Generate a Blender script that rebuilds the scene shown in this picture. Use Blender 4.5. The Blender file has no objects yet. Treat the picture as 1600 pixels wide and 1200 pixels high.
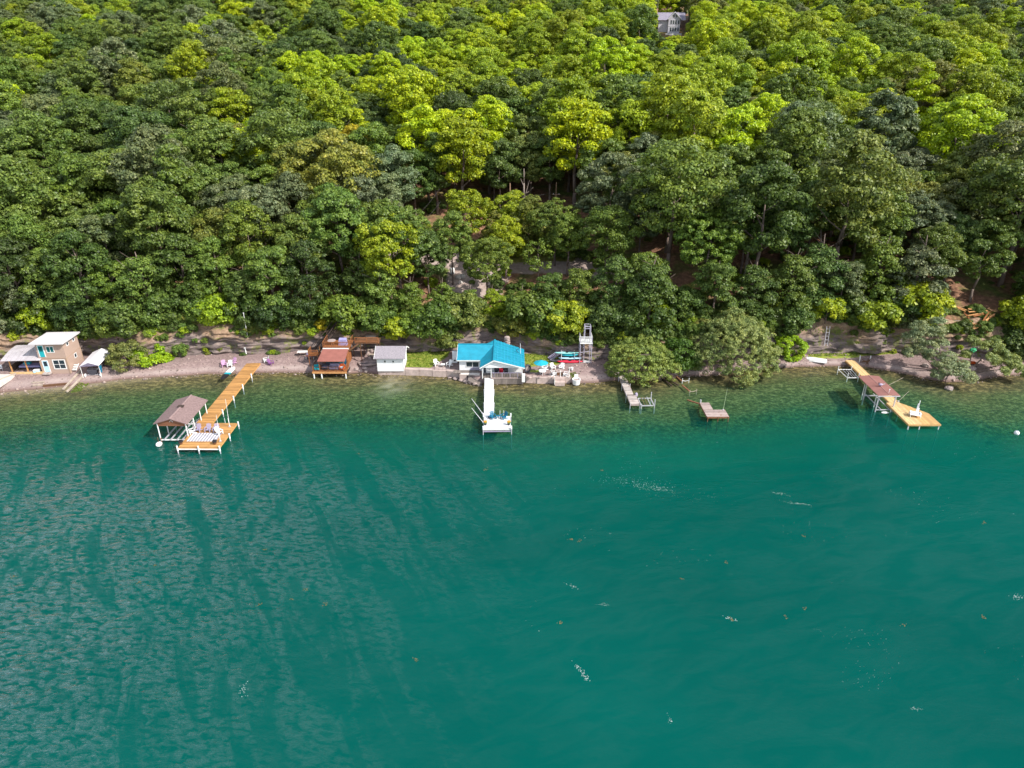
import bpy, math, random
import numpy as np
from mathutils import Vector, Matrix, Euler

# ------------------------------------------------------------------ camera, sky, sun, exposure
SC = bpy.context.scene
COL = SC.collection
CAM_H, PITCH, FPX = 50.0, math.radians(26.0), 1100.0      # focal length in pixels of the 1600 px frame
cam_data = bpy.data.cameras.new('camera')
cam_data.sensor_width = 36.0
cam_data.lens = FPX / 1600.0 * 36.0
cam_data.clip_start, cam_data.clip_end = 0.5, 3000.0
cam = bpy.data.objects.new('camera', cam_data)
COL.objects.link(cam)
cam.location = (0, 0, CAM_H)
cam.rotation_euler = (math.pi / 2 - PITCH, 0, 0)
SC.camera = cam

SUN_DIR = Vector((0.65, -0.35, 0.68)).normalized()        # towards the sun
SUN_EL = math.asin(SUN_DIR.z)
SUN_AZ = math.atan2(SUN_DIR.x, SUN_DIR.y)                 # clockwise from +Y
world = bpy.data.worlds.new('World')
SC.world = world
world.use_nodes = True
wn = world.node_tree
wn.nodes.clear()
wo = wn.nodes.new('ShaderNodeOutputWorld')
bg = wn.nodes.new('ShaderNodeBackground')
sky = wn.nodes.new('ShaderNodeTexSky')
sky.sky_type = 'NISHITA'
sky.sun_disc = False
sky.sun_elevation = SUN_EL
sky.sun_rotation = SUN_AZ
sky.air_density, sky.dust_density, sky.ozone_density = 1.0, 1.2, 1.0
bg.inputs['Strength'].default_value = 0.15
wtc = wn.nodes.new('ShaderNodeTexCoord')
wmp = wn.nodes.new('ShaderNodeMapping'); wmp.inputs['Scale'].default_value = (1, 1, 2.2)
wnz = wn.nodes.new('ShaderNodeTexNoise'); wnz.inputs['Scale'].default_value = 2.6; wnz.inputs['Detail'].default_value = 7; wnz.inputs['Roughness'].default_value = .6
wrp = wn.nodes.new('ShaderNodeValToRGB')
wrp.color_ramp.elements[0].position = .42; wrp.color_ramp.elements[1].position = .72
wmx = wn.nodes.new('ShaderNodeMix'); wmx.data_type = 'RGBA'
wmx.inputs[7].default_value = (8.5, 8.5, 8.3, 1)                     # thin fair-weather cloud
wn.links.new(wtc.outputs['Generated'], wmp.inputs[0]); wn.links.new(wmp.outputs[0], wnz.inputs['Vector']); wn.links.new(wnz.outputs['Fac'], wrp.inputs[0])
wn.links.new(wrp.outputs[0], wmx.inputs[0]); wn.links.new(sky.outputs[0], wmx.inputs[6])
wn.links.new(wmx.outputs[2], bg.inputs[0])
wn.links.new(bg.outputs[0], wo.inputs[0])
sun_data = bpy.data.lights.new('sun', 'SUN')
sun_data.energy = 4.7
sun_data.angle = math.radians(0.53)
sun_data.color = (1.0, 0.95, 0.87)
sun = bpy.data.objects.new('sun', sun_data)
COL.objects.link(sun)
sun.rotation_euler = (-SUN_DIR).to_track_quat('-Z', 'Y').to_euler()
SC.view_settings.view_transform = 'Standard'
SC.view_settings.look = 'None'
SC.view_settings.exposure = 0.45
SC.view_settings.gamma = 1.0
SC.view_settings.use_curve_mapping = False
SC.cycles.max_bounces = 8
SC.cycles.diffuse_bounces = 2
SC.cycles.glossy_bounces = 2
SC.cycles.transmission_bounces = 3
SC.cycles.transparent_max_bounces = 8

# ------------------------------------------------------------------ pixel of the 1600x1200 photo -> world point
CP, SP = math.cos(PITCH), math.sin(PITCH)

def ray(px, py):
    xc, yc = (px - 800) / FPX, -(py - 600) / FPX
    return xc, CP + yc * SP, -SP + yc * CP

def W(px, py, z):
    dx, dy, dz = ray(px, py)
    t = (z - CAM_H) / dz
    return Vector((dx * t, dy * t, z))

def project(p):
    y, z = p[1], p[2] - CAM_H
    t = y * CP - z * SP
    return 800 + FPX * p[0] / t, 600 - FPX * (y * SP + z * CP) / t

# ------------------------------------------------------------------ noise
def vnoise(x, y, s=0):
    x, y = np.asarray(x, float), np.asarray(y, float)
    xi, yi = np.floor(x), np.floor(y)
    fx, fy = x - xi, y - yi
    fx, fy = fx * fx * (3 - 2 * fx), fy * fy * (3 - 2 * fy)
    def h(a, b):
        v = np.sin(a * 127.1 + b * 311.7 + s * 74.7) * 43758.5453
        return v - np.floor(v)
    return (h(xi, yi) * (1 - fx) + h(xi + 1, yi) * fx) * (1 - fy) + (h(xi, yi + 1) * (1 - fx) + h(xi + 1, yi + 1) * fx) * fy

# ------------------------------------------------------------------ the lie of the land
def line(pts, z):
    w = [W(px, py, z) for px, py in pts]
    return np.array([p.x for p in w]), np.array([p.y for p in w])

SHX, SHY = line([(-60, 616), (0, 613), (62, 606.5), (125, 601), (188, 592.5), (250, 588), (325, 583.5), (385, 583), (440, 580.5),
                 (490, 582), (545, 583), (570, 581), (590, 583.5), (640, 585), (700, 588), (722, 591), (745, 597), (800, 597.5),
                 (890, 597.5), (930, 597), (962, 594), (985, 590), (1030, 593), (1060, 588), (1130, 584), (1160, 579), (1200, 575), (1250, 572),
                 (1290, 571.5), (1330, 571), (1360, 574), (1400, 580), (1440, 590), (1480, 597), (1520, 594), (1560, 588), (1600, 583), (1660, 580)], 0)
FTX, FTY = line([(-60, 566), (0, 563), (60, 558), (150, 555), (240, 561), (330, 552), (400, 553), (470, 549), (530, 545), (580, 545), (640, 548),
                 (700, 548), (780, 540), (840, 553), (900, 561), (950, 561), (1000, 567), (1080, 566), (1180, 560), (1260, 554), (1330, 551),
                 (1400, 551), (1480, 558), (1600, 560), (1660, 560)], 1.2)
HBX = np.array([W(px, 545, 4).x for px in (-60, 0, 240, 400, 500, 560, 640, 720, 800, 870, 950, 1000, 1060, 1100, 1250, 1450, 1660)])
HBZ = np.array([5.5, 5.5, 7.0, 6.4, 5.6, 5.0, 5.4, 5.2, 4.8, 4.8, 4.9, 5.2, 5.6, 7.2, 7.2, 7.0, 6.6])

def Ys(x): return np.interp(x, SHX, SHY) + 0.35 * (vnoise(np.asarray(x) * 0.45, 3.3, 1) - .5)
def Yf(x): return np.interp(x, FTX, FTY) + 0.9 * (vnoise(np.asarray(x) * 0.35, 1.1, 2) - .5)
def Yt(x): return Yf(x) + 2.2 + 1.6 * vnoise(np.asarray(x) * 0.22, 7.7, 3)
def Hb_s(x): return np.interp(x, HBX, HBZ)
def Hb(x): return np.interp(x, HBX, HBZ) + 0.9 * (vnoise(np.asarray(x) * 0.3, 9.1, 4) - .5)
def walled(x): return np.clip((x + 22.4) / .4, 0, 1) * np.clip((9.6 - x) / .8, 0, 1)

SLOPE = 0.25
def hill_z(x, y):
    d = np.maximum(y - Yt(x), 0)
    return Hb(x) + (Hb_s(x) - Hb(x)) * np.clip(d / 6, 0, 1) + SLOPE * d + 1.6 * (vnoise(x * .045, y * .045, 5) - .5) * np.clip(d / 8, 0, 1)

def beach_z(x, y):
    t = np.clip((y - Ys(x)) / (Yf(x) - Ys(x)), 0, 1)
    nat = 1.15 * np.clip(t * 1.9, 0, 1) ** .85 + .06 * (vnoise(x * .8, y * .8, 8) - .5) * np.clip(t * 5, 0, 1)
    w = walled(x)
    return nat * (1 - w) + w * 1.05 * np.clip(t / .02, 0, 1)

def bed_depth(off):
    off = np.asarray(off, float)
    return np.where(off < 13, .02 + .075 * off, np.where(off < 33, .995 + (off - 13) * .36, 8.2 + (off - 33) * .14)).clip(0, 16)

_TT = np.linspace(0, 1, 60)
_PT = .16 * _TT + .84 * np.clip((_TT - .58) / .42, 0, 1) ** 1.5
def ground_z(x, y):
    x, y = float(x), float(y)
    ys, yf, yt = float(Ys(x)), float(Yf(x)), float(Yt(x))
    if y < ys: return -float(bed_depth(ys - y))
    if y < yf: return float(beach_z(x, y))
    if y < yt:
        t = float(np.interp((y - yf) / (yt - yf), _PT, _TT))
        return 1.15 + t * (float(Hb(x)) - 1.15)
    return float(hill_z(x, y))

def G(px, py):
    dx, dy, dz = ray(px, py)
    t = 80.0
    while t < 500:
        if CAM_H + dz * t <= ground_z(dx * t, dy * t): break
        t += .25
    return Vector((dx * t, dy * t, ground_z(dx * t, dy * t)))

# ------------------------------------------------------------------ mesh helpers
def np_mesh(name, V, F):
    V, F = np.asarray(V, np.float32), np.asarray(F, np.int32)
    k = F.shape[1]
    me = bpy.data.meshes.new(name)
    me.vertices.add(len(V)); me.vertices.foreach_set('co', V.ravel())
    me.loops.add(F.size); me.loops.foreach_set('vertex_index', F.ravel())
    me.polygons.add(len(F)); me.polygons.foreach_set('loop_start', np.arange(0, F.size, k, dtype=np.int32))
    me.update(calc_edges=True)
    return me

def obj(name, me, mat, parent=None, loc=(0, 0, 0)):
    if mat is not None and not me.materials: me.materials.append(mat)
    o = bpy.data.objects.new(name, me)
    COL.objects.link(o)
    o.parent = parent
    o.location = loc
    return o

def tag(o, label=None, cat=None, group=None, kind=None):
    if label: o['label'] = label
    if cat: o['category'] = cat
    if group: o['group'] = group
    if kind: o['kind'] = kind
    return o

def thing(name, label, cat, loc, rz=0.0, group=None):
    o = bpy.data.objects.new(name, None)
    o.empty_display_size = .3
    COL.objects.link(o)
    o.location = loc
    o.rotation_euler = (0, 0, rz)
    return tag(o, label, cat, group)

def dup(root, loc, rz, label, group=None, mats=None, scale=None):
    r = root.copy(); COL.objects.link(r)
    r.location = loc; r.rotation_euler = (0, 0, rz)
    if scale: r.scale = (scale,) * 3
    r['label'] = label
    if group: r['group'] = group
    for ch in list(root.children):
        c = ch.copy(); COL.objects.link(c); c.parent = r
        if mats: c.data = mats(c.data)
        for g in ch.children:
            d = g.copy(); COL.objects.link(d); d.parent = c
            if mats: d.data = mats(d.data)
    return r

def grid_mesh(name, X, Y, Z):
    n, m = X.shape
    V = np.stack([X, Y, Z], -1).reshape(-1, 3)
    i = np.arange(n * m).reshape(n, m)
    F = np.stack([i[:-1, :-1], i[1:, :-1], i[1:, 1:], i[:-1, 1:]], -1).reshape(-1, 4)
    return np_mesh(name, V, F)

def attr(me, name, vals):
    a = me.attributes.new(name, 'FLOAT', 'POINT')
    a.data.foreach_set('value', np.asarray(vals, np.float32).ravel())

def smooth(me):
    me.polygons.foreach_set('use_smooth', np.ones(len(me.polygons), bool))
    return me

class MB:
    def __init__(s): s.v, s.f = [], []
    def add(s, vs, fs):
        b = len(s.v)
        s.v += [tuple(p) for p in vs]
        s.f += [tuple(b + i for i in f) for f in fs]
        return s
    def box(s, x0, y0, z0, x1, y1, z1):
        return s.add([(x0, y0, z0), (x1, y0, z0), (x1, y1, z0), (x0, y1, z0), (x0, y0, z1), (x1, y0, z1), (x1, y1, z1), (x0, y1, z1)],
                     [(3, 2, 1, 0), (4, 5, 6, 7), (0, 1, 5, 4), (1, 2, 6, 5), (2, 3, 7, 6), (3, 0, 4, 7)])
    def beam(s, p0, p1, w, h, up=(0, 0, 1)):
        p0, p1, up = Vector(p0), Vector(p1), Vector(up)
        d = (p1 - p0).normalized()
        if abs(d.dot(up)) > .98: up = Vector((0, 1, 0))
        r = d.cross(up).normalized(); u = r.cross(d)
        r *= w / 2; u *= h / 2
        vs = [p0 - r - u, p0 + r - u, p0 + r + u, p0 - r + u, p1 - r - u, p1 + r - u, p1 + r + u, p1 - r + u]
        return s.add(vs, [(0, 1, 2, 3), (7, 6, 5, 4), (0, 4, 5, 1), (1, 5, 6, 2), (2, 6, 7, 3), (3, 7, 4, 0)])
    def tube(s, p0, p1, r, n=8, r2=None):
        p0, p1 = Vector(p0), Vector(p1)
        r2 = r if r2 is None else r2
        d = (p1 - p0).normalized()
        a = d.orthogonal().normalized(); b = d.cross(a)
        vs = []
        for p, q in ((p0, r), (p1, r2)):
            for k in range(n):
                t = 2 * math.pi * k / n
                vs.append(p + (a * math.cos(t) + b * math.sin(t)) * q)
        fs = [(k, (k + 1) % n, n + (k + 1) % n, n + k) for k in range(n)]
        fs += [tuple(range(n - 1, -1, -1)), tuple(range(n, 2 * n))]
        return s.add(vs, fs)
    def prism(s, poly, z0, z1):
        n = len(poly)
        return s.add([(x, y, z0) for x, y in poly] + [(x, y, z1) for x, y in poly],
                     [tuple(range(n - 1, -1, -1)), tuple(range(n, 2 * n))] + [(k, (k + 1) % n, n + (k + 1) % n, n + k) for k in range(n)])
    def slab(s, pts, th):
        """a sheet through pts (counter-clockwise from above), th thick downwards"""
        n = len(pts)
        return s.add([tuple(p) for p in pts] + [(p[0], p[1], p[2] - th) for p in pts],
                     [tuple(range(n)), tuple(range(2 * n - 1, n - 1, -1))] + [((k + 1) % n, k, n + k, n + (k + 1) % n) for k in range(n)])
    def lathe(s, prof, c=(0, 0, 0), n=14):
        vs, fs = [], []
        for r, z in prof:
            for k in range(n):
                t = 2 * math.pi * k / n
                vs.append((c[0] + r * math.cos(t), c[1] + r * math.sin(t), c[2] + z))
        for j in range(len(prof) - 1):
            for k in range(n):
                fs.append((j * n + k, j * n + (k + 1) % n, (j + 1) * n + (k + 1) % n, (j + 1) * n + k))
        fs += [tuple(range(n - 1, -1, -1)), tuple((len(prof) - 1) * n + k for k in range(n))]
        return s.add(vs, fs)
    def blob(s, c, r, seed=0, n=8, m=12, rough=.2):
        rnd = random.Random(seed)
        prof = []
        vs, fs = [], []
        for j in range(n + 1):
            a = math.pi * j / n
            for k in range(m):
                t = 2 * math.pi * k / m
                q = 1 + rough * (rnd.random() - .5) * (0 if j in (0, n) else 1)
                vs.append((c[0] + r[0] * q * math.sin(a) * math.cos(t), c[1] + r[1] * q * math.sin(a) * math.sin(t), c[2] + r[2] * q * math.cos(a)))
        for j in range(n):
            for k in range(m):
                fs.append((j * m + k, (j + 1) * m + k, (j + 1) * m + (k + 1) % m, j * m + (k + 1) % m))
        return s.add(vs, fs)
    def mesh(s, name, sm=False):
        me = bpy.data.meshes.new(name)
        me.from_pydata(s.v, [], s.f)
        me.update()
        if sm: smooth(me)
        return me
    def build(s, name, mat, parent=None, loc=(0, 0, 0), sm=False, kind=None, label=None):
        o = obj(name, s.mesh(name, sm), mat, parent, loc)
        if kind: o['kind'] = kind
        if label: o['label'] = label
        return o

# ------------------------------------------------------------------ materials
def nodes(name):
    m = bpy.data.materials.new(name)
    m.use_nodes = True
    nt = m.node_tree
    nt.nodes.clear()
    out = nt.nodes.new('ShaderNodeOutputMaterial')
    def N(t, **kw):
        n = nt.nodes.new('ShaderNode' + t)
        for k, v in kw.items():
            if k.startswith('_'): setattr(n, k[1:], v)
            else: n.inputs[k.replace('__', ' ')].default_value = v
        return n
    def L(a, b): nt.links.new(a, b)
    return m, nt, out, N, L

def math_node(N, L, op, a, b=None, c=None, clamp=False):
    n = N('Math', _operation=op, _use_clamp=clamp)
    for i, v in enumerate((a, b, c)):
        if v is None: continue
        if hasattr(v, 'node'): L(v, n.inputs[i])
        else: n.inputs[i].default_value = v
    return n.outputs[0]

def ramp(N, L, fac, stops, interp='LINEAR'):
    r = N('ValToRGB')
    r.color_ramp.interpolation = interp
    el = r.color_ramp.elements
    while len(el) < len(stops): el.new(.5)
    for e, (p, c) in zip(el, stops):
        e.position = p
        e.color = (*c, 1) if len(c) == 3 else c
    L(fac, r.inputs[0])
    return r.outputs[0]

def mixc(N, L, fac, a, b, mode='MIX'):
    n = N('Mix', _data_type='RGBA', _blend_type=mode)
    for s, v in ((n.inputs[0], fac), (n.inputs[6], a), (n.inputs[7], b)):
        if hasattr(v, 'node'): L(v, s)
        elif isinstance(v, (int, float)): s.default_value = v
        else: s.default_value = (*v, 1) if len(v) == 3 else v
    return n.outputs[2]

def noise_of(N, L, scale, detail=4, rough=.55, vec=None, stretch=None, kind='Object'):
    tc = N('TexCoord')
    v = vec or tc.outputs[kind]
    if stretch:
        mp = N('Mapping')
        mp.inputs['Scale'].default_value = stretch
        L(v, mp.inputs[0]); v = mp.outputs[0]
    n = N('TexNoise', Scale=scale, Detail=detail, Roughness=rough)
    L(v, n.inputs['Vector'])
    return n.outputs['Fac']

def plain(name, col, rough=.6, var=.18, scale=3.0, stretch=None, metal=0.0, bump=.15, spec=.3, col2=None, wear=None, island=0):
    m, nt, out, N, L = nodes(name)
    b = N('BsdfPrincipled', Roughness=rough, Metallic=metal)
    b.inputs['Specular IOR Level'].default_value = spec
    f = noise_of(N, L, scale, 5, .6, stretch=stretch)
    lo = tuple(c * (1 - var) for c in col)
    hi = col2 or tuple(min(1, c * (1 + var)) for c in col)
    c = ramp(N, L, f, [(.3, lo), (.7, hi)])
    if wear:
        f2 = noise_of(N, L, wear[1], 6, .7)
        c = mixc(N, L, ramp(N, L, f2, [(wear[2], (0, 0, 0)), (wear[2] + .12, (1, 1, 1))]), c, wear[0])
    if island:                                      # every board its own tone
        geo = N('NewGeometry')
        c = mixc(N, L, 1.0, c, ramp(N, L, geo.outputs['Random Per Island'], [(0, (1 - island,) * 3), (1, (1 + island * .8, 1 + island * .75, 1 + island * .65))]), 'MULTIPLY')
    L(c, b.inputs['Base Color'])
    if bump:
        bp = N('Bump', Strength=bump, Distance=.03)
        L(f, bp.inputs['Height']); L(bp.outputs[0], b.inputs['Normal'])
    L(b.outputs[0], out.inputs[0])
    return m

M = {}
M['white_paint'] = plain('white_paint', (.74, .74, .73), .5, .07, 2.0, wear=((.52, .49, .46), 2.2, .66))
M['white_plastic'] = plain('white_plastic', (.80, .80, .80), .4, .04, 2.0, bump=0)
M['white_deck'] = plain('white_deck', (.74, .74, .74), .55, .10, 1.2, (1, 8, 1), island=.10)
M['orange_deck'] = plain('orange_deck', (.45, .238, .085), .6, .22, .9, (1.0, 5, 1), island=.28, wear=((.30, .19, .10), .7, .62))
M['pale_deck'] = plain('pale_deck', (.62, .43, .215), .6, .18, 1.0, (5, 1, 1), island=.20, wear=((.46, .34, .21), .8, .62))
M['tan_deck'] = plain('tan_deck', (.54, .33, .14), .6, .2, 1.0, (1, 6, 1), island=.25)
M['old_deck'] = plain('old_deck', (.42, .37, .35), .8, .3, 1.2, (1, 8, 1), wear=((.20, .12, .09), 1.4, .56), island=.3)
M['red_old_deck'] = plain('red_old_deck', (.36, .285, .27), .8, .3, 1.6, (1, 8, 1), wear=((.22, .12, .09), 1.6, .55), island=.3)
M['grey_deck'] = plain('grey_deck', (.20, .17, .155), .75, .25, 1.5, (8, 1, 1), island=.25)
M['orange_wood'] = plain('orange_wood', (.27, .105, .040), .65, .3, 2.5, (1, 1, 4), island=.25)
M['fresh_wood'] = plain('fresh_wood', (.50, .255, .10), .65, .3, 2.5)
M['brown_wood'] = plain('brown_wood', (.13, .065, .035), .7, .3, 2.0, (1, 1, 6))
M['dark_wood'] = plain('dark_wood', (.055, .038, .032), .75, .3, 2.0)
M['drift_wood'] = plain('drift_wood', (.40, .33, .27), .85, .3, 2.0)
M['rust'] = plain('rust', (.22, .10, .055), .85, .35, 3.0)
M['brown_siding'] = plain('brown_siding', (.20, .085, .045), .7, .2, 1.0, (1, 1, 10))
M['tan_siding'] = plain('tan_siding', (.41, .295, .24), .7, .10, 1.0, (.4, .4, 12))
M['tan_trim'] = plain('tan_trim', (.40, .28, .20), .7, .1, 1.0)
M['white_siding'] = plain('white_siding', (.74, .75, .77), .6, .07, 1.0, (.3, .3, 12))
M['grey_shingle'] = plain('grey_shingle', (.265, .24, .265), .9, .3, 5.0, (1, 2, 1), bump=.4)
M['brown_shingle'] = plain('brown_shingle', (.21, .145, .14), .9, .25, 4.0, bump=.4)
M['red_roof'] = plain('red_roof', (.27, .105, .085), .65, .15, 1.2)
M['canopy_brown'] = plain('canopy_brown', (.25, .115, .10), .7, .14, .9)
M['pale_roof'] = plain('pale_roof', (.60, .57, .585), .6, .08, .8, wear=((.42, .36, .36), .9, .60))
M['tin'] = plain('tin', (.58, .54, .57), .42, .15, .9, metal=.25, spec=.5)
M['blue_rib'] = plain('blue_rib', (.035, .36, .54), .4, .1, .7, spec=.5, bump=0)
M['blue_roof'] = plain('blue_roof', (.012, .250, .365), .42, .16, 1.1, spec=.5, bump=.1, wear=((.03, .26, .38), .8, .60), island=.06)
M['teal_cloth'] = plain('teal_cloth', (.012, .34, .47), .8, .1, 2)
M['teal_paint'] = plain('teal_paint', (.015, .36, .40), .5, .1, 2)
M['blue_plastic'] = plain('blue_plastic', (.006, .13, .23), .45, .08, 2, bump=0)
M['lavender'] = plain('lavender', (.34, .30, .42), .5, .1, 2, bump=0)
M['lilac_cloth'] = plain('lilac_cloth', (.30, .28, .50), .7, .15, 1.5)
M['pink_plastic'] = plain('pink_plastic', (.50, .28, .46), .5, .1, 2, bump=0)
M['purple_plastic'] = plain('purple_plastic', (.24, .10, .26), .5, .1, 2, bump=0)
M['red_plastic'] = plain('red_plastic', (.62, .03, .06), .4, .1, 2, bump=0)
M['orange_plastic'] = plain('orange_plastic', (.62, .10, .02), .4, .1, 2, bump=0)
M['yellow_plastic'] = plain('yellow_plastic', (.60, .38, .02), .4, .1, 2, bump=0)
M['mint'] = plain('mint', (.30, .66, .62), .4, .06, 2, bump=0)
M['teal_plastic'] = plain('teal_plastic', (.015, .33, .40), .4, .08, 2, bump=0)
M['pale_blue'] = plain('pale_blue', (.42, .66, .78), .4, .06, 2, bump=0)
M['green_plastic'] = plain('green_plastic', (.05, .36, .16), .4, .1, 2, bump=0)
M['black'] = plain('black', (.018, .018, .022), .6, .2, 2)
M['charcoal'] = plain('charcoal', (.055, .055, .07), .8, .25, 2)
M['steel'] = plain('steel', (.56, .55, .60), .45, .12, 3, metal=.35, spec=.5)
M['tower_paint'] = plain('tower_paint', (.37, .35, .43), .55, .1, 2)
M['concrete'] = plain('concrete', (.44, .35, .32), .85, .2, 1.5, bump=.4, wear=((.26, .18, .15), 1.2, .60))
M['slab'] = plain('slab', (.58, .53, .49), .85, .12, 1.0, bump=.3)
M['stone'] = plain('stone', (.34, .27, .25), .9, .35, 2.0, bump=.6)
M['paver'] = plain('paver', (.38, .30, .28), .85, .2, 2.0, bump=.3)
M['glass'] = plain('glass', (.02, .035, .05), .08, .1, 1, spec=.8, bump=0)
M['teal_glass'] = plain('teal_glass', (.005, .10, .11), .12, .2, 1, spec=.8, bump=0)
M['tarp'] = plain('tarp', (.72, .71, .74), .6, .08, 1.2)
M['pole_wood'] = plain('pole_wood', (.32, .20, .13), .85, .25, 2.0, (1, 1, .3))
M['bark'] = plain('bark', (.16, .12, .10), .9, .35, 2.5, (1, 1, .3), bump=.5)
M['pale_bark'] = plain('pale_bark', (.26, .21, .18), .9, .3, 2.5, (1, 1, .3), bump=.4)
M['terracotta'] = plain('terracotta', (.30, .12, .07), .8, .2, 2)
M['flower'] = plain('flower', (.55, .25, .04), .7, .4, 6)
M['shrub_leaf'] = plain('shrub_leaf', (.10, .16, .02), .7, .4, 6)
M['foam'] = plain('foam', (.36, .48, .46), .7, .1, 3, bump=0)
M['weed'] = plain('weed', (.15, .12, .05), .8, .4, 3, bump=0)
M['house_wall'] = plain('house_wall', (.58, .55, .60), .7, .08, 1)
M['house_roof'] = plain('house_roof', (.26, .24, .31), .85, .15, 1)
M['wire'] = plain('wire', (.10, .09, .09), .6, .1, 1, bump=0)

def striped(name, a, b, width):
    m, nt, out, N, L = nodes(name)
    bs = N('BsdfPrincipled', Roughness=.8)
    tc = N('TexCoord')
    sx = N('SeparateXYZ'); L(tc.outputs['Object'], sx.inputs[0])
    f = math_node(N, L, 'FRACT', math_node(N, L, 'DIVIDE', sx.outputs[0], width))
    L(mixc(N, L, math_node(N, L, 'GREATER_THAN', f, .5), a, b), bs.inputs['Base Color'])
    L(bs.outputs[0], out.inputs[0])
    return m
M['rug'] = striped('rug', (.60, .60, .62), (.27, .25, .30), .40)

# foliage: the tint is carried by each crown (or by each point of the far wood)
def foliage_mat():
    m, nt, out, N, L = nodes('foliage')
    at = N('Attribute', _attribute_name='tint', _attribute_type='INSTANCER')
    geo = N('NewGeometry')
    tc = N('TexCoord')
    leafv = ramp(N, L, geo.outputs['Random Per Island'], [(0, (.50, .55, .58)), (.5, (.95, .96, 1)), (1, (1.55, 1.42, 1.5))])
    f = noise_of(N, L, .55, 3, .5, kind='Object')
    clump = ramp(N, L, f, [(.3, (.64, .76, .78)), (.7, (1.20, 1.13, 1.05))])
    c = mixc(N, L, 1.0, at.outputs['Color'], leafv, 'MULTIPLY')
    c = mixc(N, L, 1.0, c, clump, 'MULTIPLY')
    b = N('BsdfPrincipled', Roughness=.5)
    b.inputs['Specular IOR Level'].default_value = .42
    L(c, b.inputs['Base Color'])
    t = N('BsdfTranslucent')
    L(mixc(N, L, 1.0, c, (1.18, 1.08, .45), 'MULTIPLY'), t.inputs[0])
    mx = N('MixShader', Fac=.30)
    L(b.outputs[0], mx.inputs[1]); L(t.outputs[0], mx.inputs[2])
    L(mx.outputs[0], out.inputs[0])
    return m
M['foliage'] = foliage_mat()

def beach_mat():
    m, nt, out, N, L = nodes('beach_gravel')
    b = N('BsdfPrincipled', Roughness=.9)
    f = noise_of(N, L, 2.6, 8, .72)
    f2 = noise_of(N, L, .35, 4, .6)
    c = ramp(N, L, f, [(.28, (.10, .068, .067)), (.5, (.230, .160, .150)), (.72, (.37, .28, .26))])
    c = mixc(N, L, ramp(N, L, f2, [(.4, (0, 0, 0)), (.65, (.45, .45, .45))]), c, (.25, .178, .172))
    wet = N('Attribute', _attribute_name='wet')
    c = mixc(N, L, wet.outputs['Fac'], c, (.16, .10, .08))
    pale = N('Attribute', _attribute_name='pale')
    c = mixc(N, L, pale.outputs['Fac'], c, (.40, .32, .295))
    gr = N('Attribute', _attribute_name='grass')
    gf = noise_of(N, L, 1.1, 6, .7)
    gc = ramp(N, L, gf, [(.3, (.10, .17, .015)), (.5, (.19, .23, .025)), (.72, (.33, .29, .07))])
    edge = math_node(N, L, 'ADD', gr.outputs['Fac'], math_node(N, L, 'MULTIPLY', math_node(N, L, 'SUBTRACT', f2, .5), 1.1))
    c = mixc(N, L, ramp(N, L, edge, [(.42, (0, 0, 0)), (.62, (1, 1, 1))]), c, gc)
    L(c, b.inputs['Base Color'])
    bp = N('Bump', Strength=.6, Distance=.08); L(f, bp.inputs['Height']); L(bp.outputs[0], b.inputs['Normal'])
    L(b.outputs[0], out.inputs[0])
    return m
M['beach'] = beach_mat()

def bed_mat():
    m, nt, out, N, L = nodes('lake_bed')
    b = N('BsdfPrincipled', Roughness=.95)
    off = N('Attribute', _attribute_name='off')
    f = noise_of(N, L, 2.0, 5, .75, stretch=(.6, 1.0, 1))
    f2 = noise_of(N, L, .16, 4, .6, stretch=(.5, 1, 1))
    f3 = noise_of(N, L, 2.3, 5, .78, stretch=(.65, 1.0, 1))
    stone = ramp(N, L, f, [(.36, (.030, .022, .006)), (.5, (.092, .068, .019)), (.62, (.26, .19, .075))])
    weed = ramp(N, L, f3, [(.36, (.020, .026, .004)), (.5, (.070, .078, .014)), (.63, (.20, .20, .075))])
    k = math_node(N, L, 'ADD', math_node(N, L, 'DIVIDE', off.outputs['Fac'], 11.0), math_node(N, L, 'MULTIPLY', math_node(N, L, 'SUBTRACT', f2, .5), 1.6))
    c = mixc(N, L, ramp(N, L, k, [(.15, (0, 0, 0)), (.65, (1, 1, 1))]), stone, weed)
    c = mixc(N, L, ramp(N, L, math_node(N, L, 'DIVIDE', off.outputs['Fac'], 40.0), [(.36, (0, 0, 0)), (.52, (1, 1, 1))]), c, (.30, .31, .22))
    sand_and_reflection = N('Attribute', _attribute_name='sand_and_reflection')
    c = mixc(N, L, sand_and_reflection.outputs['Fac'], c, (.36, .29, .20))
    L(c, b.inputs['Base Color'])
    L(b.outputs[0], out.inputs[0])
    return m
M['bed'] = bed_mat()

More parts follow.
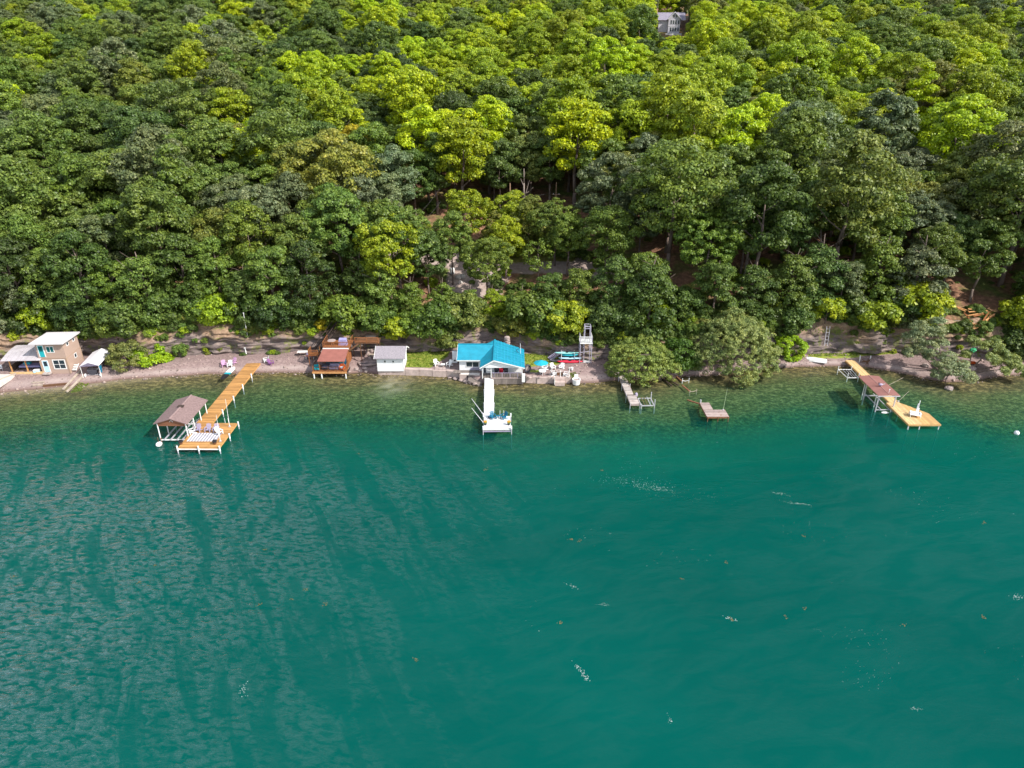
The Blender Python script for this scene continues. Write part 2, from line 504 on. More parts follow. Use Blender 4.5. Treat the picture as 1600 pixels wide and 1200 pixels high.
def bluff_mat():
    m, nt, out, N, L = nodes('bluff_rock')
    b = N('BsdfPrincipled', Roughness=.92)
    st = noise_of(N, L, 1.0, 6, .65, stretch=(.45, .45, 2.6))
    big = noise_of(N, L, .16, 4, .6, stretch=(1, 1, 1.6))
    fine = noise_of(N, L, 2.2, 7, .7)
    rock = ramp(N, L, st, [(.32, (.060, .046, .045)), (.46, (.140, .108, .102)), (.58, (.215, .168, .152)), (.72, (.38, .29, .24))])
    soil = ramp(N, L, fine, [(.3, (.15, .095, .060)), (.55, (.31, .205, .135)), (.75, (.50, .36, .25))])
    h = N('Attribute', _attribute_name='high')
    k = math_node(N, L, 'ADD', h.outputs['Fac'], math_node(N, L, 'MULTIPLY', math_node(N, L, 'SUBTRACT', big, .5), 1.5))
    c = mixc(N, L, ramp(N, L, k, [(.42, (0, 0, 0)), (.74, (1, 1, 1))]), rock, soil)
    gfac = ramp(N, L, noise_of(N, L, .55, 6, .7), [(.54, (0, 0, 0)), (.60, (.8, .8, .8))])
    c = mixc(N, L, gfac, c, ramp(N, L, fine, [(.3, (.06, .085, .015)), (.7, (.17, .18, .04))]))
    L(c, b.inputs['Base Color'])
    bp = N('Bump', Strength=.9, Distance=.25)
    L(math_node(N, L, 'ADD', st, math_node(N, L, 'MULTIPLY', fine, .5)), bp.inputs['Height'])
    L(bp.outputs[0], b.inputs['Normal'])
    L(b.outputs[0], out.inputs[0])
    return m
M['bluff'] = bluff_mat()

def hill_mat():
    m, nt, out, N, L = nodes('forest_floor')
    b = N('BsdfPrincipled', Roughness=.95)
    f = noise_of(N, L, 1.3, 7, .7)
    f2 = noise_of(N, L, .12, 4, .6)
    litter = ramp(N, L, f, [(.3, (.085, .045, .026)), (.5, (.21, .105, .06)), (.7, (.38, .21, .125))])
    green = ramp(N, L, f, [(.3, (.04, .06, .012)), (.7, (.15, .19, .03))])
    c = mixc(N, L, ramp(N, L, f2, [(.48, (0, 0, 0)), (.62, (1, 1, 1))]), litter, green)
    gv = N('Attribute', _attribute_name='gravel')
    gf = noise_of(N, L, .6, 6, .7)
    c = mixc(N, L, ramp(N, L, math_node(N, L, 'ADD', gv.outputs['Fac'], math_node(N, L, 'MULTIPLY', math_node(N, L, 'SUBTRACT', gf, .5), .7)), [(.4, (0, 0, 0)), (.6, (1, 1, 1))]),
             c, ramp(N, L, f, [(.3, (.27, .20, .18)), (.7, (.46, .37, .33))]))
    dg = N('Attribute', _attribute_name='drygrass')
    c = mixc(N, L, ramp(N, L, math_node(N, L, 'ADD', dg.outputs['Fac'], math_node(N, L, 'MULTIPLY', math_node(N, L, 'SUBTRACT', gf, .5), .9)), [(.4, (0, 0, 0)), (.65, (1, 1, 1))]),
             c, ramp(N, L, f, [(.3, (.13, .16, .02)), (.55, (.27, .26, .05)), (.75, (.44, .31, .13))]))
    L(c, b.inputs['Base Color'])
    bp = N('Bump', Strength=.7, Distance=.15); L(f, bp.inputs['Height']); L(bp.outputs[0], b.inputs['Normal'])
    L(b.outputs[0], out.inputs[0])
    return m
M['hill'] = hill_mat()

def water_mat():
    m, nt, out, N, L = nodes('lake_water')
    dp = N('Attribute', _attribute_name='depth')
    d = dp.outputs['Fac']
    def att(k): return math_node(N, L, 'EXPONENT', math_node(N, L, 'MULTIPLY', d, -k))
    cc = N('CombineColor')
    L(att(.36), cc.inputs[0]); L(att(.05), cc.inputs[1]); L(att(.10), cc.inputs[2])
    tr = N('BsdfTransparent'); L(cc.outputs[0], tr.inputs[0])
    body = N('BsdfDiffuse')
    big = noise_of(N, L, .035, 4, .55, stretch=(.6, 1, 1))
    L(ramp(N, L, big, [(.3, (.000, .062, .052)), (.7, (.000, .084, .069))]), body.inputs[0])
    w = math_node(N, L, 'SUBTRACT', 1.0, att(.21))
    mx = N('MixShader'); L(w, mx.inputs[0]); L(tr.outputs[0], mx.inputs[1]); L(body.outputs[0], mx.inputs[2])
    # ripples: fine chop everywhere, longer wind waves in lanes on the breezy side, where cloud glare is painted in
    tc = N('TexCoord')
    def turned(rot, sc):
        m1 = N('Mapping'); m1.inputs['Rotation'].default_value = (0, 0, rot); L(tc.outputs['Object'], m1.inputs[0])
        mp = N('Mapping'); mp.inputs['Scale'].default_value = sc; L(m1.outputs[0], mp.inputs[0]); return mp.outputs[0]
    n1 = N('TexNoise', Scale=1.0, Detail=3, Roughness=.6, Distortion=.6); L(turned(.15, (1.0, 2.1, 1)), n1.inputs['Vector'])
    n2 = N('TexNoise', Scale=1.0, Detail=4, Roughness=.6, Distortion=.8); L(turned(-.25, (.16, .45, 1)), n2.inputs['Vector'])
    n3 = N('TexNoise', Scale=1.0, Detail=5, Roughness=.6, Distortion=1.0); L(turned(-.50, (.36, .075, 1)), n3.inputs['Vector'])
    n4 = N('TexNoise', Scale=1.0, Detail=3, Roughness=.5); L(turned(.2, (.03, .02, 1)), n4.inputs['Vector'])
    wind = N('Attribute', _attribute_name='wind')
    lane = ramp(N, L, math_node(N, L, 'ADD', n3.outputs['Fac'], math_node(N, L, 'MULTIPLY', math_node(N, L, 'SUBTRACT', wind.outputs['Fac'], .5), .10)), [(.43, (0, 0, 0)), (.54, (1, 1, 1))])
    breeze_glare = math_node(N, L, 'MULTIPLY', wind.outputs['Fac'], math_node(N, L, 'ADD', .13, math_node(N, L, 'MULTIPLY', lane, .87)))
    glare_ripple = ramp(N, L, n1.outputs['Fac'], [(.40, (0, 0, 0)), (.56, (1, 1, 1))])
    calm = ramp(N, L, n4.outputs['Fac'], [(.4, (.25, .25, .25)), (.65, (.6, .6, .6))])
    hgt = math_node(N, L, 'ADD', math_node(N, L, 'MULTIPLY', n1.outputs['Fac'], .22), math_node(N, L, 'MULTIPLY', n2.outputs['Fac'], .45))
    bp = N('Bump', Distance=1.0); L(hgt, bp.inputs['Height'])
    L(math_node(N, L, 'ADD', calm, math_node(N, L, 'MULTIPLY', breeze_glare, .4), clamp=True), bp.inputs['Strength'])
    gl = N('BsdfGlossy', Roughness=.16); gl.inputs[0].default_value = (1, 1, 1, 1)
    L(bp.outputs[0], gl.inputs['Normal'])
    fr = N('Fresnel', IOR=1.333); L(bp.outputs[0], fr.inputs['Normal'])
    gain = math_node(N, L, 'ADD', math_node(N, L, 'ADD', .14, math_node(N, L, 'MULTIPLY', ramp(N, L, n2.outputs['Fac'], [(.40, (0, 0, 0)), (.62, (1, 1, 1))]), .30)), math_node(N, L, 'MULTIPLY', math_node(N, L, 'MULTIPLY', breeze_glare, glare_ripple), 4.0))  # sky reflection dimmed overall, boosted by mask as painted glare of bright cloud
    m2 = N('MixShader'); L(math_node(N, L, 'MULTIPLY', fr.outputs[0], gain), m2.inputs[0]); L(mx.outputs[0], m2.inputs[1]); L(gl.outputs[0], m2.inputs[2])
    L(m2.outputs[0], out.inputs[0])
    return m
M['water'] = water_mat()

# ------------------------------------------------------------------ the setting
def spaced(lo, hi, fine_lo, fine_hi, step, coarse):
    return np.unique(np.concatenate([np.arange(lo, fine_lo, coarse), np.arange(fine_lo, fine_hi, step), np.arange(fine_hi, hi + coarse, coarse)]))

# lake bed: rows follow the shoreline outwards
xs = spaced(-700, 700, -115, 115, 1.0, 20)
offs = np.concatenate([np.arange(-.6, 16, .8), np.arange(16, 45, 2.5), np.array([50, 60, 80, 120, 200, 400, 600])])[::-1]
X = np.repeat(xs[None], len(offs), 0)
O = np.repeat(offs[:, None], len(xs), 1)
Yb = Ys(X) - O
Z = np.where(O <= 0, .03 - .1 * 0 + O * 0 - .25 * (O < 0), -bed_depth(O)) + .22 * (vnoise(X * .5, Yb * .5, 11) - .5) * np.clip(O / 3, 0, 1)
me = grid_mesh('lake_bed', X, Yb, Z)
attr(me, 'off', O)
sand_and_reflection = np.exp(-((X + 19.5) / 2.6) ** 2) * np.exp(-((O - 3.5) / 3.2) ** 2) * .8 * np.clip(vnoise(X * .9, Yb * 1.6, 33) * 1.8 - .45, 0, 1) + np.exp(-((X + 72) / 14) ** 2) * np.exp(-(O / 1.6) ** 2) * .7  # first patch paints the white shed's reflection on the bed, second is sand
attr(me, 'sand_and_reflection', sand_and_reflection.clip(0, 1))
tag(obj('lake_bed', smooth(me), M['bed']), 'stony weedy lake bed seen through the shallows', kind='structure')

# beach strip
xs = spaced(-260, 260, -112, 112, .55, 6)
ts = np.concatenate([[-.06, 0, .02, .04, .07, .1, .15], np.linspace(.2, 1, 17), [1.03]])
X = np.repeat(xs[None], len(ts), 0)
T = np.repeat(ts[:, None], len(xs), 1)
Yb = Ys(X) + T * (Yf(X) - Ys(X))
Z = np.where(T < 0, -.12, beach_z(X, Yb))
me = grid_mesh('beach', X, Yb, Z)
def inpoly(X, Y, poly, soft=.7):
    """soft inside mask of a convex counter-clockwise polygon"""
    d = np.full(np.shape(X), 1e9)
    n = len(poly)
    for k in range(n):
        (ax, ay), (bx, by) = poly[k], poly[(k + 1) % n]
        l = math.hypot(bx - ax, by - ay)
        d = np.minimum(d, ((bx - ax) * (Y - ay) - (by - ay) * (X - ax)) / l)
    return np.clip(d / soft + .5, 0, 1)
def wpoly(pts, z):
    return [(W(a, b, z).x, W(a, b, z).y) for a, b in pts]
def gpoly(pts):
    return [(G(a, b).x, G(a, b).y) for a, b in pts]
grass = inpoly(X, Yb, wpoly([(634, 573), (694, 575), (700, 556), (712, 548), (634, 546)], 1.1))
grass = np.maximum(grass, inpoly(X, Yb, wpoly([(822, 573), (868, 570), (885, 562), (850, 552), (816, 552)], 1.1)))
grass = np.maximum(grass, inpoly(X, Yb, wpoly([(206, 572), (262, 563), (300, 552), (210, 548)], 1.1)))
grass = np.maximum(grass, .75 * inpoly(X, Yb, wpoly([(1262, 560), (1330, 558), (1400, 554), (1400, 548), (1262, 548)], 1.1)))
grass = np.maximum(grass, .7 * inpoly(X, Yb, wpoly([(824, 582), (850, 582), (850, 577), (824, 577)], 1.1)))
attr(me, 'grass', grass)
attr(me, 'wet', np.clip(1 - np.abs(T) / .07, 0, 1) * (1 - walled(X)))
attr(me, 'pale', .8 * np.exp(-((T - .16) / .08) ** 2) * (1 - walled(X)) * (.4 + .6 * vnoise(X * .6, 2, 3)))
tag(obj('beach', smooth(me), M['beach']), 'narrow pinkish grey gravel beach with lawn patches', kind='structure')

# bluff: layered rock face with ledges
xs = spaced(-260, 260, -112, 112, .5, 6)
ts = np.linspace(0, 1, 44)
X = np.repeat(xs[None], len(ts), 0)
T = np.repeat(ts[:, None], len(xs), 1)
zf, zt = 1.1, Hb(X)
Z = zf + T * (zt - zf)
prof = .16 * T + .84 * np.clip((T - .58) / .42, 0, 1) ** 1.5          # steep face, soft lip
Yb = Yf(X) + prof * (Yt(X) - Yf(X))
lay = np.floor(Z / .46 + 1.6 * vnoise(X * .06, 3, 26))                # beds of shale, each set back or proud
def hsh(a, s): v = np.sin(a * 91.7 + s * 13.1) * 43758.5453; return v - np.floor(v)
ledge = (hsh(lay, 1) - .5) * .55 * (.4 + vnoise(X * .25, lay * 3.1, 27)) + (vnoise(X * 1.3, Z * 2.2, 22) - .5) * .75 + (vnoise(X * .45, Z * .6, 25) - .5) * 1.1 + (vnoise(X * .16, Z * .2, 23) - .5) * 1.6
env = np.clip(T / .08, 0, 1) * np.clip((1 - T) / .15, 0, 1)
Yb = Yb + ledge * env
Z = Z + (vnoise(X * .8, Yb * .8, 24) - .5) * .5 * env
Yb[0] = Yf(xs); Z[0] = 1.0; Yb[-1] = Yt(xs); Z[-1] = Hb(xs)
me = grid_mesh('bluff', X, Yb, Z)
attr(me, 'high', T)
tag(obj('bluff', me, M['bluff']), 'low layered shale bluff behind the beach', kind='structure')

# hillside
xs = spaced(-600, 600, -180, 180, 1.6, 14)
ds = np.concatenate([[0, .5, 1.2, 2], np.arange(3, 70, 1.6), np.arange(70, 240, 6), [260, 300, 360, 420]])
X = np.repeat(xs[None], len(ds), 0)
D = np.repeat(ds[:, None], len(xs), 1)
Yb = Yt(X) + D
Z = hill_z(X, Yb)
me = grid_mesh('hillside', X, Yb, Z)
road = np.zeros_like(X)
rp = [G(a, b) for a, b in ((596, 386), (640, 398), (700, 407), (765, 410), (830, 414), (905, 417), (980, 425))]
for a, b in zip(rp[:-1], rp[1:]):
    ab = (b - a).to_2d(); l2 = ab.length_squared
    t = np.clip(((X - a.x) * ab.x + (Yb - a.y) * ab.y) / l2, 0, 1)
    dd = np.hypot(X - a.x - t * ab.x, Yb - a.y - t * ab.y)
    road = np.maximum(road, np.clip((3.4 - dd) / 1.4 + .5, 0, 1))
park = inpoly(X, Yb, gpoly([(690, 470), (790, 468), (800, 415), (700, 412)]))
attr(me, 'gravel', np.maximum(road * .8, park * .62))
dry = inpoly(X, Yb, gpoly([(735, 405), (900, 410), (905, 350), (770, 350)]), 2)
dry = np.maximum(dry, inpoly(X, Yb, gpoly([(1045, 500), (1090, 490), (1085, 440), (1060, 450)]), 1.5))
dry = np.maximum(dry, inpoly(X, Yb, gpoly([(1270, 420), (1300, 420), (1305, 385), (1278, 385)]), 1.5))
attr(me, 'drygrass', dry)
tag(obj('hillside', smooth(me), M['hill']), 'wooded hillside floor with leaf litter and a gravel lane', kind='structure')

# water
xs = spaced(-700, 700, -125, 125, 1.2, 25)
ys = np.concatenate([np.arange(-420, 20, 25), np.arange(25, 80, 2.0), np.arange(80, 124, .8)])
X, Yb = np.meshgrid(xs, ys)
me = grid_mesh('lake_water', X, Yb, np.zeros_like(X))
me.flip_normals()
attr(me, 'depth', np.clip(bed_depth(np.maximum(Ys(X) - Yb, 0)) * (Yb < Ys(X)), 0, 20))
wind = np.clip((-X + 5 + .25 * (Yb - 60)) / 45, 0, 1) * np.clip((92 - Yb) / 20, 0, 1)  # left side mask: wind ripples plus the painted cloud glare
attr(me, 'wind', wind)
tag(obj('lake_water', me, M['water']), 'teal green lake water with wind ripples and clear shallows', kind='structure')
# ------------------------------------------------------------------ trees: a crown is thousands of leaf-cluster faces on lumpy boughs
def unit(v): return v / np.maximum(np.linalg.norm(v, axis=-1, keepdims=True), 1e-9)

def leaf_faces(rng, P, Nrm, size):
    """one rhombic face per leaf cluster, at P facing Nrm"""
    n = len(P)
    a = unit(np.cross(Nrm, rng.normal(size=(n, 3))))
    b = np.cross(Nrm, a)
    s = (size * rng.uniform(.65, 1.35, n))[:, None]
    bend = Nrm * s * .18
    V = np.stack([P + a * s * .62, P + b * s * .42 - bend, P - a * s * .62, P - b * s * .42 - bend], 1).reshape(-1, 3)
    return V, np.arange(4 * n).reshape(n, 4)

def crown(name, seed, R, z0, z1, nlobe=15, lobe=.40, nclump=13, nleaf=38, size=.42, droop=0.0, top=1.0, clump_r=.85, up=.55, flat=1.0, lobes=None):
    rng = np.random.default_rng(seed)
    zc, hz = (z0 + z1) / 2, (z1 - z0) / 2
    if lobes is None:
        lobes = []
        for i in range(nlobe):
            w = 1 - 2 * (i + .5) / nlobe
            th = i * 2.39996 + rng.uniform(-.4, .4)
            w = max(-.85, min(1, w + rng.uniform(-.12, .12)))
            q = math.sqrt(max(0, 1 - w * w))
            if w > 0: q *= 1 - (1 - top) * w
            k = rng.uniform(.52, .78)
            lr = R * lobe * rng.uniform(.75, 1.2)
            lobes.append((R * k * q * math.cos(th), R * k * q * math.sin(th), zc + hz * .70 * w * rng.uniform(.9, 1.1), lr))
        lobes.append((0, 0, zc, R * .5))
    P, Nn, Sz = [], [], []
    ctr = np.array([0, 0, zc - .25 * hz])
    for (lx, ly, lz, lr) in lobes:
        c0 = np.array([lx, ly, lz])
        outw = unit((c0 - ctr)[None])[0]
        dirs = unit(rng.normal(size=(nclump * 3, 3)))
        sc = dirs @ outw + .5 * dirs[:, 2] + rng.uniform(-.5, .5, len(dirs))
        dirs = dirs[np.argsort(-sc)][:nclump]
        for d in dirs:
            cr = clump_r * rng.uniform(.7, 1.25)
            cc = c0 + d * np.array([1, 1, .8 * flat]) * (lr * rng.uniform(.75, 1.05))
            n = int(nleaf * rng.uniform(.75, 1.25))
            u = unit(rng.normal(size=(n, 3)) + np.array([0, 0, up]) + .45 * d)
            r = rng.uniform(.55, 1.05, n)[:, None]
            p = cc + u * r * cr * np.array([1.15, 1.15, .72])
            if droop: p[:, 2] -= droop * rng.random(n) * np.hypot(p[:, 0], p[:, 1]) / max(R, .1)
            P.append(p)
            Nn.append(unit(u + rng.normal(size=(n, 3)) * .42 + np.array([0, 0, .25])))
    P, Nn = np.concatenate(P), np.concatenate(Nn)
    V, F = leaf_faces(rng, P, Nn, size)
    me = np_mesh(name, V, F)
    me.materials.append(M['foliage'])
    return me

def trunk_mesh(name, seed, h, r, lean=.04, nb=6, z0=.45, spread=.32):
    rng = random.Random(seed)
    b = MB()
    pts = [Vector((0, 0, -.6))]
    for k in range(1, 5):
        pts.append(Vector((rng.uniform(-1, 1) * lean * h * k / 4, rng.uniform(-1, 1) * lean * h * k / 4, h * k / 4)))
    rad = [r * 1.25, r * .92, r * .75, r * .52, r * .2]
    for k in range(4): b.tube(pts[k], pts[k + 1], rad[k], 8, rad[k + 1])
    for i in range(nb):
        t = z0 + (1 - z0) * (i + .3) / nb * .85
        k = min(3, int(t * 4)); p = pts[k].lerp(pts[k + 1], t * 4 - k)
        a = i * 2.4 + rng.uniform(-.5, .5)
        L = h * spread * rng.uniform(.7, 1.15) * (1.15 - .5 * t)
        m = p + Vector((math.cos(a) * L * .55, math.sin(a) * L * .55, L * .38))
        e = p + Vector((math.cos(a) * L, math.sin(a) * L, L * rng.uniform(.55, .9)))
        rr = rad[k] * .45
        b.tube(p, m, rr, 6, rr * .6); b.tube(m, e, rr * .6, 5, rr * .2)
    me = b.mesh(name, True)
    return me

def C(seed, R, z0, z1, n, lobe, **k):
    a = dict(nclump=15, nleaf=64, size=.29, clump_r=.80); a.update(k)
    return crown('crown', seed, R, z0, z1, n, lobe, **a)
BROAD = [C(11, 5.6, 5.0, 17.0, 18, .38), C(12, 6.3, 6.0, 16.5, 21, .34), C(13, 5.0, 5.5, 18.5, 18, .38, top=.8), C(14, 6.0, 5.0, 15.5, 20, .37, clump_r=.7),
         C(15, 4.6, 6.0, 17.0, 15, .42), C(16, 5.8, 4.5, 17.5, 24, .32, nclump=12, clump_r=.72), C(17, 5.2, 5.0, 17.5, 26, .28, nclump=12, clump_r=.75, top=.7), C(18, 6.6, 5.5, 15.5, 24, .31, nclump=13, clump_r=.9, flat=.7)]
LIGHT = [C(21, 5.4, 5.0, 16.5, 21, .32, nclump=11, nleaf=56, clump_r=.95, flat=.7), C(22, 4.8, 5.0, 17.5, 22, .31, nclump=11, nleaf=54, clump_r=.9, flat=.7)]
EDGE = [C(31, 4.6, -3.5, 13.5, 26, .36, nclump=12), C(32, 5.2, -3.0, 15.0, 28, .35, nclump=12), C(33, 4.2, -3.5, 11.5, 22, .40, nclump=12)]
SAPL = [C(41, 2.7, 2.2, 9.0, 13, .30, nclump=4, nleaf=34, size=.26, clump_r=.62, flat=.7), C(42, 3.2, 2.0, 8.0, 13, .29, nclump=4, nleaf=34, size=.26, clump_r=.62, flat=.7)]
NARROW = [C(51, 2.9, 1.5, 13.5, 16, .48, nclump=11, nleaf=56, top=.6)]
CONE = [C(61, 3.6, 3.0, 19.0, 24, .26, nclump=8, nleaf=54, clump_r=.8, top=.25, flat=.5, up=.2)]
BUSH = [crown('crown', 71, 2.0, .1, 3.4, 12, .38, nclump=9, nleaf=60, size=.23, clump_r=.6), crown('crown', 72, 1.7, .0, 2.4, 11, .38, nclump=8, nleaf=56, size=.22, clump_r=.55)]
TRUNKS = [trunk_mesh('trunk', 1, 12.5, .26), trunk_mesh('trunk', 2, 11.5, .30, .05), trunk_mesh('trunk', 3, 12, .22, .03)]
TRUNK_S = trunk_mesh('trunk', 4, 7.0, .11, .03, 5, .4)
TRUNK_B = trunk_mesh('trunk', 5, 1.8, .08, .03, 4, .1, .6)
for t in TRUNKS + [TRUNK_S, TRUNK_B]: t.materials.append(M['bark'])

TINTS = {'dark green': (.065, .106, .024), 'deep green': (.099, .157, .027), 'mid green': (.146, .214, .030), 'grey green': (.166, .208, .080),
         'olive green': (.214, .242, .042), 'yellow green': (.285, .370, .013), 'bright lime green': (.39, .50, .006), 'golden yellow': (.47, .37, .013),
         'olive brown': (.275, .25, .078)}
TREES = []           # every broad tree: dict(px, py, d, root pos, tint name, ...)
rndT = random.Random(77)

def top_px(x, y, h):
    return project((x, y, ground_z(x, y) + h))

def find_top(px, py, h):
    """ground spot whose point h above the ground shows at (px, py)"""
    y = 113.0
    while y < 330:
        x = 0
        for _ in range(3):
            z = ground_z(x, y) + h
            t = y * CP - (z - CAM_H) * SP
            x = (px - 800) / FPX * t
        if y > float(Yt(x)) + .6 and project((x, y, z))[1] <= py: break
        y += .4
    return x, y

ALLT = []            # (x, y, radius, scale, variant list name, variant index, tint name, height)
def put(x, y, s, kind, k, tint, r):
    ALLT.append(dict(x=x, y=y, s=s, kind=kind, k=k, tint=tint, r=r, rz=rndT.uniform(0, 6.28)))
LIB = {'broad': BROAD, 'light': LIGHT, 'edge': EDGE, 'sapling': SAPL, 'narrow': NARROW, 'cone': CONE}
HT = {'broad': [17, 16.5, 18.5, 15.5, 17, 17.5, 17.5, 15.5], 'light': [16.5, 17.5], 'edge': [13.5, 15, 11.5], 'sapling': [9, 8], 'narrow': [13.5], 'cone': [19]}
RAD = {'broad': [5.6, 6.3, 5, 6, 4.6, 5.8, 5.2, 6.6], 'light': [5.4, 4.8], 'edge': [4.6, 5.2, 4.2], 'sapling': [2.7, 3.2], 'narrow': [2.9], 'cone': [3.6]}
def place(px, py, kind, k, s, tint):
    x, y = find_top(px, py, HT[kind][k] * s * .94)
    put(x, y, s, kind, k, tint, RAD[kind][k] * s)

# trees one can single out in the photograph (pixel of the crown's top)
for a in [(603, 376, 'narrow', 0, 1.0, 'yellow green'), (1502, 342, 'broad', 3, .85, 'deep green'), (1552, 350, 'broad', 5, .85, 'mid green'), (1474, 360, 'broad', 4, .85, 'mid green'), (393, 232, 'narrow', 0, .95, 'bright lime green'), (548, 232, 'narrow', 0, .85, 'golden yellow'),
          (578, 122, 'light', 0, 1.0, 'bright lime green'), (655, 150, 'light', 1, .8, 'bright lime green'), (622, 250, 'sapling', 1, 1.5, 'olive brown'),
          (170, 246, 'broad', 1, 1.0, 'olive green'), (830, 190, 'broad', 3, 1.1, 'mid green'), (925, 238, 'light', 0, .66, 'olive green'),
          (1180, 150, 'cone', 0, .95, 'olive brown'), (1332, 182, 'narrow', 0, 1.1, 'yellow green'), (1390, 122, 'light', 1, .9, 'olive green'),
          (70, 55, 'light', 0, 1.0, 'yellow green'), (905, 172, 'narrow', 0, .7, 'golden yellow'), 
          (1010, 130, 'light', 1, 1.0, 'bright lime green'), (1095, 110, 'light', 0, .9, 'yellow green'), (700, 180, 'light', 0, .6, 'yellow green'),
          # thin young trees standing in the clearing by the lane
          (730, 348, 'sapling', 0, .8, 'yellow green'), (800, 356, 'sapling', 1, .75, 'yellow green'), (826, 362, 'sapling', 0, .7, 'olive green'), (868, 368, 'sapling', 1, .8, 'mid green'), (888, 384, 'sapling', 0, .7, 'mid green'), (778, 376, 'sapling', 1, .6, 'olive green'), (655, 392, 'sapling', 1, .5, 'yellow green'), (668, 396, 'sapling', 0, .5, 'mid green'), (706, 400, 'sapling', 1, .75, 'mid green'), (760, 418, 'sapling', 0, .75, 'mid green'),
          (842, 375, 'sapling', 1, 1.1, 'mid green'), (790, 395, 'sapling', 1, .7, 'yellow green'), (668, 418, 'sapling', 1, .7, 'deep green'),
          # along the lip of the bluff
          (560, 405, 'edge', 2, .9, 'deep green'), (640, 445, 'edge', 2, .65, 'mid green'), (690, 462, 'edge', 2, .6, 'mid green'), (735, 470, 'edge', 2, .50, 'mid green'), (770, 462, 'edge', 2, .5, 'yellow green'),
          (860, 425, 'edge', 0, .72, 'deep green'), (815, 455, 'edge', 2, .55, 'mid green'), (905, 420, 'edge', 2, .85, 'mid green'), (965, 402, 'edge', 1, .80, 'deep green'), (1015, 392, 'edge', 0, .85, 'mid green'),
          (1125, 405, 'edge', 0, .80, 'mid green'), (1245, 415, 'edge', 2, .95, 'mid green')]:
    place(*a)

def lime_share(px, py):  # share of lime trees: partly species, partly sunlight put into the tint
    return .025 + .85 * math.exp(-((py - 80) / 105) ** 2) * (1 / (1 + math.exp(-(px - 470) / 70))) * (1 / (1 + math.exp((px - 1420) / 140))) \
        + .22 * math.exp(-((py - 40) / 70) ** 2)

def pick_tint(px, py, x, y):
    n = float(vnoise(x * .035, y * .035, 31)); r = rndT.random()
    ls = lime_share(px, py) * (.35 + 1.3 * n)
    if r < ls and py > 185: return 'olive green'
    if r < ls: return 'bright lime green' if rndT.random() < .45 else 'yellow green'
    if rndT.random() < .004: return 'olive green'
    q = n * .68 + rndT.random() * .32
    far = max(0, min(1, (260 - py) / 260))  # paler tints higher up the slope: haze put into the leaf colour
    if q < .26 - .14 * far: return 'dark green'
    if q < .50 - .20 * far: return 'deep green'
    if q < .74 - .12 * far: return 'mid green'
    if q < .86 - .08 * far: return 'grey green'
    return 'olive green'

def clear(px, py):
    """no trunks in the lane, its clearing and the eroded path"""
    if 628 < px < 935 and 345 < py < 505: return True
    if 800 < px < 890 and 325 < py <= 345: return True
    if 1045 < px < 1092 and 435 < py < 520: return True
    if 1262 < px < 1308 and 380 < py < 430: return True
    if 1462 < px < 1590 and 470 < py < 545: return True
    return False

# edge row on the lip of the bluff, then the wood behind by dart throwing
x = -112.0
while x < 112:
    y = float(Yt(x)) + rndT.uniform(.8, 3.2)
    px, py = project((x, y, ground_z(x, y)))
    k = rndT.randrange(3)
    s = rndT.uniform(.75, 1.1)
    if not (628 < px < 930 or 1035 < px < 1100 or 1468 < px < 1588) and all(math.hypot(x - t['x'], y - t['y']) > 3.2 for t in ALLT):
        put(x, y, s, 'edge', k, rndT.choice(['deep green', 'mid green', 'deep green', 'dark green', 'mid green', 'grey green']), RAD['edge'][k] * s)
    x += rndT.uniform(4.2, 6.6)
cell = {}
def near(x, y, r):
    for i in range(int(x // 12) - 1, int(x // 12) + 2):
        for j in range(int(y // 12) - 1, int(y // 12) + 2):
            for (a, b, q) in cell.get((i, j), ()):
                if (a - x) ** 2 + (b - y) ** 2 < (.53 * (r + q)) ** 2: return True
    return False
def mark(x, y, r): cell.setdefault((int(x // 12), int(y // 12)), []).append((x, y, r))
for t in ALLT: mark(t['x'], t['y'], t['r'])
HOUSE = G(1052, 53)
tries = 0
while tries < 30000:
    tries += 1
    y = 112 + 208 * math.sqrt(rndT.random() * 1.0) if rndT.random() < .8 else rndT.uniform(112, 180)
    x = rndT.uniform(-1, 1) * (y * .78 + 22)
    if y < float(Yt(x)) + 4: continue
    px, py = project((x, y, ground_z(x, y)))
    if clear(px, py) or math.hypot(x - HOUSE.x, y - HOUSE.y) < 9: continue
    if abs(x - HOUSE.x) < 5 and HOUSE.y - 22 < y < HOUSE.y: continue
    kind = 'broad' if rndT.random() < .80 else 'light'
    if rndT.random() < .02: kind = 'cone'
    k = rndT.randrange(len(LIB[kind]))
    s = .78 + .62 * rndT.random() ** 1.7
    s *= 1.16 - .42 * min(1, (y - 112) / 170)
    r = RAD[kind][k] * s
    if near(x, y, r): continue
    tp = top_px(x, y, HT[kind][k] * s)
    if y < HOUSE.y + 1:                                   # keep the sight line to the white house on the hill
        rp = 1.15 * r * FPX / (y * CP + 40)
        if tp[0] + rp > 1030 and tp[0] - rp < 1074 and tp[1] < 56 and py > 14: continue
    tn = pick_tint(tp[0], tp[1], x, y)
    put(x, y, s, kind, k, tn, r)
    mark(x, y, r)

# which trees show, and the nearest 300 as things of their own
for t in ALLT:
    z = ground_z(t['x'], t['y']); h = HT[t['kind']][t['k']] * t['s']
    t['z'], t['h'] = z, h
    t['px'], t['py'] = project((t['x'], t['y'], z + h * .7))
    t['d'] = math.hypot(t['x'], t['y'], z - CAM_H)
ins = sorted([t for t in ALLT if -10 < t['px'] < 1610 and t['py'] > -15], key=lambda t: t['d'] / t['r'])
solo = ins[:292]
solo_ids = {id(t) for t in solo}
rest = [t for t in ALLT if id(t) not in solo_ids]

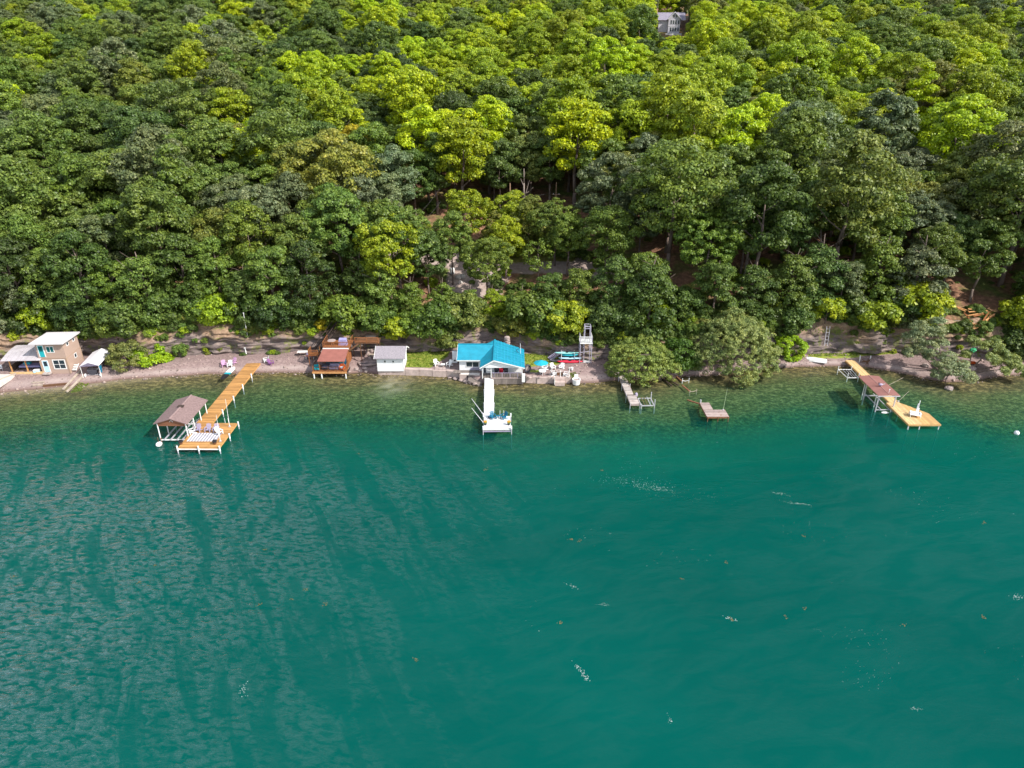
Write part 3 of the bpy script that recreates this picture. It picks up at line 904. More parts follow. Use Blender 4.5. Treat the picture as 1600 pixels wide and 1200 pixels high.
def jitter(tint, seed):
    r = random.Random(seed)
    k = r.uniform(.86, 1.16)
    return [tint[0] * k * r.uniform(.9, 1.1), tint[1] * k, tint[2] * k * r.uniform(.8, 1.25)]

MARKS = [(62, 'above the tan house'), (150, 'above the tarp canopy'), (250, 'above the olive willow bush'), (330, 'above the boat shelter'),
         (400, 'above the orange dock'), (465, 'above the stair deck'), (520, 'above the brown cabin'), (608, 'above the white shed'), (675, 'above the lawn'), (765, 'above the blue cottage'),
         (850, 'above the teal umbrella'), (920, 'above the lift tower'), (1000, 'above the low willow'), (1140, 'above the rounded willow'), (1225, 'above the lime bush'),
         (1290, 'above the upturned rowboat'), (1370, 'above the brown canopy'), (1450, 'above the silvery willow'), (1520, 'above the lumber heap'), (1585, 'above the buoy')]
KINDW = {'broad': 'broadleaf tree', 'light': 'feathery tree', 'edge': 'low-branched tree', 'sapling': 'thin young tree', 'narrow': 'narrow tree', 'cone': 'conical tree'}
def rowword(t):
    d = t['y'] - float(Yt(t['x']))
    for lim, w in ((5, 'on the lip'), (14, 'behind the lip'), (26, 'low on the slope'), (40, 'partway up'), (58, 'midway up')):
        if d < lim: return w
    return 'high up'
buckets = {}
for t in solo:
    lm = min(MARKS, key=lambda m: abs(m[0] - t['px']))[1]
    buckets.setdefault(f"{t['tint']} {KINDW[t['kind']]} {rowword(t)} {lm}", []).append(t)
ORD = ['leftmost', 'second from left', 'third from left', 'fourth from left', 'fifth from left', 'sixth from left']
for lab, ts_ in buckets.items():
    ts_.sort(key=lambda t: t['px'])
    for i, t in enumerate(ts_):
        if len(ts_) == 1: t['label'] = lab
        elif len(ts_) == 2: t['label'] = ('left' if i == 0 else 'right') + ' of two ' + lab.replace(' tree ', ' trees ', 1)
        else: t['label'] = ORD[min(i, 5)] + ' ' + lab
for i, t in enumerate(solo):
    small = t['kind'] == 'sapling'
    root = thing('young_tree' if small else 'broadleaf_tree' if t['kind'] != 'cone' else 'conifer_tree', t['label'], 'tree', (t['x'], t['y'], t['z']), t['rz'], 'trees on the wooded slope')
    root.scale = (t['s'],) * 3
    c = obj('crown', LIB[t['kind']][t['k']], None, root)
    c['tint'] = jitter(TINTS[t['tint']], i)
    tm = TRUNK_S if small else TRUNKS[i % 3]
    obj('trunk', tm, None, root)
    if i == 0: pass

# the rest of the wood, one object: points that carry size, turn and tint, and an instance of a crown and trunk on each
SRC = {}
for o in COL.objects:
    if o.type == 'MESH' and o.parent is not None: SRC.setdefault(o.data.name, o)
def scatter(name, pts, variants, label, seed=0):
    """pts: (x, y, z, scale, rz, variant, tint); variants: lists of source objects"""
    P = np.array([p[:3] for p in pts], np.float32)
    me = bpy.data.meshes.new(name)
    me.vertices.add(len(P)); me.vertices.foreach_set('co', P.ravel())
    attr(me, 'size', [p[3] for p in pts]); attr(me, 'turn', [p[4] for p in pts]); attr(me, 'variant', [p[5] for p in pts])
    a = me.attributes.new('tint', 'FLOAT_COLOR', 'POINT')
    a.data.foreach_set('color', np.array([(*p[6], 1) for p in pts], np.float32).ravel())
    o = bpy.data.objects.new(name, me); COL.objects.link(o)
    tag(o, label, kind='stuff')
    ng = bpy.data.node_groups.new(name, 'GeometryNodeTree')
    ng.interface.new_socket(name='Geometry', in_out='INPUT', socket_type='NodeSocketGeometry')
    ng.interface.new_socket(name='Geometry', in_out='OUTPUT', socket_type='NodeSocketGeometry')
    nn = ng.nodes
    gi, go = nn.new('NodeGroupInput'), nn.new('NodeGroupOutput')
    join = nn.new('GeometryNodeJoinGeometry')
    def named(n):
        k = nn.new('GeometryNodeInputNamedAttribute'); k.data_type = 'FLOAT'; k.inputs[0].default_value = n
        return k.outputs[0]
    size, turn, var = named('size'), named('turn'), named('variant')
    cx = nn.new('ShaderNodeCombineXYZ'); ng.links.new(turn, cx.inputs[2])
    for vi, srcs in enumerate(variants):
        cmp_ = nn.new('FunctionNodeCompare'); cmp_.data_type = 'FLOAT'; cmp_.operation = 'EQUAL'
        ng.links.new(var, cmp_.inputs[0]); cmp_.inputs[1].default_value = vi; cmp_.inputs['Epsilon'].default_value = .1
        for s in srcs:
            oi = nn.new('GeometryNodeObjectInfo'); oi.inputs['Object'].default_value = s
            oi.inputs['As Instance'].default_value = False
            ip = nn.new('GeometryNodeInstanceOnPoints')
            ng.links.new(gi.outputs[0], ip.inputs['Points']); ng.links.new(cmp_.outputs[0], ip.inputs['Selection'])
            ng.links.new(oi.outputs['Geometry'], ip.inputs['Instance']); ng.links.new(cx.outputs[0], ip.inputs['Rotation']); ng.links.new(size, ip.inputs['Scale'])
            ng.links.new(ip.outputs[0], join.inputs[0])
    ng.links.new(join.outputs[0], go.inputs[0])
    md = o.modifiers.new('wood', 'NODES'); md.node_group = ng
    return o
kinds = [('broad', i) for i in range(8)] + [('light', 0), ('light', 1), ('edge', 0), ('edge', 1), ('edge', 2), ('cone', 0)]
kinds = [k for k in kinds if LIB[k[0]][k[1]].name in SRC]
variants = [[SRC[LIB[a][b].name], SRC[TRUNKS[i % 3].name]] for i, (a, b) in enumerate(kinds)]
pts = []
for i, t in enumerate(rest):
    kk = (t['kind'], t['k'])
    vi = kinds.index(kk) if kk in kinds else i % 6
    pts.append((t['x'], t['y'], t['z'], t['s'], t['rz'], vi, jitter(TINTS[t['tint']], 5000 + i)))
scatter('far_wood', pts, variants, 'dense deciduous wood covering the upper hillside')
print('TREES', len(ALLT), 'solo', len(solo), 'rest', len(rest))
# ------------------------------------------------------------------ bushes and shore willows
def bush(px, py, k, s, tint, label, z=None, group=None, name='bush'):
    p = G(px, py)
    r = thing(name, label, 'bush', p, rndT.uniform(0, 6), group)
    r.scale = (s,) * 3
    c = obj('crown', BUSH[k], None, r); c['tint'] = jitter(TINTS[tint], px)
    obj('stem', TRUNK_B, None, r)
    return r
TRUNK_B.materials.clear(); TRUNK_B.materials.append(M['bark'])
BUSHES = [(25, 492, 0, 1.5, 'yellow green', 'yellow green bush on the bluff top behind the carport'), (66, 515, 1, 1.6, 'yellow green', 'yellow green bush on the bluff behind the tan house roof'),
          (185, 535, 0, 1.3, 'mid green', 'mid green bush on the bluff behind the tarp boat canopy'), (205, 520, 0, 1.6, 'deep green', 'deep green bush at the bluff end left of the rock face'),
          (318, 500, 0, 1.25, 'mid green', 'mid green bush hanging over the rock behind the gravel beach'), (345, 508, 0, 1.5, 'yellow green', 'bright bush hanging over the bluff above the pink chairs'),
          (502, 515, 1, .75, 'golden yellow', 'small golden bush on the bluff above the stair deck'), (540, 512, 0, 1.7, 'mid green', 'leafy bush hanging over the brown cabin upper deck'),
          (590, 520, 0, 1.4, 'mid green', 'leafy bush above the raised walkway beside the shed'), (618, 533, 1, 1.5, 'yellow green', 'yellowish vine bush behind the white shed roof'),
          (655, 535, 0, 1.3, 'mid green', 'green bush on the bluff behind the lawn'), (682, 528, 0, 1.7, 'deep green', 'dark bush on the bluff behind the white patio chairs'), (700, 545, 1, 1.2, 'olive green', 'olive bush at the foot of the bluff beside the blue roof'),
          (725, 512, 0, 1.7, 'olive green', 'olive bush on the bluff above the blue roof wing'), (830, 512, 0, 1.9, 'mid green', 'mid green bush on the bluff above the teal umbrella'), (858, 515, 0, 1.7, 'mid green', 'mid green bush above the lower end of the grey stairs'),
          (885, 522, 0, 1.6, 'yellow green', 'yellowish bush above the kayak rack'), (945, 520, 0, 1.6, 'deep green', 'deep green bush on the bluff beside the white lift tower'),
          (1020, 505, 1, 2.0, 'yellow green', 'yellow green bush at the lip beside the eroded path'), (1066, 497, 0, 1.5, 'deep green', 'dark bush at the foot of the eroded path'),
          (1290, 500, 1, 1.6, 'yellow green', 'yellow green bush on the lip above the upturned rowboat'), (1368, 512, 1, 1.9, 'yellow green', 'yellow green bush hanging over the rock above the right dock'), (1432, 500, 0, 1.9, 'yellow green', 'yellowish bush on the lip above the silvery willow'),
          (1590, 512, 0, 1.5, 'yellow green', 'yellow bush on the bluff right of the lumber heap'), (1240, 520, 0, 1.3, 'deep green', 'dark bush on the bluff above the lime bush'), (1405, 505, 0, 1.5, 'deep green', 'dark bush on the lip left of the silvery willow'),
          (120, 512, 0, 1.5, 'deep green', 'dark bush on the bluff behind the tan house'), (262, 500, 0, 1.6, 'deep green', 'dark bush on the lip above the grey rock face'), (430, 515, 0, 1.5, 'dark green', 'dark bush on the bluff left of the stair deck'),
          (470, 508, 0, 1.4, 'deep green', 'deep green bush on the lip above the stair deck'), (800, 525, 1, 1.3, 'olive green', 'olive bush on the bluff behind the stone chimney'), (975, 515, 0, 1.4, 'mid green', 'mid green bush on the lip behind the low shore willow'),
          (1590, 560, 0, 1.6, 'deep green', 'dark bush at the bluff foot beside the right willow'), (1335, 505, 0, 1.4, 'deep green', 'dark bush on the lip above the ladder')]
BUSHES += [(762, 402, 0, 1.2, 'yellow green', 'yellow green bush at the lane edge nearest the tall pole'), (786, 396, 1, 1.6, 'olive green', 'olive bush in the clearing right below the tall pole'), (812, 398, 0, 1.3, 'yellow green', 'yellow green bush in the middle of the clearing'),
           (838, 394, 1, 1.5, 'olive green', 'olive bush in the clearing right of its middle'), (862, 400, 0, 1.3, 'mid green', 'mid green bush towards the right of the clearing'), (890, 404, 0, 1.4, 'mid green', 'mid green bush at the right end of the clearing'), (775, 384, 1, 1.3, 'yellow green', 'small yellow green bush just below the tall pole foot')]
for b in BUSHES: bush(*b, group='bushes on the bluff')

def willow(name, label, px, py, lobes, tint, seed, stems, size=.17, droop=.0, nclump=18, nleaf=62, cr=.50, group=None):
    """a shore willow from explicit boughs: lobes are (x, y, z, r) about its foot"""
    p = G(px, py)
    r = thing(name, label, 'tree' if 'tree' in name else 'bush', p, 0, group)
    me = crown('crown', seed, 3, 0, 6, lobes=lobes, nclump=nclump, nleaf=nleaf, size=size, clump_r=cr, droop=droop)
    c = obj('crown', me, None, r); c['tint'] = list(TINTS_W[tint])
    b = MB()
    for (x, y, z, rr) in stems: b.tube((0, 0, -.5), (x * .5, y * .5, z * .42), rr, 7, rr * .7).tube((x * .5, y * .5, z * .42), (x, y, z), rr * .7, 6, rr * .25)
    b.build('trunk', M['bark'], r)
    return r
TINTS_W = {'willow': (.250, .320, .066), 'willow2': (.270, .325, .095), 'silver': (.285, .335, .165), 'lime': (.27, .42, .010), 'dark': (.085, .165, .020), 'olive': (.225, .250, .065)}
def dome(R, H, n, seed, lr=.36, sq=1.0):
    rnd = random.Random(seed); out = []
    for i in range(n):
        w = (i + .5) / n
        th = i * 2.39996
        q = math.sqrt(1 - w * w) * rnd.uniform(.62, .84)
        out.append((R * q * math.cos(th), R * sq * q * math.sin(th), .35 + H * .72 * w * rnd.uniform(.85, 1.1), R * lr * rnd.uniform(.8, 1.2)))
    out.append((0, 0, H * .35, R * .5))
    return out
willow('willow_bush', 'low wide olive willow bush leaning over the old dock', 1001, 582, dome(5.4, 5.2, 26, 1), 'willow', 101, [(2, 0, 3, .12), (-2, .5, 3, .12), (0, -1, 3, .1)], nclump=24)
willow('willow_tree', 'big rounded olive green willow by the shore', 1141, 574, [(a * 1.0, b, c * 1.0, d) for a, b, c, d in dome(6.6, 11.0, 42, 2, .32)], 'willow2', 102, [(2, 0, 6, .22), (-2.5, .5, 5, .2), (0, -1, 6, .2)], nclump=28)
willow('shore_bush', 'dark green bush between the two rounded willows', 1062, 572, dome(3.0, 4.6, 11, 3, .40), 'dark', 103, [(1, 0, 2, .08), (-1, 0, 2, .08)], size=.25, cr=.7, nclump=12, nleaf=66)
willow('shore_bush', 'bright lime green bush beside the big rounded willow', 1226, 558, dome(2.6, 4.8, 11, 4, .42), 'lime', 104, [(1, 0, 2.5, .08), (-1, 0, 2.5, .08)], size=.24, nclump=13)
willow('willow_bush', 'olive willow bush beside the white tarp boat canopy', 202, 569, dome(3.2, 3.7, 15, 5, .38), 'olive', 105, [(1.5, 0, 2.2, .08), (-1.2, .4, 2, .08)], nclump=11)
willow('shore_bush', 'low lime green ground bush at the foot of the grey rock face', 236, 563, dome(2.9, 1.9, 10, 6, .36), 'lime', 106, [(1, 0, .8, .05), (-1, 0, .8, .05)], size=.22, cr=.5)
willow('willow_tree', 'ragged silvery willow with open boughs right of the right dock', 1478, 582,
       [(-4.6, 1.5, 7.0, 1.9), (-6.0, 1.2, 5.2, 1.7), (-3.4, 1.2, 5.6, 2.0), (-5.2, .8, 6.0, 1.7), (-2.8, .6, 6.6, 1.5), (-3.9, .0, 4.4, 1.5), (-1.4, -1.6, 3.2, 1.3), (-2.6, -2.0, 2.6, 1.3), (-.2, -3.2, 2.4, 1.3), (-4.8, .6, 3.8, 1.4), (-6.4, .4, 3.2, 1.0), (-2.4, 1.6, 8.0, 1.1), (-1.6, .8, 4.6, 1.1), (-3.0, .2, 3.0, 1.1),
        (-2.0, -3.4, 1.9, 1.3), (-.6, -4.0, 1.7, 1.3), (.6, -4.4, 1.3, 1.1), (-1.2, -2.6, 2.6, 1.1), (-3.4, -3.2, 1.2, .8), (.2, -2.4, 2.0, .8)], 'silver', 107,
       [(-4.6, 1.2, 5.5, .2), (-1, -3.6, 1.6, .2), (-2.2, 1.4, 6, .16), (-5.4, .6, 3.6, .14), (.4, -4, 1.2, .12)], nclump=24, cr=.48)
willow('willow_tree', 'low spreading pale willow over the water at far right', 1512, 580,
       [(1.0, .6, 3.6, 1.4), (2.2, .2, 3.8, 1.6), (3.0, .2, 4.4, 1.3), (4.2, -.8, 2.9, 1.4), (5.2, -1.6, 2.4, 1.3), (1.8, -1.2, 2.6, 1.2), (3.6, .4, 3.4, 1.2), (2.8, -.8, 2.4, 1.2), (4.4, -1.6, 1.9, 1.3), (5.8, -2.2, 1.6, 1.2), (3.6, -2.6, 1.2, 1.0), (6.6, -2.8, 1.1, 1.0), (.4, 1.6, 4.4, .9), (-.6, .4, 2.6, .8), (5.0, -.4, 2.4, .9)],
       'willow2', 108, [(2.4, .2, 3, .18), (4.6, -1.4, 1.7, .16), (6, -2.4, 1.4, .12), (.6, 1.2, 3.6, .12)], nclump=24, cr=.46)

# soft low growth on the bluff and the wood floor, too much to count
rndU = random.Random(5)
pts = []
for i in range(2600):
    x = rndU.uniform(-110, 110)
    yt = float(Yt(x)); yf = float(Yf(x))
    foot = False
    if rndU.random() < .35: y = yt + rndU.uniform(-1.2, 2.5)
    elif rndU.random() < .5: y = yf + (yt - yf) * rndU.random() ** .6
    elif rndU.random() < .3: y = yf + rndU.uniform(-.3, .5); foot = True
    else: y = yt + rndU.uniform(2, 45)
    px, py = project((x, y, ground_z(x, y)))
    if 640 < px < 905 and 395 < py < 424 or (1478 < px < 1562 and 470 < py < 535 and rndU.random() < .55): continue
    if y < yf + .6 and (float(walled(x)) > .2 or rndU.random() < .45): continue
    n = float(vnoise(x * .16, y * .3, 41))
    if n < .30 and y < yt + 3: continue
    tn = rndU.choice(['mid green', 'yellow green', 'deep green', 'olive green', 'mid green', 'deep green'])
    pts.append((x, y, ground_z(x, y) - .35, rndU.uniform(.16, .34) if foot else rndU.uniform(.22, .62), rndU.uniform(0, 6.28), rndU.randrange(2), jitter(TINTS[tn], i)))
SRC2 = {}
for o in COL.objects:
    if o.type == 'MESH' and o.parent is not None and o.data in BUSH: SRC2.setdefault(o.data.name, o)
scatter('undergrowth', pts, [[SRC2[b.name]] for b in BUSH], 'low green undergrowth along the bluff and wood floor')

# grass tufts on lawn and shore
rndG = random.Random(9)
V, F = [], []
def tuft(x, y, z, h):
    for _ in range(3):
        a = rndG.uniform(0, 6.28); w = .05; dx, dy = math.cos(a) * w, math.sin(a) * w
        ox, oy = rndG.uniform(-.1, .1), rndG.uniform(-.1, .1)
        b = len(V)
        V.extend([(x + ox - dx, y + oy - dy, z - .02), (x + ox + dx, y + oy + dy, z - .02), (x + ox + dx * .3 + rndG.uniform(-.06, .06), y + oy + dy * .3, z + h), (x + ox - dx * .3, y + oy - dy * .3 + rndG.uniform(-.06, .06), z + h * .8)])
        F.append((b, b + 1, b + 2, b + 3))
for poly, n in (([(634, 573), (692, 574), (700, 556), (712, 548), (634, 546)], 900), ([(822, 572), (866, 569), (884, 562), (850, 553), (816, 553)], 600), ([(206, 572), (262, 563), (300, 553), (210, 550)], 700), ([(1265, 558), (1330, 556), (1400, 553), (1400, 550), (1262, 550)], 600), ([(108, 602), (122, 600), (136, 590), (120, 590)], 260), ([(892, 586), (902, 585), (900, 579), (891, 580)], 120)):
    wp = [W(a, b, 1.1) for a, b in poly]
    x0, x1 = min(p.x for p in wp), max(p.x for p in wp); y0, y1 = min(p.y for p in wp), max(p.y for p in wp)
    q = [(p.x, p.y) for p in wp]
    k = 0
    while k < n:
        k += 1
        x, y = rndG.uniform(x0, x1), rndG.uniform(y0, y1)
        if float(inpoly(np.array(x), np.array(y), q, .8)) > .45: tuft(x, y, ground_z(x, y), rndG.uniform(.06, .22))
tag(obj('grass', np_mesh('grass', V, F), plain('grass_blade', (.15, .22, .02), .8, .4, 3, bump=0)), 'short green grass on the lawn and shore', kind='stuff')

# ------------------------------------------------------------------ furniture builders
def adirondack(label, loc, rz, mat, group, proto={}):
    if mat.name in proto: return dup(proto[mat.name], loc, rz, label, group)
    r = thing('adirondack_chair', label, 'chair', loc, rz, group)      # faces local -y
    b = MB()
    for k in range(5): b.beam((-.27, -.30 + k * .115, .37 - k * .03), (.27, -.30 + k * .115, .37 - k * .03), .095, .03)
    b.build('seat', mat, r)
    b = MB()
    for k in range(5):
        x = (k - 2) * .115
        b.beam((x * .85, .20, .26), (x * 1.25, .55, 1.02 - abs(k - 2) * .05), .10, .03, up=(0, -1, .4))
    b.beam((-.28, .42, .62), (.28, .42, .62), .06, .03)
    b.build('backrest', mat, r)
    for s in (-1, 1):
        MB().box(s * .36 - .07, -.38, .56, s * .36 + .07, .38, .595).build('armrest', mat, r)
        MB().box(s * .33 - .05, -.36, 0, s * .33 + .05, -.28, .56).build('leg', mat, r)
        MB().beam((s * .33, -.30, .36), (s * .33, .56, .03), .04, .13).build('leg', mat, r)
    proto[mat.name] = r
    return r

def posts(root, spots, z0, z1, r, mat, cap=None, name='post'):
    for x, y in spots:
        o = MB().tube((x, y, z0), (x, y, z1), r, 10).build(name, mat, root)
        if cap: MB().tube((x, y, z1 - cap), (x, y, z1 + .02), r * 1.35, 10).build('sleeve', M['white_plastic'], o)

def decking(root, x0, y0, x1, y1, z, mat, along='x', bw=.15, gap=.012, th=.04, sec=3.0, name='deck_section', seed=0):
    """crosswise boards laid in sections; each section is one part of joined boards"""
    rnd = random.Random(seed)
    a0, a1 = (y0, y1) if along == 'x' else (x0, x1)
    n = max(1, round((a1 - a0) / sec))
    for s in range(n):
        b = MB()
        p, q = a0 + (a1 - a0) * s / n + .02, a0 + (a1 - a0) * (s + 1) / n - .02
        m = max(1, int((q - p) / bw)); w = (q - p) / m
        for i in range(m):
            u, v = p + i * w, p + (i + 1) * w - gap
            dz = rnd.uniform(-.006, .006)
            if along == 'x': b.box(x0 + rnd.uniform(-.015, .015), u, z - th + dz, x1 + rnd.uniform(-.015, .015), v, z + dz)
            else: b.box(u, y0 + rnd.uniform(-.015, .015), z - th + dz, v, y1 + rnd.uniform(-.015, .015), z + dz)
        b.build(name, mat, root, kind='stuff')

def frame_under(root, x0, y0, x1, y1, z, mat, name='fascia'):
    b = MB()
    b.box(x0 - .03, y0 - .04, z - .26, x1 + .03, y0, z - .045).box(x0 - .03, y1, z - .26, x1 + .03, y1 + .04, z - .045)
    b.box(x0 - .04, y0 + .002, z - .26, x0, y1 - .002, z - .045).box(x1, y0 + .002, z - .26, x1 + .04, y1 - .002, z - .045)
    n = max(1, int((y1 - y0) / 1.5))
    for k in range(1, n): b.box(x0 + .003, y0 + (y1 - y0) * k / n - .03, z - .24, x1 - .003, y0 + (y1 - y0) * k / n + .03, z - .055)
    b.build(name, mat, root)

def window(root, x, y, z, w, h, face='y', frame=None, pane=None, mull=0, cross=0, fw=.09, d=.05, name='window'):
    """a window on the wall plane: face 'y' looks to -y, 'x' looks to +x; (x, y, z) is its lower left corner"""
    frame, pane = frame or M['white_paint'], pane or M['glass']
    b = MB(); g = MB()
    def box(bb, u0, v0, u1, v1, o0, o1):
        if face == 'y': bb.box(x + u0, y - o1, z + v0, x + u1, y - o0, z + v1)
        else: bb.box(x + o0, y + u0, z + v0, x + o1, y + u1, z + v1)
    box(b, -fw, -fw, w + fw, 0, .002, d); box(b, -fw, h, w + fw, h + fw, .002, d)
    box(b, -fw, 0, 0, h, .002, d); box(b, w, 0, w + fw, h, .002, d)
    for k in range(1, mull + 1): box(b, w * k / (mull + 1) - .035, 0, w * k / (mull + 1) + .035, h, .003, d - .006)
    for k in range(1, cross + 1): box(b, 0, h * k / (cross + 1) - .025, w, h * k / (cross + 1) + .025, .004, d - .010)
    o = b.build(name, frame, root)
    box(g, 0, 0, w, h, .0015, .012)
    g.build('pane', pane, o)
    return o

# ------------------------------------------------------------------ tan two-storey beach house
HZ = 1.12
p = W(68, 581.5, HZ)
r = thing('beach_house', 'two storey tan beach house with flat white roof and teal door', 'house', (p.x, p.y, HZ), math.radians(3))
hw, hd, hh = 4.3, 4.4, 5.1
MB().box(0, 0, -.6, hw, hd, 2.45).build('wall', M['tan_siding'], r, label='tan lower storey wall')
MB().box(-.03, -.04, 2.53, hw + .03, hd + .03, hh - .05).build('wall', M['tan_siding'], r, label='tan upper storey wall')
MB().box(-.05, -.06, 2.45, hw + .05, hd + .05, 2.53).build('belt_trim', M['tan_trim'], r)
b = MB()
for x, y in ((0, 0), (hw, 0), (hw, hd)): b.box(x - .09, y - .09, -.3, x + .07, y + .07, 2.44)
b.build('corner_trim', M['tan_trim'], r)
MB().add([(-.55, -.75, hh + .02), (hw + .5, -.75, hh + .02), (hw + .5, hd + .4, hh - .42 + .25), (-.55, hd + .4, hh - .42 + .25),
          (-.55, -.75, hh + .2), (hw + .5, -.75, hh + .2), (hw + .5, hd + .4, hh - .02 + .05), (-.55, hd + .4, hh - .02 + .05)],
         [(3, 2, 1, 0), (4, 5, 6, 7), (0, 1, 5, 4), (1, 2, 6, 5), (2, 3, 7, 6), (3, 0, 4, 7)]).build('roof', M['pale_roof'], r)
def door(root, x, y, z, w, h, mat, glass, label):
    b = MB(); b.box(x - .10, y - .06, z - .02, x, y - .002, z + h + .1).box(x + w, y - .06, z - .02, x + w + .1, y - .002, z + h + .1).box(x - .10, y - .062, z + h + .001, x + w + .1, y - .002, z + h + .1)
    f = b.build('door', M['white_paint'], root, label=label)
    MB().box(x, y - .045, z, x + w, y - .004, z + h).build('door_leaf', mat, f)
    MB().box(x + .1, y - .052, z + h * .5, x + w - .1, y - .046, z + h - .12).build('pane', glass, f)
    MB().box(x + w - .12, y - .085, z + h * .45, x + w - .06, y - .053, z + h * .47).build('handle', M['steel'], f)
door(r, .35, -.04, 2.72, .78, 1.95, M['teal_paint'], M['teal_glass'], 'teal upper door in white trim')
door(r, .35, 0, .08, .78, 1.95, M['pale_blue'], M['glass'], 'glazed lower door in white trim')
window(r, 1.65, -.04, 3.55, 1.05, .92, pane=M['teal_glass'], mull=1)
window(r, 2.05, 0, .62, 1.75, 1.45, mull=1, cross=1, fw=.13)
window(r, hw + .035, 1.0, 4.2, .5, .5, 'x'); window(r, hw + .035, 2.9, 4.2, .5, .5, 'x')
window(r, hw + .002, 2.3, 1.5, .55, .6, 'x')
MB().box(.2, -.75, -.15, 1.35, -.06, .06).build('step', M['old_deck'], r)
b = MB()
for k in range(4): b.box(hw + .1, .3 + k * .28, .1 + k * .17, hw + .8, .58 + k * .28, .16 + k * .17)
b.beam((hw + .8, .2, .1), (hw + .8, 1.5, .75), .05, .16)
b.build('side_stairs', M['white_paint'], r)

# carport beside it
p = W(20, 582, HZ)
r = thing('carport', 'open carport with curved tin roof beside the tan house', 'carport', (p.x, p.y, HZ), math.radians(3))
cw, cd = 5.2, 4.0
for k in range(8):
    V_, F_ = [], []
    n = 8
    x0, x1 = -.9 + k * (cw + 1.1) / 8, -.9 + (k + 1) * (cw + 1.1) / 8 - .03
    for i in range(n + 1):
        t = i / n
        y = -.7 + t * (cd + .9); z = 2.35 + .75 * math.sin(min(1, t * 1.15) * math.pi / 2)
        V_ += [(x0, y, z), (x1, y, z + .012), (x0, y, z - .03), (x1, y, z - .018)]
    for i in range(n):
        a = i * 4
        F_ += [(a, a + 1, a + 5, a + 4), (a + 2, a + 6, a + 7, a + 3), (a, a + 4, a + 6, a + 2), (a + 1, a + 3, a + 7, a + 5)]
    F_ += [(0, 2, 3, 1), (4 * n, 4 * n + 1, 4 * n + 3, 4 * n + 2)]
    MB().add(V_, F_).build('roof_sheet', M['tin'], r)
for x in (0, 2.5): MB().beam((x, 0, -.5), (x, 0, 2.34), .16, .16).build('post', M['fresh_wood'], r)
for x in (0, 2.5): MB().beam((x, cd - .2, -.5), (x, cd - .2, 3.0), .14, .14).build('post', M['dark_wood'], r)
MB().box(-.9, -.08, 2.20, cw, .08, 2.33).build('header_beam', M['fresh_wood'], r)
b = MB()
for k in range(9): b.box(-.05, .3 + k * .38, -.3, 0.0, .62 + k * .38, 1.2)
b.build('side_boarding', M['dark_wood'], r)
MB().box(-.3, -.32, -.3, cw - .1, -.1, .12).build('edge_timber', M['pale_deck'], r)
q = Vector((p.x, p.y, HZ))
r = thing('covered_table', 'long low table under a lilac cloth beneath the carport', 'table', q + Vector((1.4, 1.6, .0)), math.radians(3))
MB().box(-.9, -.5, .62, 2.6, .7, .70).build('tabletop', M['lilac_cloth'], r)
MB().box(-.93, -.53, .40, 2.63, -.50, .69).build('cloth_drop', M['lilac_cloth'], r)
for x in (-.8, 2.5):
    for y in (-.4, .6): MB().box(x - .04, y - .04, -.1, x + .04, y + .04, .62).build('leg', M['dark_wood'], r)
r = thing('cooler', 'white and blue cooler box at the carport edge', 'cooler', q + Vector((3.9, .15, .0)), .2)
MB().box(-.45, -.25, 0, .45, .25, .35).build('body', M['pale_blue'], r); MB().box(-.47, -.27, .352, .47, .27, .45).build('lid', M['white_plastic'], r)
r = thing('bin', 'teal barrel standing beside the lower house door', 'barrel', q + Vector((4.5, .9, 0)), 0)
MB().lathe([(.30, 0), (.34, .4), (.32, .85)]).build('body', M['blue_plastic'], r, sm=True); MB().lathe([(.34, .852), (.34, .90)]).build('lid', M['teal_plastic'], r)
r = thing('chest', 'teal storage chest on the lilac table', 'box', q + Vector((1.5, 1.9, .70)), .1)
MB().box(-.5, -.3, 0, .5, .3, .28).build('body', M['teal_plastic'], r); MB().box(-.52, -.32, .282, .52, .32, .34).build('lid', M['teal_plastic'], r)
# terrace slabs in front of it
r = thing('terrace', 'pale concrete terrace beside the carport at far left', 'terrace', W(0, 590, 1.14), 0)
for i in range(3):
    for j in range(3):
        MB().box(-2.9 + i * 1.5, -3.3 + j * 1.5, -.5, -1.42 + i * 1.5, -1.82 + j * 1.5, .06).build('paving_slab', M['slab'], r)
MB().beam((1.75, 1.35, .1), (-.6, -3.6, .1), .2, .2).build('edge_timber', M['drift_wood'], r)
r = thing('folding_chair', 'white folding chair on the terrace left of the carport', 'chair', W(2, 579, 1.2), .5)
MB().box(-.25, -.25, .4, .25, .25, .44).build('seat', M['white_plastic'], r); MB().box(-.25, .22, .5, .25, .26, .95).build('backrest', M['white_plastic'], r)
for x in (-.23, .23): MB().beam((x, -.25, 0), (x, .25, .9), .04, .04).build('leg', M['steel'], r)

# timbers washed up along the edge
for i, (a, b_, w, m, lab) in enumerate([((50, 600), (70, 599), .22, 'drift_wood', 'pale plank lying on the beach before the tan house'), ((52, 604), (68, 603), .25, 'drift_wood', 'second pale plank nearest the water before the tan house'),
                                     ((68, 604.5), (106, 601.5), .34, 'brown_wood', 'long dark brown log at the waterline before the tan house'), ((128, 578), (99, 611), .26, 'drift_wood', 'left timber rail of the grassy boat ramp'),
                                     ((131, 588), (105, 615), .26, 'drift_wood', 'right timber rail of the grassy boat ramp'), ((168, 578), (199, 574), .14, 'drift_wood', 'grey pole lying below the olive willow bush'),
                                     ((205, 573.5), (262, 563), .22, 'drift_wood', 'long bleached log edging the beach under the rock face')]):
    A, B = G(*a), G(*b_)
    A.z = max(A.z, -.05) + .1; B.z = max(B.z, -.05) + .1
    tag(MB().beam(A, B, w, w * .9).build('timber', M[m]), lab, 'timber')

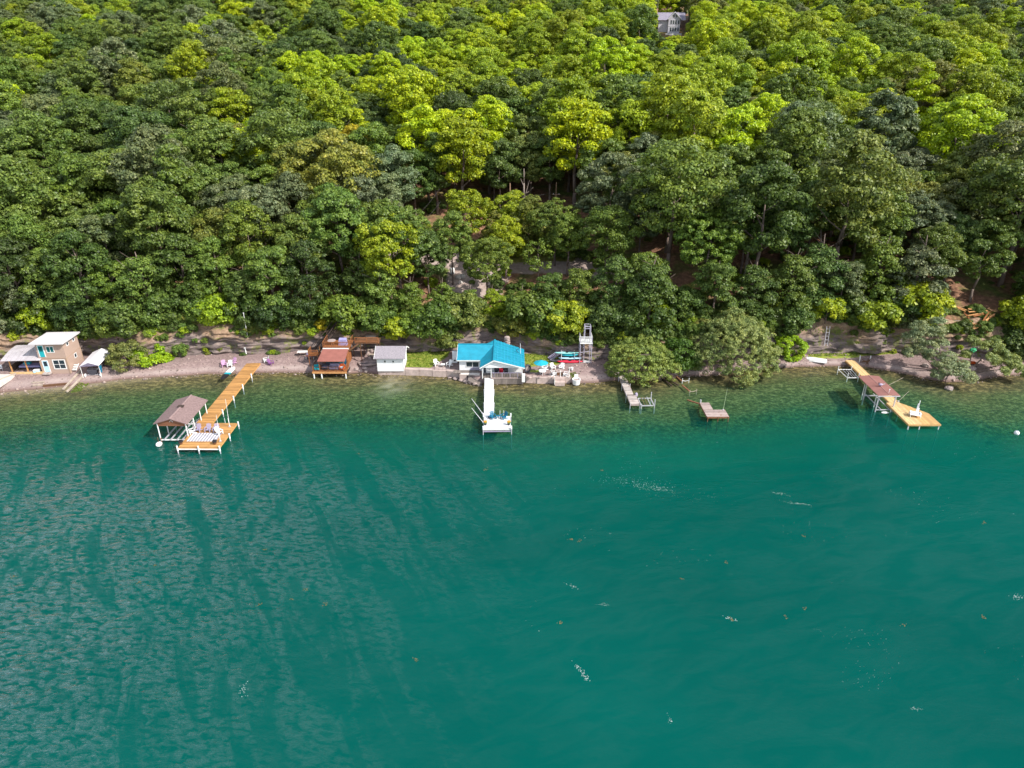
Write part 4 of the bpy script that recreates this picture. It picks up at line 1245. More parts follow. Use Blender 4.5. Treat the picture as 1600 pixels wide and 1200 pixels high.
# ------------------------------------------------------------------ boat under a white canopy
p = W(143, 586, .9); p.z = ground_z(p.x, p.y)
r = thing('boat_canopy', 'white gabled tarp canopy over a beached boat', 'canopy', p, math.radians(9))
L_, w_, zr, ze = 6.0, 1.5, 2.75, 2.15
MB().slab([(-w_, 0, ze), (0, 0, zr), (0, L_, zr), (-w_, L_, ze)][::-1][::-1], .04).build('roof_sheet', M['tarp'], r)
MB().slab([(0, 0, zr), (w_, 0, ze), (w_, L_, ze), (0, L_, zr)], .04).build('roof_sheet', M['tarp'], r)
MB().slab([(-w_, -.02, ze - .05), (w_, -.02, ze - .05), (0, -.02, zr - .05)], .01).build('gable_sheet', M['lavender'], r)
for x in (-w_ + .1, w_ - .1):
    for y in (.1, L_ - .1): MB().tube((x, y, -.5), (x, y, ze), .045, 8).build('post', M['white_paint'], r)
b = MB(); b.beam((-w_ + .1, .1, ze - .06), (w_ - .1, .1, ze - .06), .06, .06).beam((-w_ + .1, .1, ze - .06), (-w_ + .1, L_ - .1, ze - .06), .06, .06).beam((w_ - .1, .1, ze - .06), (w_ - .1, L_ - .1, ze - .06), .06, .06)
b.build('frame', M['steel'], r)
MB().add([(w_ - .05, .05, ze - .1), (w_ + .25, .3, ze - .1), (w_ + .1, .35, .7), (w_ - .1, .1, .9)], [(0, 1, 2, 3), (3, 2, 1, 0)]).build('side_curtain', M['blue_plastic'], r)

def hull(name, label, loc, rz, L, Wd, H, mat, upside=False, inside=None, cat='boat', tilt=0):
    """a small boat: stations from stern to bow along +y"""
    r = thing(name, label, cat, loc, rz)
    r.rotation_euler = (tilt, 0, rz)
    prof = [(0, .80, 0), (.25, .95, 0), (.5, 1, 0), (.72, .85, .03), (.88, .5, .10), (1, .04, .22)]
    def shell(sc, z0):
        V_, F_ = [], []
        for t, w, lift in prof:
            hw_ = w * Wd / 2 * sc
            for x, z in ((-hw_, H), (-hw_ * .85, H * .35), (-hw_ * .35, z0), (hw_ * .35, z0), (hw_ * .85, H * .35), (hw_, H)):
                V_.append((x, t * L * (1 if sc == 1 else .97) + (0 if sc == 1 else .03), z + lift * H * (1 - z / H * .3)))
        n = len(prof)
        for i in range(n - 1):
            for k in range(5): F_.append((i * 6 + k, i * 6 + k + 1, (i + 1) * 6 + k + 1, (i + 1) * 6 + k))
        F_.append(tuple(range(5, -1, -1)))
        return V_, F_
    V_, F_ = shell(1, 0)
    if upside: V_ = [(x, y, H * 1.0 - z) for x, y, z in V_]; F_ = [f[::-1] for f in F_]
    MB().add(V_, F_).build('hull', mat, r, sm=False)
    if not upside:
        V_, F_ = shell(.9, H * .12)
        MB().add(V_, [f[::-1] for f in F_]).build('inner_hull', inside or mat, r)
        for t in (.25, .55): MB().box(-Wd * .40, L * t - .12, H * .6, Wd * .40, L * t + .12, H * .66).build('thwart', M['steel'], r)
    else:
        MB().box(-.03, .1, H, .03, L * .85, H + .05).build('keel', mat, r)
        b = MB()
        for s in (-1, 1): b.beam((s * Wd * .41, 0, .03), (s * Wd * .5, L * .5, .03), .06, .06).beam((s * Wd * .5, L * .5, .03), (s * Wd * .26, L * .88, .03), .06, .06)
        b.build('gunwale', M['steel'], r)
    return r
c_, s_ = math.cos(math.radians(9)), math.sin(math.radians(9))
hull('motor_boat', 'grey motor boat parked under the white tarp canopy', (p.x - s_ * .5, p.y + c_ * .5, p.z + .35), math.radians(9), 5.2, 2.0, .85, M['charcoal'], inside=M['steel'])
r = thing('boat_lift', 'pipe cradle lift on wheels under the tarp canopy', 'boat lift', (p.x, p.y, p.z), math.radians(9))
b = MB(); b.beam((-1.1, .6, .3), (1.1, .6, .3), .08, .08).beam((-1.1, 4.4, .3), (1.1, 4.4, .3), .08, .08).beam((-.7, .4, .38), (-.7, 4.8, .38), .1, .08).beam((.7, .4, .38), (.7, 4.8, .38), .1, .08)
b.build('cradle', M['steel'], r)
for x in (-1.15, 1.15): MB().lathe([(.30, -.05), (.33, 0), (.30, .05)]).build('wheel', M['white_plastic'], r, loc=(x, .5, .3)).rotation_euler = (0, math.pi / 2, 0)

# ------------------------------------------------------------------ orange dock and its boat shelter
r = thing('orange_dock', 'long honey orange timber dock with square end platform', 'dock', (-44.1, 81.3, 0), math.radians(-.5))
decking(r, -1.05, 6.75, 1.2, 27.5, .90, M['orange_deck'], 'x', seed=1)
decking(r, -.75, 0, 4.75, 6.72, .90, M['orange_deck'], 'x', seed=2, sec=2.3)
frame_under(r, -.75, 0, 4.75, 6.72, .90, M['orange_deck'])
frame_under(r, -1.05, 6.82, 1.2, 27.5, .90, M['orange_deck'])
MB().box(-.78, -.10, .55, 4.78, -.045, .70).build('bumper_rail', M['white_plastic'], r)
posts(r, [(-.85, -.12), (2.0, -.14), (4.85, -.12), (4.95, 3.2), (4.95, 6.6), (1.35, 10.2), (1.35, 14.6), (1.35, 18.6), (1.35, 22.6)], -3.5, 1.15, .075, M['steel'], cap=.75)
posts(r, [(-1.2, 10.5), (-1.2, 18.6), (-1.2, 22.6)], -2.5, .8, .06, M['steel'])
def at_dock(px, py, z=.90): return W(px, py, z)
for px, py, rz, m, lab in [(300.5, 677, -1.0, 'white_plastic', 'white chair at the left end of the row on the orange dock'), (310, 674, 0, 'lavender', 'lavender grey chair beside the white one on the orange dock'),
                           (325.7, 674, 0, 'lavender', 'middle lavender grey chair behind the striped rug'), (338.5, 674, .1, 'lavender', 'lavender grey chair at the right of the row on the orange dock'), (343, 678, 1.0, 'white_plastic', 'white chair at the right end of the row on the orange dock')]:
    adirondack(lab, at_dock(px, py), rz, M[m], 'chairs on the orange dock')
q = W(319.5, 683, .906)
tag(MB().box(-2.0, -1.15, 0, 2.0, 1.15, .012).build('striped_rug', M['rug'], loc=q), 'grey and white striped rug on the orange dock platform', 'rug')
for px, py, lab in [(283, 694, 'small dark planter at the left front corner of the orange dock'), (336, 694, 'small dark planter at the right front corner of the orange dock')]:
    o = thing('planter', lab, 'planter', W(px, py, .9), 0, 'planters on the orange dock')
    MB().lathe([(.18, 0), (.26, .32), (.27, .36)]).build('pot', M['brown_wood'], o); MB().blob((0, 0, .45), (.3, .3, .22), 3, 6, 9, .5).build('plant', M['black'], o)
for px, py, h, lab in [(359, 667, 4.3, 'tall thin mooring whip on the right side of the orange dock'), (344.5, 690, 4.0, 'tall thin mooring whip near the front corner of the orange dock')]:
    q = W(px, py, .9)
    o = thing('mooring_whip', lab, 'pole', q, 0, 'mooring whips on the orange dock')
    MB().tube((0, 0, .02), (.05, .25, h), .035, 6, .02).build('rod', M['white_plastic'], o); MB().box(-.12, -.12, 0, .12, .12, .16).build('base', M['steel'], o)
r = thing('dock_ladder', 'small white ladder rails at the back corner of the orange dock', 'ladder', W(352, 660.5, .9), 0)
for x in (0, .5): MB().tube((x, 0, -1.2), (x, 0, .75), .03, 6).build('rail', M['white_plastic'], r)
b = MB()
for k in range(4): b.tube((0, 0, -1 + k * .3), (.5, 0, -1 + k * .3), .02, 6)
b.build('rung', M['white_plastic'], r)

r = thing('boat_shelter', 'boat shelter on posts with brown shingled gable roof', 'boat shelter', (-46.6, 84.0, 0), math.radians(-.3))
zr, ze, x0, x1, yl = 3.75, 2.95, -2.45, 2.25, 7.2
def gable_roof(root, x0, xr, x1, y0, y1, ze0, zr, ze1, mat, th=.10, name='roof_slope', rows=0):
    for (xa, za, xb, zb) in ((x0, ze0, xr, zr), (xr, zr, x1, ze1)):
        MB().slab([(xa, y0, za), (xb, y0, zb), (xb, y1, zb), (xa, y1, za)], th).build(name, mat, root)
gable_roof(r, x0, 0, x1, 0, yl, ze, zr, ze, M['brown_shingle'])
MB().beam((0, -.02, zr + .02), (0, yl + .02, zr + .02), .22, .05).build('ridge_cap', M['brown_shingle'], r, label='pale pinkish ridge cap').data.materials[0] = plain('ridge_shingle', (.30, .21, .20), .9, .2, 3)
MB().slab([(-.45, 3.4, zr - .02), (.45, 3.4, zr - .02), (.40, 3.9, zr + .02), (-.40, 3.9, zr + .02)], -.10).build('roof_vent', M['dark_wood'], r)
b = MB().add([(x0 + .35, .25, ze - .45), (x1 - .35, .25, ze - .45), (x1 - .35, .25, ze + .06), (0, .25, zr - .14), (x0 + .35, .25, ze + .06), (x0 + .35, .32, ze - .45), (x1 - .35, .32, ze - .45), (x1 - .35, .32, ze + .06), (0, .32, zr - .14), (x0 + .35, .32, ze + .06)],
             [(0, 1, 2, 3, 4), (9, 8, 7, 6, 5), (0, 5, 6, 1), (1, 6, 7, 2), (4, 9, 5, 0), (2, 7, 8, 3), (3, 8, 9, 4)])
b.build('gable_wall', M['brown_siding'], r)
b = MB().beam((-.25, .22, zr - .62), (0, .22, zr - .35), .06, .04).beam((0, .22, zr - .35), (.25, .22, zr - .62), .06, .04)
b.build('gable_mark', M['white_paint'], r)
for x in (x0 + .4, x1 - .4):
    MB().box(x - .05, .35, ze - .45, x + .05, yl - .3, ze - .22).build('side_beam', M['dark_wood'], r)
    for y in (.3, 2.6, 4.8, yl - .3): MB().tube((x, y, -4.2), (x, y, ze - .1), .08, 8).build('post', M['white_paint'], r)
r2 = thing('boat_lift', 'pipe cradle lift under the brown boat shelter', 'boat lift', (-46.6, 84.0, 0), 0)
for x in (-1.3, -.45, .45, 1.2): MB().beam((x, -.2, .55), (x, 5.4, .55), .16, .12).build('bunk', M['steel'], r2)
b = MB(); b.beam((-1.9, .1, .4), (1.7, .1, .4), .12, .14).beam((-1.9, 4.6, .4), (1.7, 4.6, .4), .12, .14)
b.build('cross_beam', M['white_paint'], r2)
MB().tube((-1.9, .1, -3.5), (-1.9, .1, .7), .07, 8).build('post', M['rust'], r2)
r2 = thing('float', 'white float drum in front of the brown boat shelter', 'float', (-48.5, 83.3, .12), .1)
MB().blob((0, 0, .05), (.42, .55, .30), 4, 8, 12, .05).build('drum', M['white_plastic'], r2, sm=True); MB().tube((0, 0, .3), (0, .1, 1.1), .03, 6).build('rod', M['rust'], r2)
r2 = thing('skiff', 'small grey skiff moored between the shelter and the orange dock', 'boat', (-45.5, 88.6, .05), 0)
bpy.data.objects.remove(r2)
hull('skiff', 'small grey skiff moored between the shelter and the orange dock', (-45.55, 88.2, -.05), 0, 2.6, .8, .4, M['steel'], inside=M['charcoal'])

# beach things beside the orange dock
def beach(px, py, dz=0):
    q = G(px, py); q.z = ground_z(q.x, q.y) + dz
    return q
adirondack('pink lawn chair nearest the paddle board on the beach', beach(350.5, 572.5), .5, M['pink_plastic'], 'chairs on the gravel beach')
adirondack('pink lawn chair beside the landward end of the orange dock', beach(365.5, 569), -.4, M['pink_plastic'], 'chairs on the gravel beach')
adirondack('white lawn chair on the open gravel between dock and cabin', beach(416, 566), -1.1, M['white_plastic'], 'chairs on the gravel beach')
adirondack('purple lawn chair on the open gravel between dock and cabin', beach(423.5, 570), 1.2, M['purple_plastic'], 'chairs on the gravel beach')
adirondack('white lawn chair behind the paddle board on the beach', beach(360, 573), .1, M['white_plastic'], 'chairs on the gravel beach')
A, B = beach(366.5, 576, .12), W(347.5, 597, .12)
d = (B - A); rz = math.atan2(d.y, d.x) - math.pi / 2
r = thing('paddle_board', 'white teal and black paddle board lying at the waterline', 'paddle board', A, rz)
Lb = d.length
def board(y0, y1, mat, name):
    n = 7; V_, F_ = [], []
    for i in range(n + 1):
        y = y0 + (y1 - y0) * i / n
        w = .46 * math.sqrt(max(.03, 1 - ((y / Lb) * 2 - 1) ** 4))
        V_ += [(-w, y, 0), (w, y, 0), (w, y, .14), (-w, y, .14)]
    for i in range(n):
        a = 4 * i
        for k in range(4): F_.append((a + k, a + (k + 1) % 4, a + 4 + (k + 1) % 4, a + 4 + k))
    F_ += [(3, 2, 1, 0), (4 * n, 4 * n + 1, 4 * n + 2, 4 * n + 3)]
    MB().add(V_, F_).build(name, mat, r)
board(0, Lb * .48, M['white_plastic'], 'board'); board(Lb * .483, Lb * .62, M['teal_plastic'], 'band'); board(Lb * .623, Lb, M['black'], 'nose')
def simple_post(px, py, h, rad, m, lab, name='post', cat='post', capm=None):
    q = beach(px, py)
    o = thing(name, lab, cat, q)
    MB().tube((0, 0, -.4), (0, 0, h), rad, 8).build('shaft', M[m], o)
    MB().box(-rad * 1.5, -rad * 1.5, h - .02, rad * 1.5, rad * 1.5, h + .1).build('cap', M[capm or m], o)
    return o
simple_post(385, 555, 1.3, .12, 'white_paint', 'short white post at the foot of the bluff behind the dock')
simple_post(391.5, 552, 4.6, .05, 'white_paint', 'tall thin pale pole against the bluff behind the dock', 'pole', 'pole')
# ------------------------------------------------------------------ brown roofed cabin on its waterside deck
CX, CY = -32.8, 104.8
r = thing('boat_cabin', 'brown roofed cabin with orange railed deck over the water', 'cabin', (CX, CY, 0), 0)
decking(r, 0, 0, 5.6, 2.6, 1.12, M['orange_wood'], 'x', sec=2.6, seed=4)
MB().box(-.04, -.06, .80, 5.64, -.005, 1.13).build('fascia', M['fresh_wood'], r)
MB().box(-.10, -.005, .62, -.02, 2.5, .98).box(5.62, -.004, .62, 5.70, 2.5, .98).box(.0, .05, .66, 5.6, .15, .98).build('joists', M['dark_wood'], r)
for x in (.18, 1.45, 5.42): MB().tube((x, .05, -1.2), (x, .05, .95), .11, 8).build('pile', M['white_paint'], r)
for x in (.15, 1.25, 5.25): MB().box(x - .06, .04, 1.13, x + .06, .16, 3.1 if x > 1 else 2.05).build('post', M['orange_wood'], r)
b = MB()
for x0, x1 in ((.15, 1.25), (1.31, 2.6), (2.66, 3.9), (3.96, 5.2)):
    for z in (1.42, 1.95):
        n = 6
        for i in range(n):
            t0, t1 = i / n, (i + 1) / n
            sg = .10 if z > 1.5 else .05
            b.beam((x0 + (x1 - x0) * t0, .1, z - sg * math.sin(math.pi * t0)), (x0 + (x1 - x0) * t1, .1, z - sg * math.sin(math.pi * t1)), .05, .06)
    b.box(x1 - .01, .05, 1.13, x1 + .07, .15, 2.03)
b.build('railing', M['brown_wood'], r)
b = MB()
for k in range(7): b.beam((5.52, .1 + k * .4, 1.13), (5.52, .1 + k * .4, 2.05), .05, .05)
b.beam((5.52, .05, 2.08), (5.52, 2.6, 2.08), .09, .05); b.build('side_railing', M['orange_wood'], r)
b = MB()
for k in range(5): b.beam((.04, .3 + k * .5, 1.13), (.04, .3 + k * .5, 1.98), .05, .05)
b.beam((.04, .1, 2.0), (.04, 2.6, 2.0), .08, .05); b.build('side_railing', M['brown_wood'], r)
# walls behind the porch
MB().box(1.25, 2.2, 1.0, 5.3, 5.9, 3.0).build('wall', M['brown_siding'], r)
window(r, 1.9, 2.2, 1.75, 1.0, .95, pane=M['teal_glass'], frame=M['blue_plastic']); window(r, 3.3, 2.2, 1.75, 1.2, .95, pane=M['teal_glass'], frame=M['blue_plastic'], mull=1)
MB().box(4.7, 2.14, 1.14, 5.2, 2.19, 2.8).build('door', M['blue_plastic'], r)
b = MB()
for k in range(9): b.box(5.305, 2.25 + k * .40, 1.0, 5.36, 2.6 + k * .40, 3.6)
b.build('side_boarding', M['orange_wood'], r)
MB().slab([(1.1, -.25, 3.12), (5.55, -.25, 3.12), (5.6, 2.95, 3.92), (1.35, 2.95, 3.92)], .10).build('roof', M['red_roof'], r)
MB().box(1.3, 2.955, 3.80, 5.62, 3.15, 4.02).build('roof_flashing', M['white_paint'], r)
MB().box(1.1, -.27, 2.98, 5.55, -.2, 3.03).build('eave_beam', M['dark_wood'], r)
# sun deck behind the roof
decking(r, 1.3, 3.2, 5.75, 6.6, 4.0, M['orange_wood'], 'x', sec=3.4, seed=5)
b = MB()
for k in range(2): b.box(1.4 if k == 0 else 5.55, 6.3, .5, 1.52 if k == 0 else 5.67, 6.42, 3.94)
b.build('post', M['brown_wood'], r)
b = MB()
for x in (1.35, 2.8, 4.2, 5.68): b.beam((x, 3.3, 4.0), (x, 3.3, 4.95), .09, .09)
b.beam((1.3, 3.3, 5.0), (5.75, 3.3, 5.0), .14, .06).beam((1.3, 3.3, 4.2), (5.75, 3.3, 4.2), .06, .06)
for k in range(26): b.beam((1.4 + k * .166, 3.3, 4.2), (1.4 + k * .166, 3.3, 4.97), .04, .035)
b.build('sun_deck_railing', M['orange_wood'], r)
b = MB()
for k in range(5): b.beam((5.68, 3.4 + k * .75, 4.0), (5.68, 3.4 + k * .75, 4.95), .06, .06); b.beam((1.35, 3.4 + k * .75, 4.0), (1.35, 3.4 + k * .75, 4.95), .06, .06)
b.beam((5.68, 3.3, 5.0), (5.68, 6.5, 5.0), .1, .06).beam((1.35, 3.3, 5.0), (1.35, 6.5, 5.0), .1, .06)
b.build('side_railing', M['orange_wood'], r)
C0 = Vector((CX, CY, 0))
def tub_chair(name, label, loc, rz, mat, w=.8, d=.75, cushion=None, group=None, cat='chair'):
    r = thing(name, label, cat, loc, rz, group)
    MB().box(-w / 2, -d / 2, .12, w / 2, d / 2, .38).build('seat', mat, r)
    MB().box(-w / 2, d / 2 - .14, .385, w / 2, d / 2, .85).build('backrest', mat, r)
    for s in (-1, 1): MB().box(s * w / 2 - .06, -d / 2, .382, s * w / 2 + .06, d / 2 - .145, .58).build('armrest', mat, r)
    for x in (-1, 1):
        for y in (-1, 1): MB().box(x * (w / 2 - .08) - .03, y * (d / 2 - .08) - .03, 0, x * (w / 2 - .08) + .03, y * (d / 2 - .08) + .03, .119).build('leg', M['dark_wood'], r)
    MB().box(-w / 2 + .08, -d / 2 + .03, .383, w / 2 - .08, d / 2 - .16, .47).build('cushion', cushion or mat, r)
    return r
tub_chair('armchair', 'teal cushioned armchair at the left of the cabin deck', C0 + Vector((.62, .75, 1.125)), .3, M['teal_plastic'])
tub_chair('sofa', 'grey outdoor sofa left of the cabin deck middle', C0 + Vector((1.95, 1.1, 1.125)), 0, M['charcoal'], 1.15, .8, M['lavender'])
tub_chair('sofa', 'grey outdoor sofa right of the cabin deck middle', C0 + Vector((3.4, 1.1, 1.125)), 0, M['lavender'], 1.5, .8)
tub_chair('armchair', 'orange armchair with pale towel at the right of the cabin deck', C0 + Vector((4.75, .85, 1.125)), -.3, M['orange_plastic'], .75, .75, M['pale_blue'])
r = thing('grill', 'covered grill under a blue grey cloth on the cabin sun deck', 'grill', C0 + Vector((4.4, 4.6, 4.005)))
MB().add([(-.7, -.4, 0), (.7, -.4, 0), (.7, .4, 0), (-.7, .4, 0), (-.6, -.3, 1.0), (.6, -.3, 1.0), (.6, .3, 1.15), (-.6, .3, 1.15)], [(3, 2, 1, 0), (4, 5, 6, 7), (0, 1, 5, 4), (1, 2, 6, 5), (2, 3, 7, 6), (3, 0, 4, 7)]).build('cover', M['lilac_cloth'], r)
MB().box(-.75, -.35, .7, -.66, .35, .76).build('side_shelf', M['steel'], r)
r = thing('patio_table', 'dark red round table on the cabin sun deck', 'table', C0 + Vector((2.5, 4.7, 4.005)))
MB().lathe([(.7, .70), (.7, .74)]).build('tabletop', M['red_old_deck'], r); MB().tube((0, 0, .03), (0, 0, .70), .05).build('leg', M['dark_wood'], r); MB().lathe([(.3, 0), (.25, .03)]).build('base', M['dark_wood'], r)
# stair deck at its left
q = C0 + Vector((-1.4, 3.4, 0)); gz = ground_z(q.x, q.y)
r = thing('stair_deck', 'orange railed stair landing left of the brown cabin', 'stair landing', (q.x, q.y, gz))
zt = 2.1 - gz + .4
decking(r, 0, 0, 1.7, 1.7, zt, M['orange_wood'], 'x', sec=1.7, seed=6)
for x in (.08, 1.62):
    for y in (.08, 1.62): MB().beam((x, y, -.5), (x, y, zt + .95), .11, .11).build('post', M['orange_wood'], r)
b = MB(); b.beam((0, .08, zt + .95), (1.7, .08, zt + .95), .12, .06).beam((.08, .1, zt + .95), (.08, 1.7, zt + .95), .12, .06).beam((0, .08, zt + .3), (1.7, .08, zt + .3), .06, .06)
for k in range(8): b.beam((.2 + k * .19, .08, zt), (.2 + k * .19, .08, zt + .92), .04, .04); b.beam((.08, .2 + k * .19, zt), (.08, .2 + k * .19, zt + .92), .04, .04)
b.build('railing', M['orange_wood'], r)
r = thing('bluff_stairs', 'dark timber stairs climbing the bluff to the cabin sun deck', 'stairs', (q.x, q.y, 0))
A, B = Vector((1.0, 1.9, gz + zt)), Vector((4.6, 6.4, 6.6))
side = Vector((B - A)).cross(Vector((0, 0, 1))).normalized()
for s in (-.55, .55): MB().beam(A + side * s, B + side * s, .08, .32).build('stringer', M['dark_wood'], r)
for k in range(16):
    m = A.lerp(B, (k + .5) / 16)
    MB().beam(m - side * .52, m + side * .52, .30, .05, up=(0, 0, 1)).build('tread', M['dark_wood'], r)
MB().beam(A + side * -.55 + Vector((0, 0, .95)), B + side * -.55 + Vector((0, 0, .95)), .10, .08).beam(A + side * .55 + Vector((0, 0, .95)), B + side * .55 + Vector((0, 0, .95)), .10, .08).build('handrail', M['dark_wood'], r)
r = thing('picnic_table', 'white topped table on the gravel left of the stair deck', 'table', beach(474, 556), .1)
MB().box(-.9, -.4, .70, .9, .4, .76).build('tabletop', M['white_paint'], r)
for x in (-.75, .75): MB().beam((x, -.4, 0), (x, 0, .69), .08, .06).beam((x, .4, 0), (x, 0, .69), .08, .06).build('leg', M['dark_wood'], r)
r = thing('bench', 'lavender bench with red cushions beside the white topped table', 'bench', beach(485, 561), 0)
MB().box(-.7, -.3, .38, .7, .3, .44).build('seat', M['lavender'], r); MB().box(-.65, -.28, .442, .65, .28, .52).build('cushion', M['red_roof'], r)
for x in (-.62, .62): MB().box(x - .05, -.28, 0, x + .05, .28, .379).build('leg', M['white_paint'], r)
MB().box(-.7, .26, .53, .7, .32, .9).build('backrest', M['lavender'], r)
# raised walkway right of the cabin
r = thing('raised_walkway', 'raised orange railed walkway on posts between cabin and shed', 'walkway', (-26.4, 109.2, 0))
zt = 4.3
decking(r, 0, 0, 4.0, 2.6, zt, M['brown_wood'], 'x', sec=2.6, seed=7)
for x, y in ((.9, .1), (3.7, .1), (.9, 2.4), (3.7, 2.4)): MB().beam((x, y, .3), (x, y, zt - .05), .14, .14).build('post', M['brown_wood'], r)
b = MB()
for x in (.05, 2, 3.95): b.beam((x, .1, zt), (x, .1, zt + 1.0), .1, .1)
b.beam((0, .1, zt + 1.0), (4, .1, zt + 1.0), .12, .07).beam((0, .1, zt + .55), (4, .1, zt + .55), .05, .12).beam((0, .1, zt + .25), (4, .1, zt + .25), .05, .12)
b.build('railing', M['orange_wood'], r)
MB().beam((-.9, -.6, zt - 1.0), (.6, .05, zt - .05), .12, .25).build('brace', M['brown_wood'], r)
for k, (px, py, lab) in enumerate([(590, 556, 'lowest grey timber step on the rocks beside the white shed'), (588, 548, 'middle grey timber step on the rocks beside the white shed'), (587, 541, 'topmost grey timber step on the rocks beside the white shed')]):
    q = G(px, py)
    tag(MB().box(-.9, -.3, -.25, .9, .3, .12).build('timber_step', M['drift_wood'], loc=(q.x - .6, q.y, q.z + .15)), lab, 'step', 'timber steps beside the shed')
q = beach(578, 567)
r = thing('slipway', 'dark flat rubble slab between the cabin and the white shed', 'rubble slab', q)
MB().blob((0, 0, .05), (2.0, 1.6, .35), 8, 6, 14, .3).build('slab', M['stone'], r)
MB().tube((-1.4, -1.2, .3), (1.4, -1.0, .28), .06, 6).build('pipe', M['charcoal'], r)
NTH = ['at the waterline near the shed', 'beside the walkway post', 'below the timber steps', 'at the back of the dark slab', 'nearest the cabin deck corner', 'second from the cabin deck corner', 'against the cabin pile', 'nearest the shed wall']
for i, (px, py, s) in enumerate([(570, 577, .5), (574, 553, .45), (582, 549, .5), (577, 560, .4), (557, 579, .45), (563, 581, .35), (545, 583, .3), (572, 582, .4)]):
    q = beach(px, py)
    tag(MB().blob((0, 0, s * .3), (s, s * .8, s * .55), 60 + i, 6, 9, .35).build('rock', M['stone'], loc=q), 'loose pale rock between cabin and shed, ' + NTH[i], 'rock', 'rocks between cabin and shed')

# ------------------------------------------------------------------ white shed
r = thing('shed', 'white shed with grey shingle roof and two tiny windows', 'shed', (-22.2, 105.8, 1.05), 0)
sw, sd, sh = 4.3, 3.9, 2.3
MB().box(0, 0, -.3, sw, sd, sh).build('wall', M['white_siding'], r)
MB().add([(0, .0, sh), (0, sd, sh), (0, sd / 2, sh + 1.0), (.06, 0, sh), (.06, sd, sh), (.06, sd / 2, sh + 1.0)], [(0, 2, 1), (3, 4, 5), (0, 3, 5, 2), (2, 5, 4, 1)]).build('gable_wall', M['white_siding'], r)
MB().add([(sw - .06, .0, sh), (sw - .06, sd, sh), (sw - .06, sd / 2, sh + 1.0), (sw, 0, sh), (sw, sd, sh), (sw, sd / 2, sh + 1.0)], [(0, 2, 1), (3, 4, 5), (0, 3, 5, 2), (2, 5, 4, 1)]).build('gable_wall', M['white_siding'], r)
MB().slab([(-.4, -.45, sh - .12), (sw + .4, -.45, sh - .12), (sw + .4, sd / 2, sh + 1.12), (-.4, sd / 2, sh + 1.12)], .10).build('roof_slope', M['grey_shingle'], r)
MB().slab([(-.4, sd / 2, sh + 1.12), (sw + .4, sd / 2, sh + 1.12), (sw + .4, sd + .4, sh - .1), (-.4, sd + .4, sh - .1)], .10).build('roof_slope', M['grey_shingle'], r)
b = MB()
for x in (-.45, sw + .401): b.beam((x + .025, -.47, sh - .2), (x + .025, sd / 2, sh + 1.05), .05, .18).beam((x + .025, sd / 2, sh + 1.05), (x + .025, sd + .42, sh - .2), .05, .18)
b.build('barge_board', M['white_paint'], r)
window(r, 1.15, 0, 1.30, .26, .34, fw=.05); window(r, 2.50, 0, 1.30, .26, .34, fw=.05)
b = MB()
for x in (0, sw): b.box(x - .06, -.03, -.28, x + .04, -.001, sh - .16)
b.build('corner_trim', M['white_paint'], r)

# ------------------------------------------------------------------ sea walls
def seawall(label, x0, x1, n, zt, mat, seed, y_extra=0):
    rnd = random.Random(seed)
    xm = (x0 + x1) / 2
    r = thing('seawall', label, 'wall', (x0, float(Ys(xm)), 0))
    for k in range(n):
        a, b_ = x0 + (x1 - x0) * k / n + .02, x0 + (x1 - x0) * (k + 1) / n - .02
        ya, yb = float(Ys(a)) - .32 - r.location.y, float(Ys(b_)) - .32 - r.location.y
        j = rnd.uniform(-.06, .06); z = zt + rnd.uniform(-.03, .03)
        MB().add([(a - x0, ya + j, -.9), (b_ - x0, yb + j, -.9), (b_ - x0, yb + .75, -.9), (a - x0, ya + .75, -.9), (a - x0, ya + j + .05, z), (b_ - x0, yb + j + .05, z), (b_ - x0, yb + .75, z), (a - x0, ya + .75, z)],
                 [(3, 2, 1, 0), (4, 5, 6, 7), (0, 1, 5, 4), (1, 2, 6, 5), (2, 3, 7, 6), (3, 0, 4, 7)]).build('block', mat, r)
    return r
seawall('pinkish block sea wall below the white shed and lawn', -22.25, -8.6, 6, 1.06, M['concrete'], 1)
seawall('low block sea wall right of the blue roofed cottage', 2.25, 9.4, 4, 1.04, M['concrete'], 2)
r = thing('landing_steps', 'square concrete landing let into the right sea wall', 'steps', (6.9, 102.35, 0))
MB().box(0, -.42, -.8, 1.6, .6, .55).build('lower_step', M['concrete'], r); MB().box(0, .2, .551, 1.6, .9, .95).build('upper_step', M['concrete'], r)
MB().box(-.08, -.45, .2, -.01, .3, 1.5).build('post', M['white_paint'], r)

# patio and boardwalk left of the cottage
r = thing('patio', 'paved patio square beside the blue roofed cottage', 'patio', W(688, 575, 1.08))
for i in range(4):
    for j in range(3): MB().box(-.85 + i * .62, -.7 + j * .62, -.1, -.26 + i * .62, -.11 + j * .62, .04 + .008 * ((i * 3 + j) % 3)).build('paver', M['paver'], r)
r = thing('boardwalk', 'weathered grey boardwalk before the blue roof wing', 'boardwalk', (-9.6, 103.7, 0))
decking(r, .0, .5, 4.2, 1.65, 1.16, M['grey_deck'], 'y', sec=4.2, seed=8)
MB().box(1.05, .02, -.6, 2.2, .45, 1.06).build('wall_front', M['concrete'], r)
MB().slab([(1.2, .10, 1.10), (4.35, -.20, 1.18), (4.35, .48, 1.2), (1.2, .48, 1.2)], .12).build('pale_slab', M['slab'], r)
r = thing('boat_ramp', 'grey timber ramp sloping to the water beside the white dock', 'ramp', (-6.8, 103.3, 0))
for k in range(11): MB().beam((-.2 + k * .20, .5 - k * .06, .95 - k * .08), (-.2 + k * .20, -.9 - k * .06, .62 - k * .08), .17, .07).build('plank', M['grey_deck'], r)
MB().beam((-.3, -.2, .4), (2.1, -.9, -.2), .14, .3).build('kerb', M['dark_wood'], r)
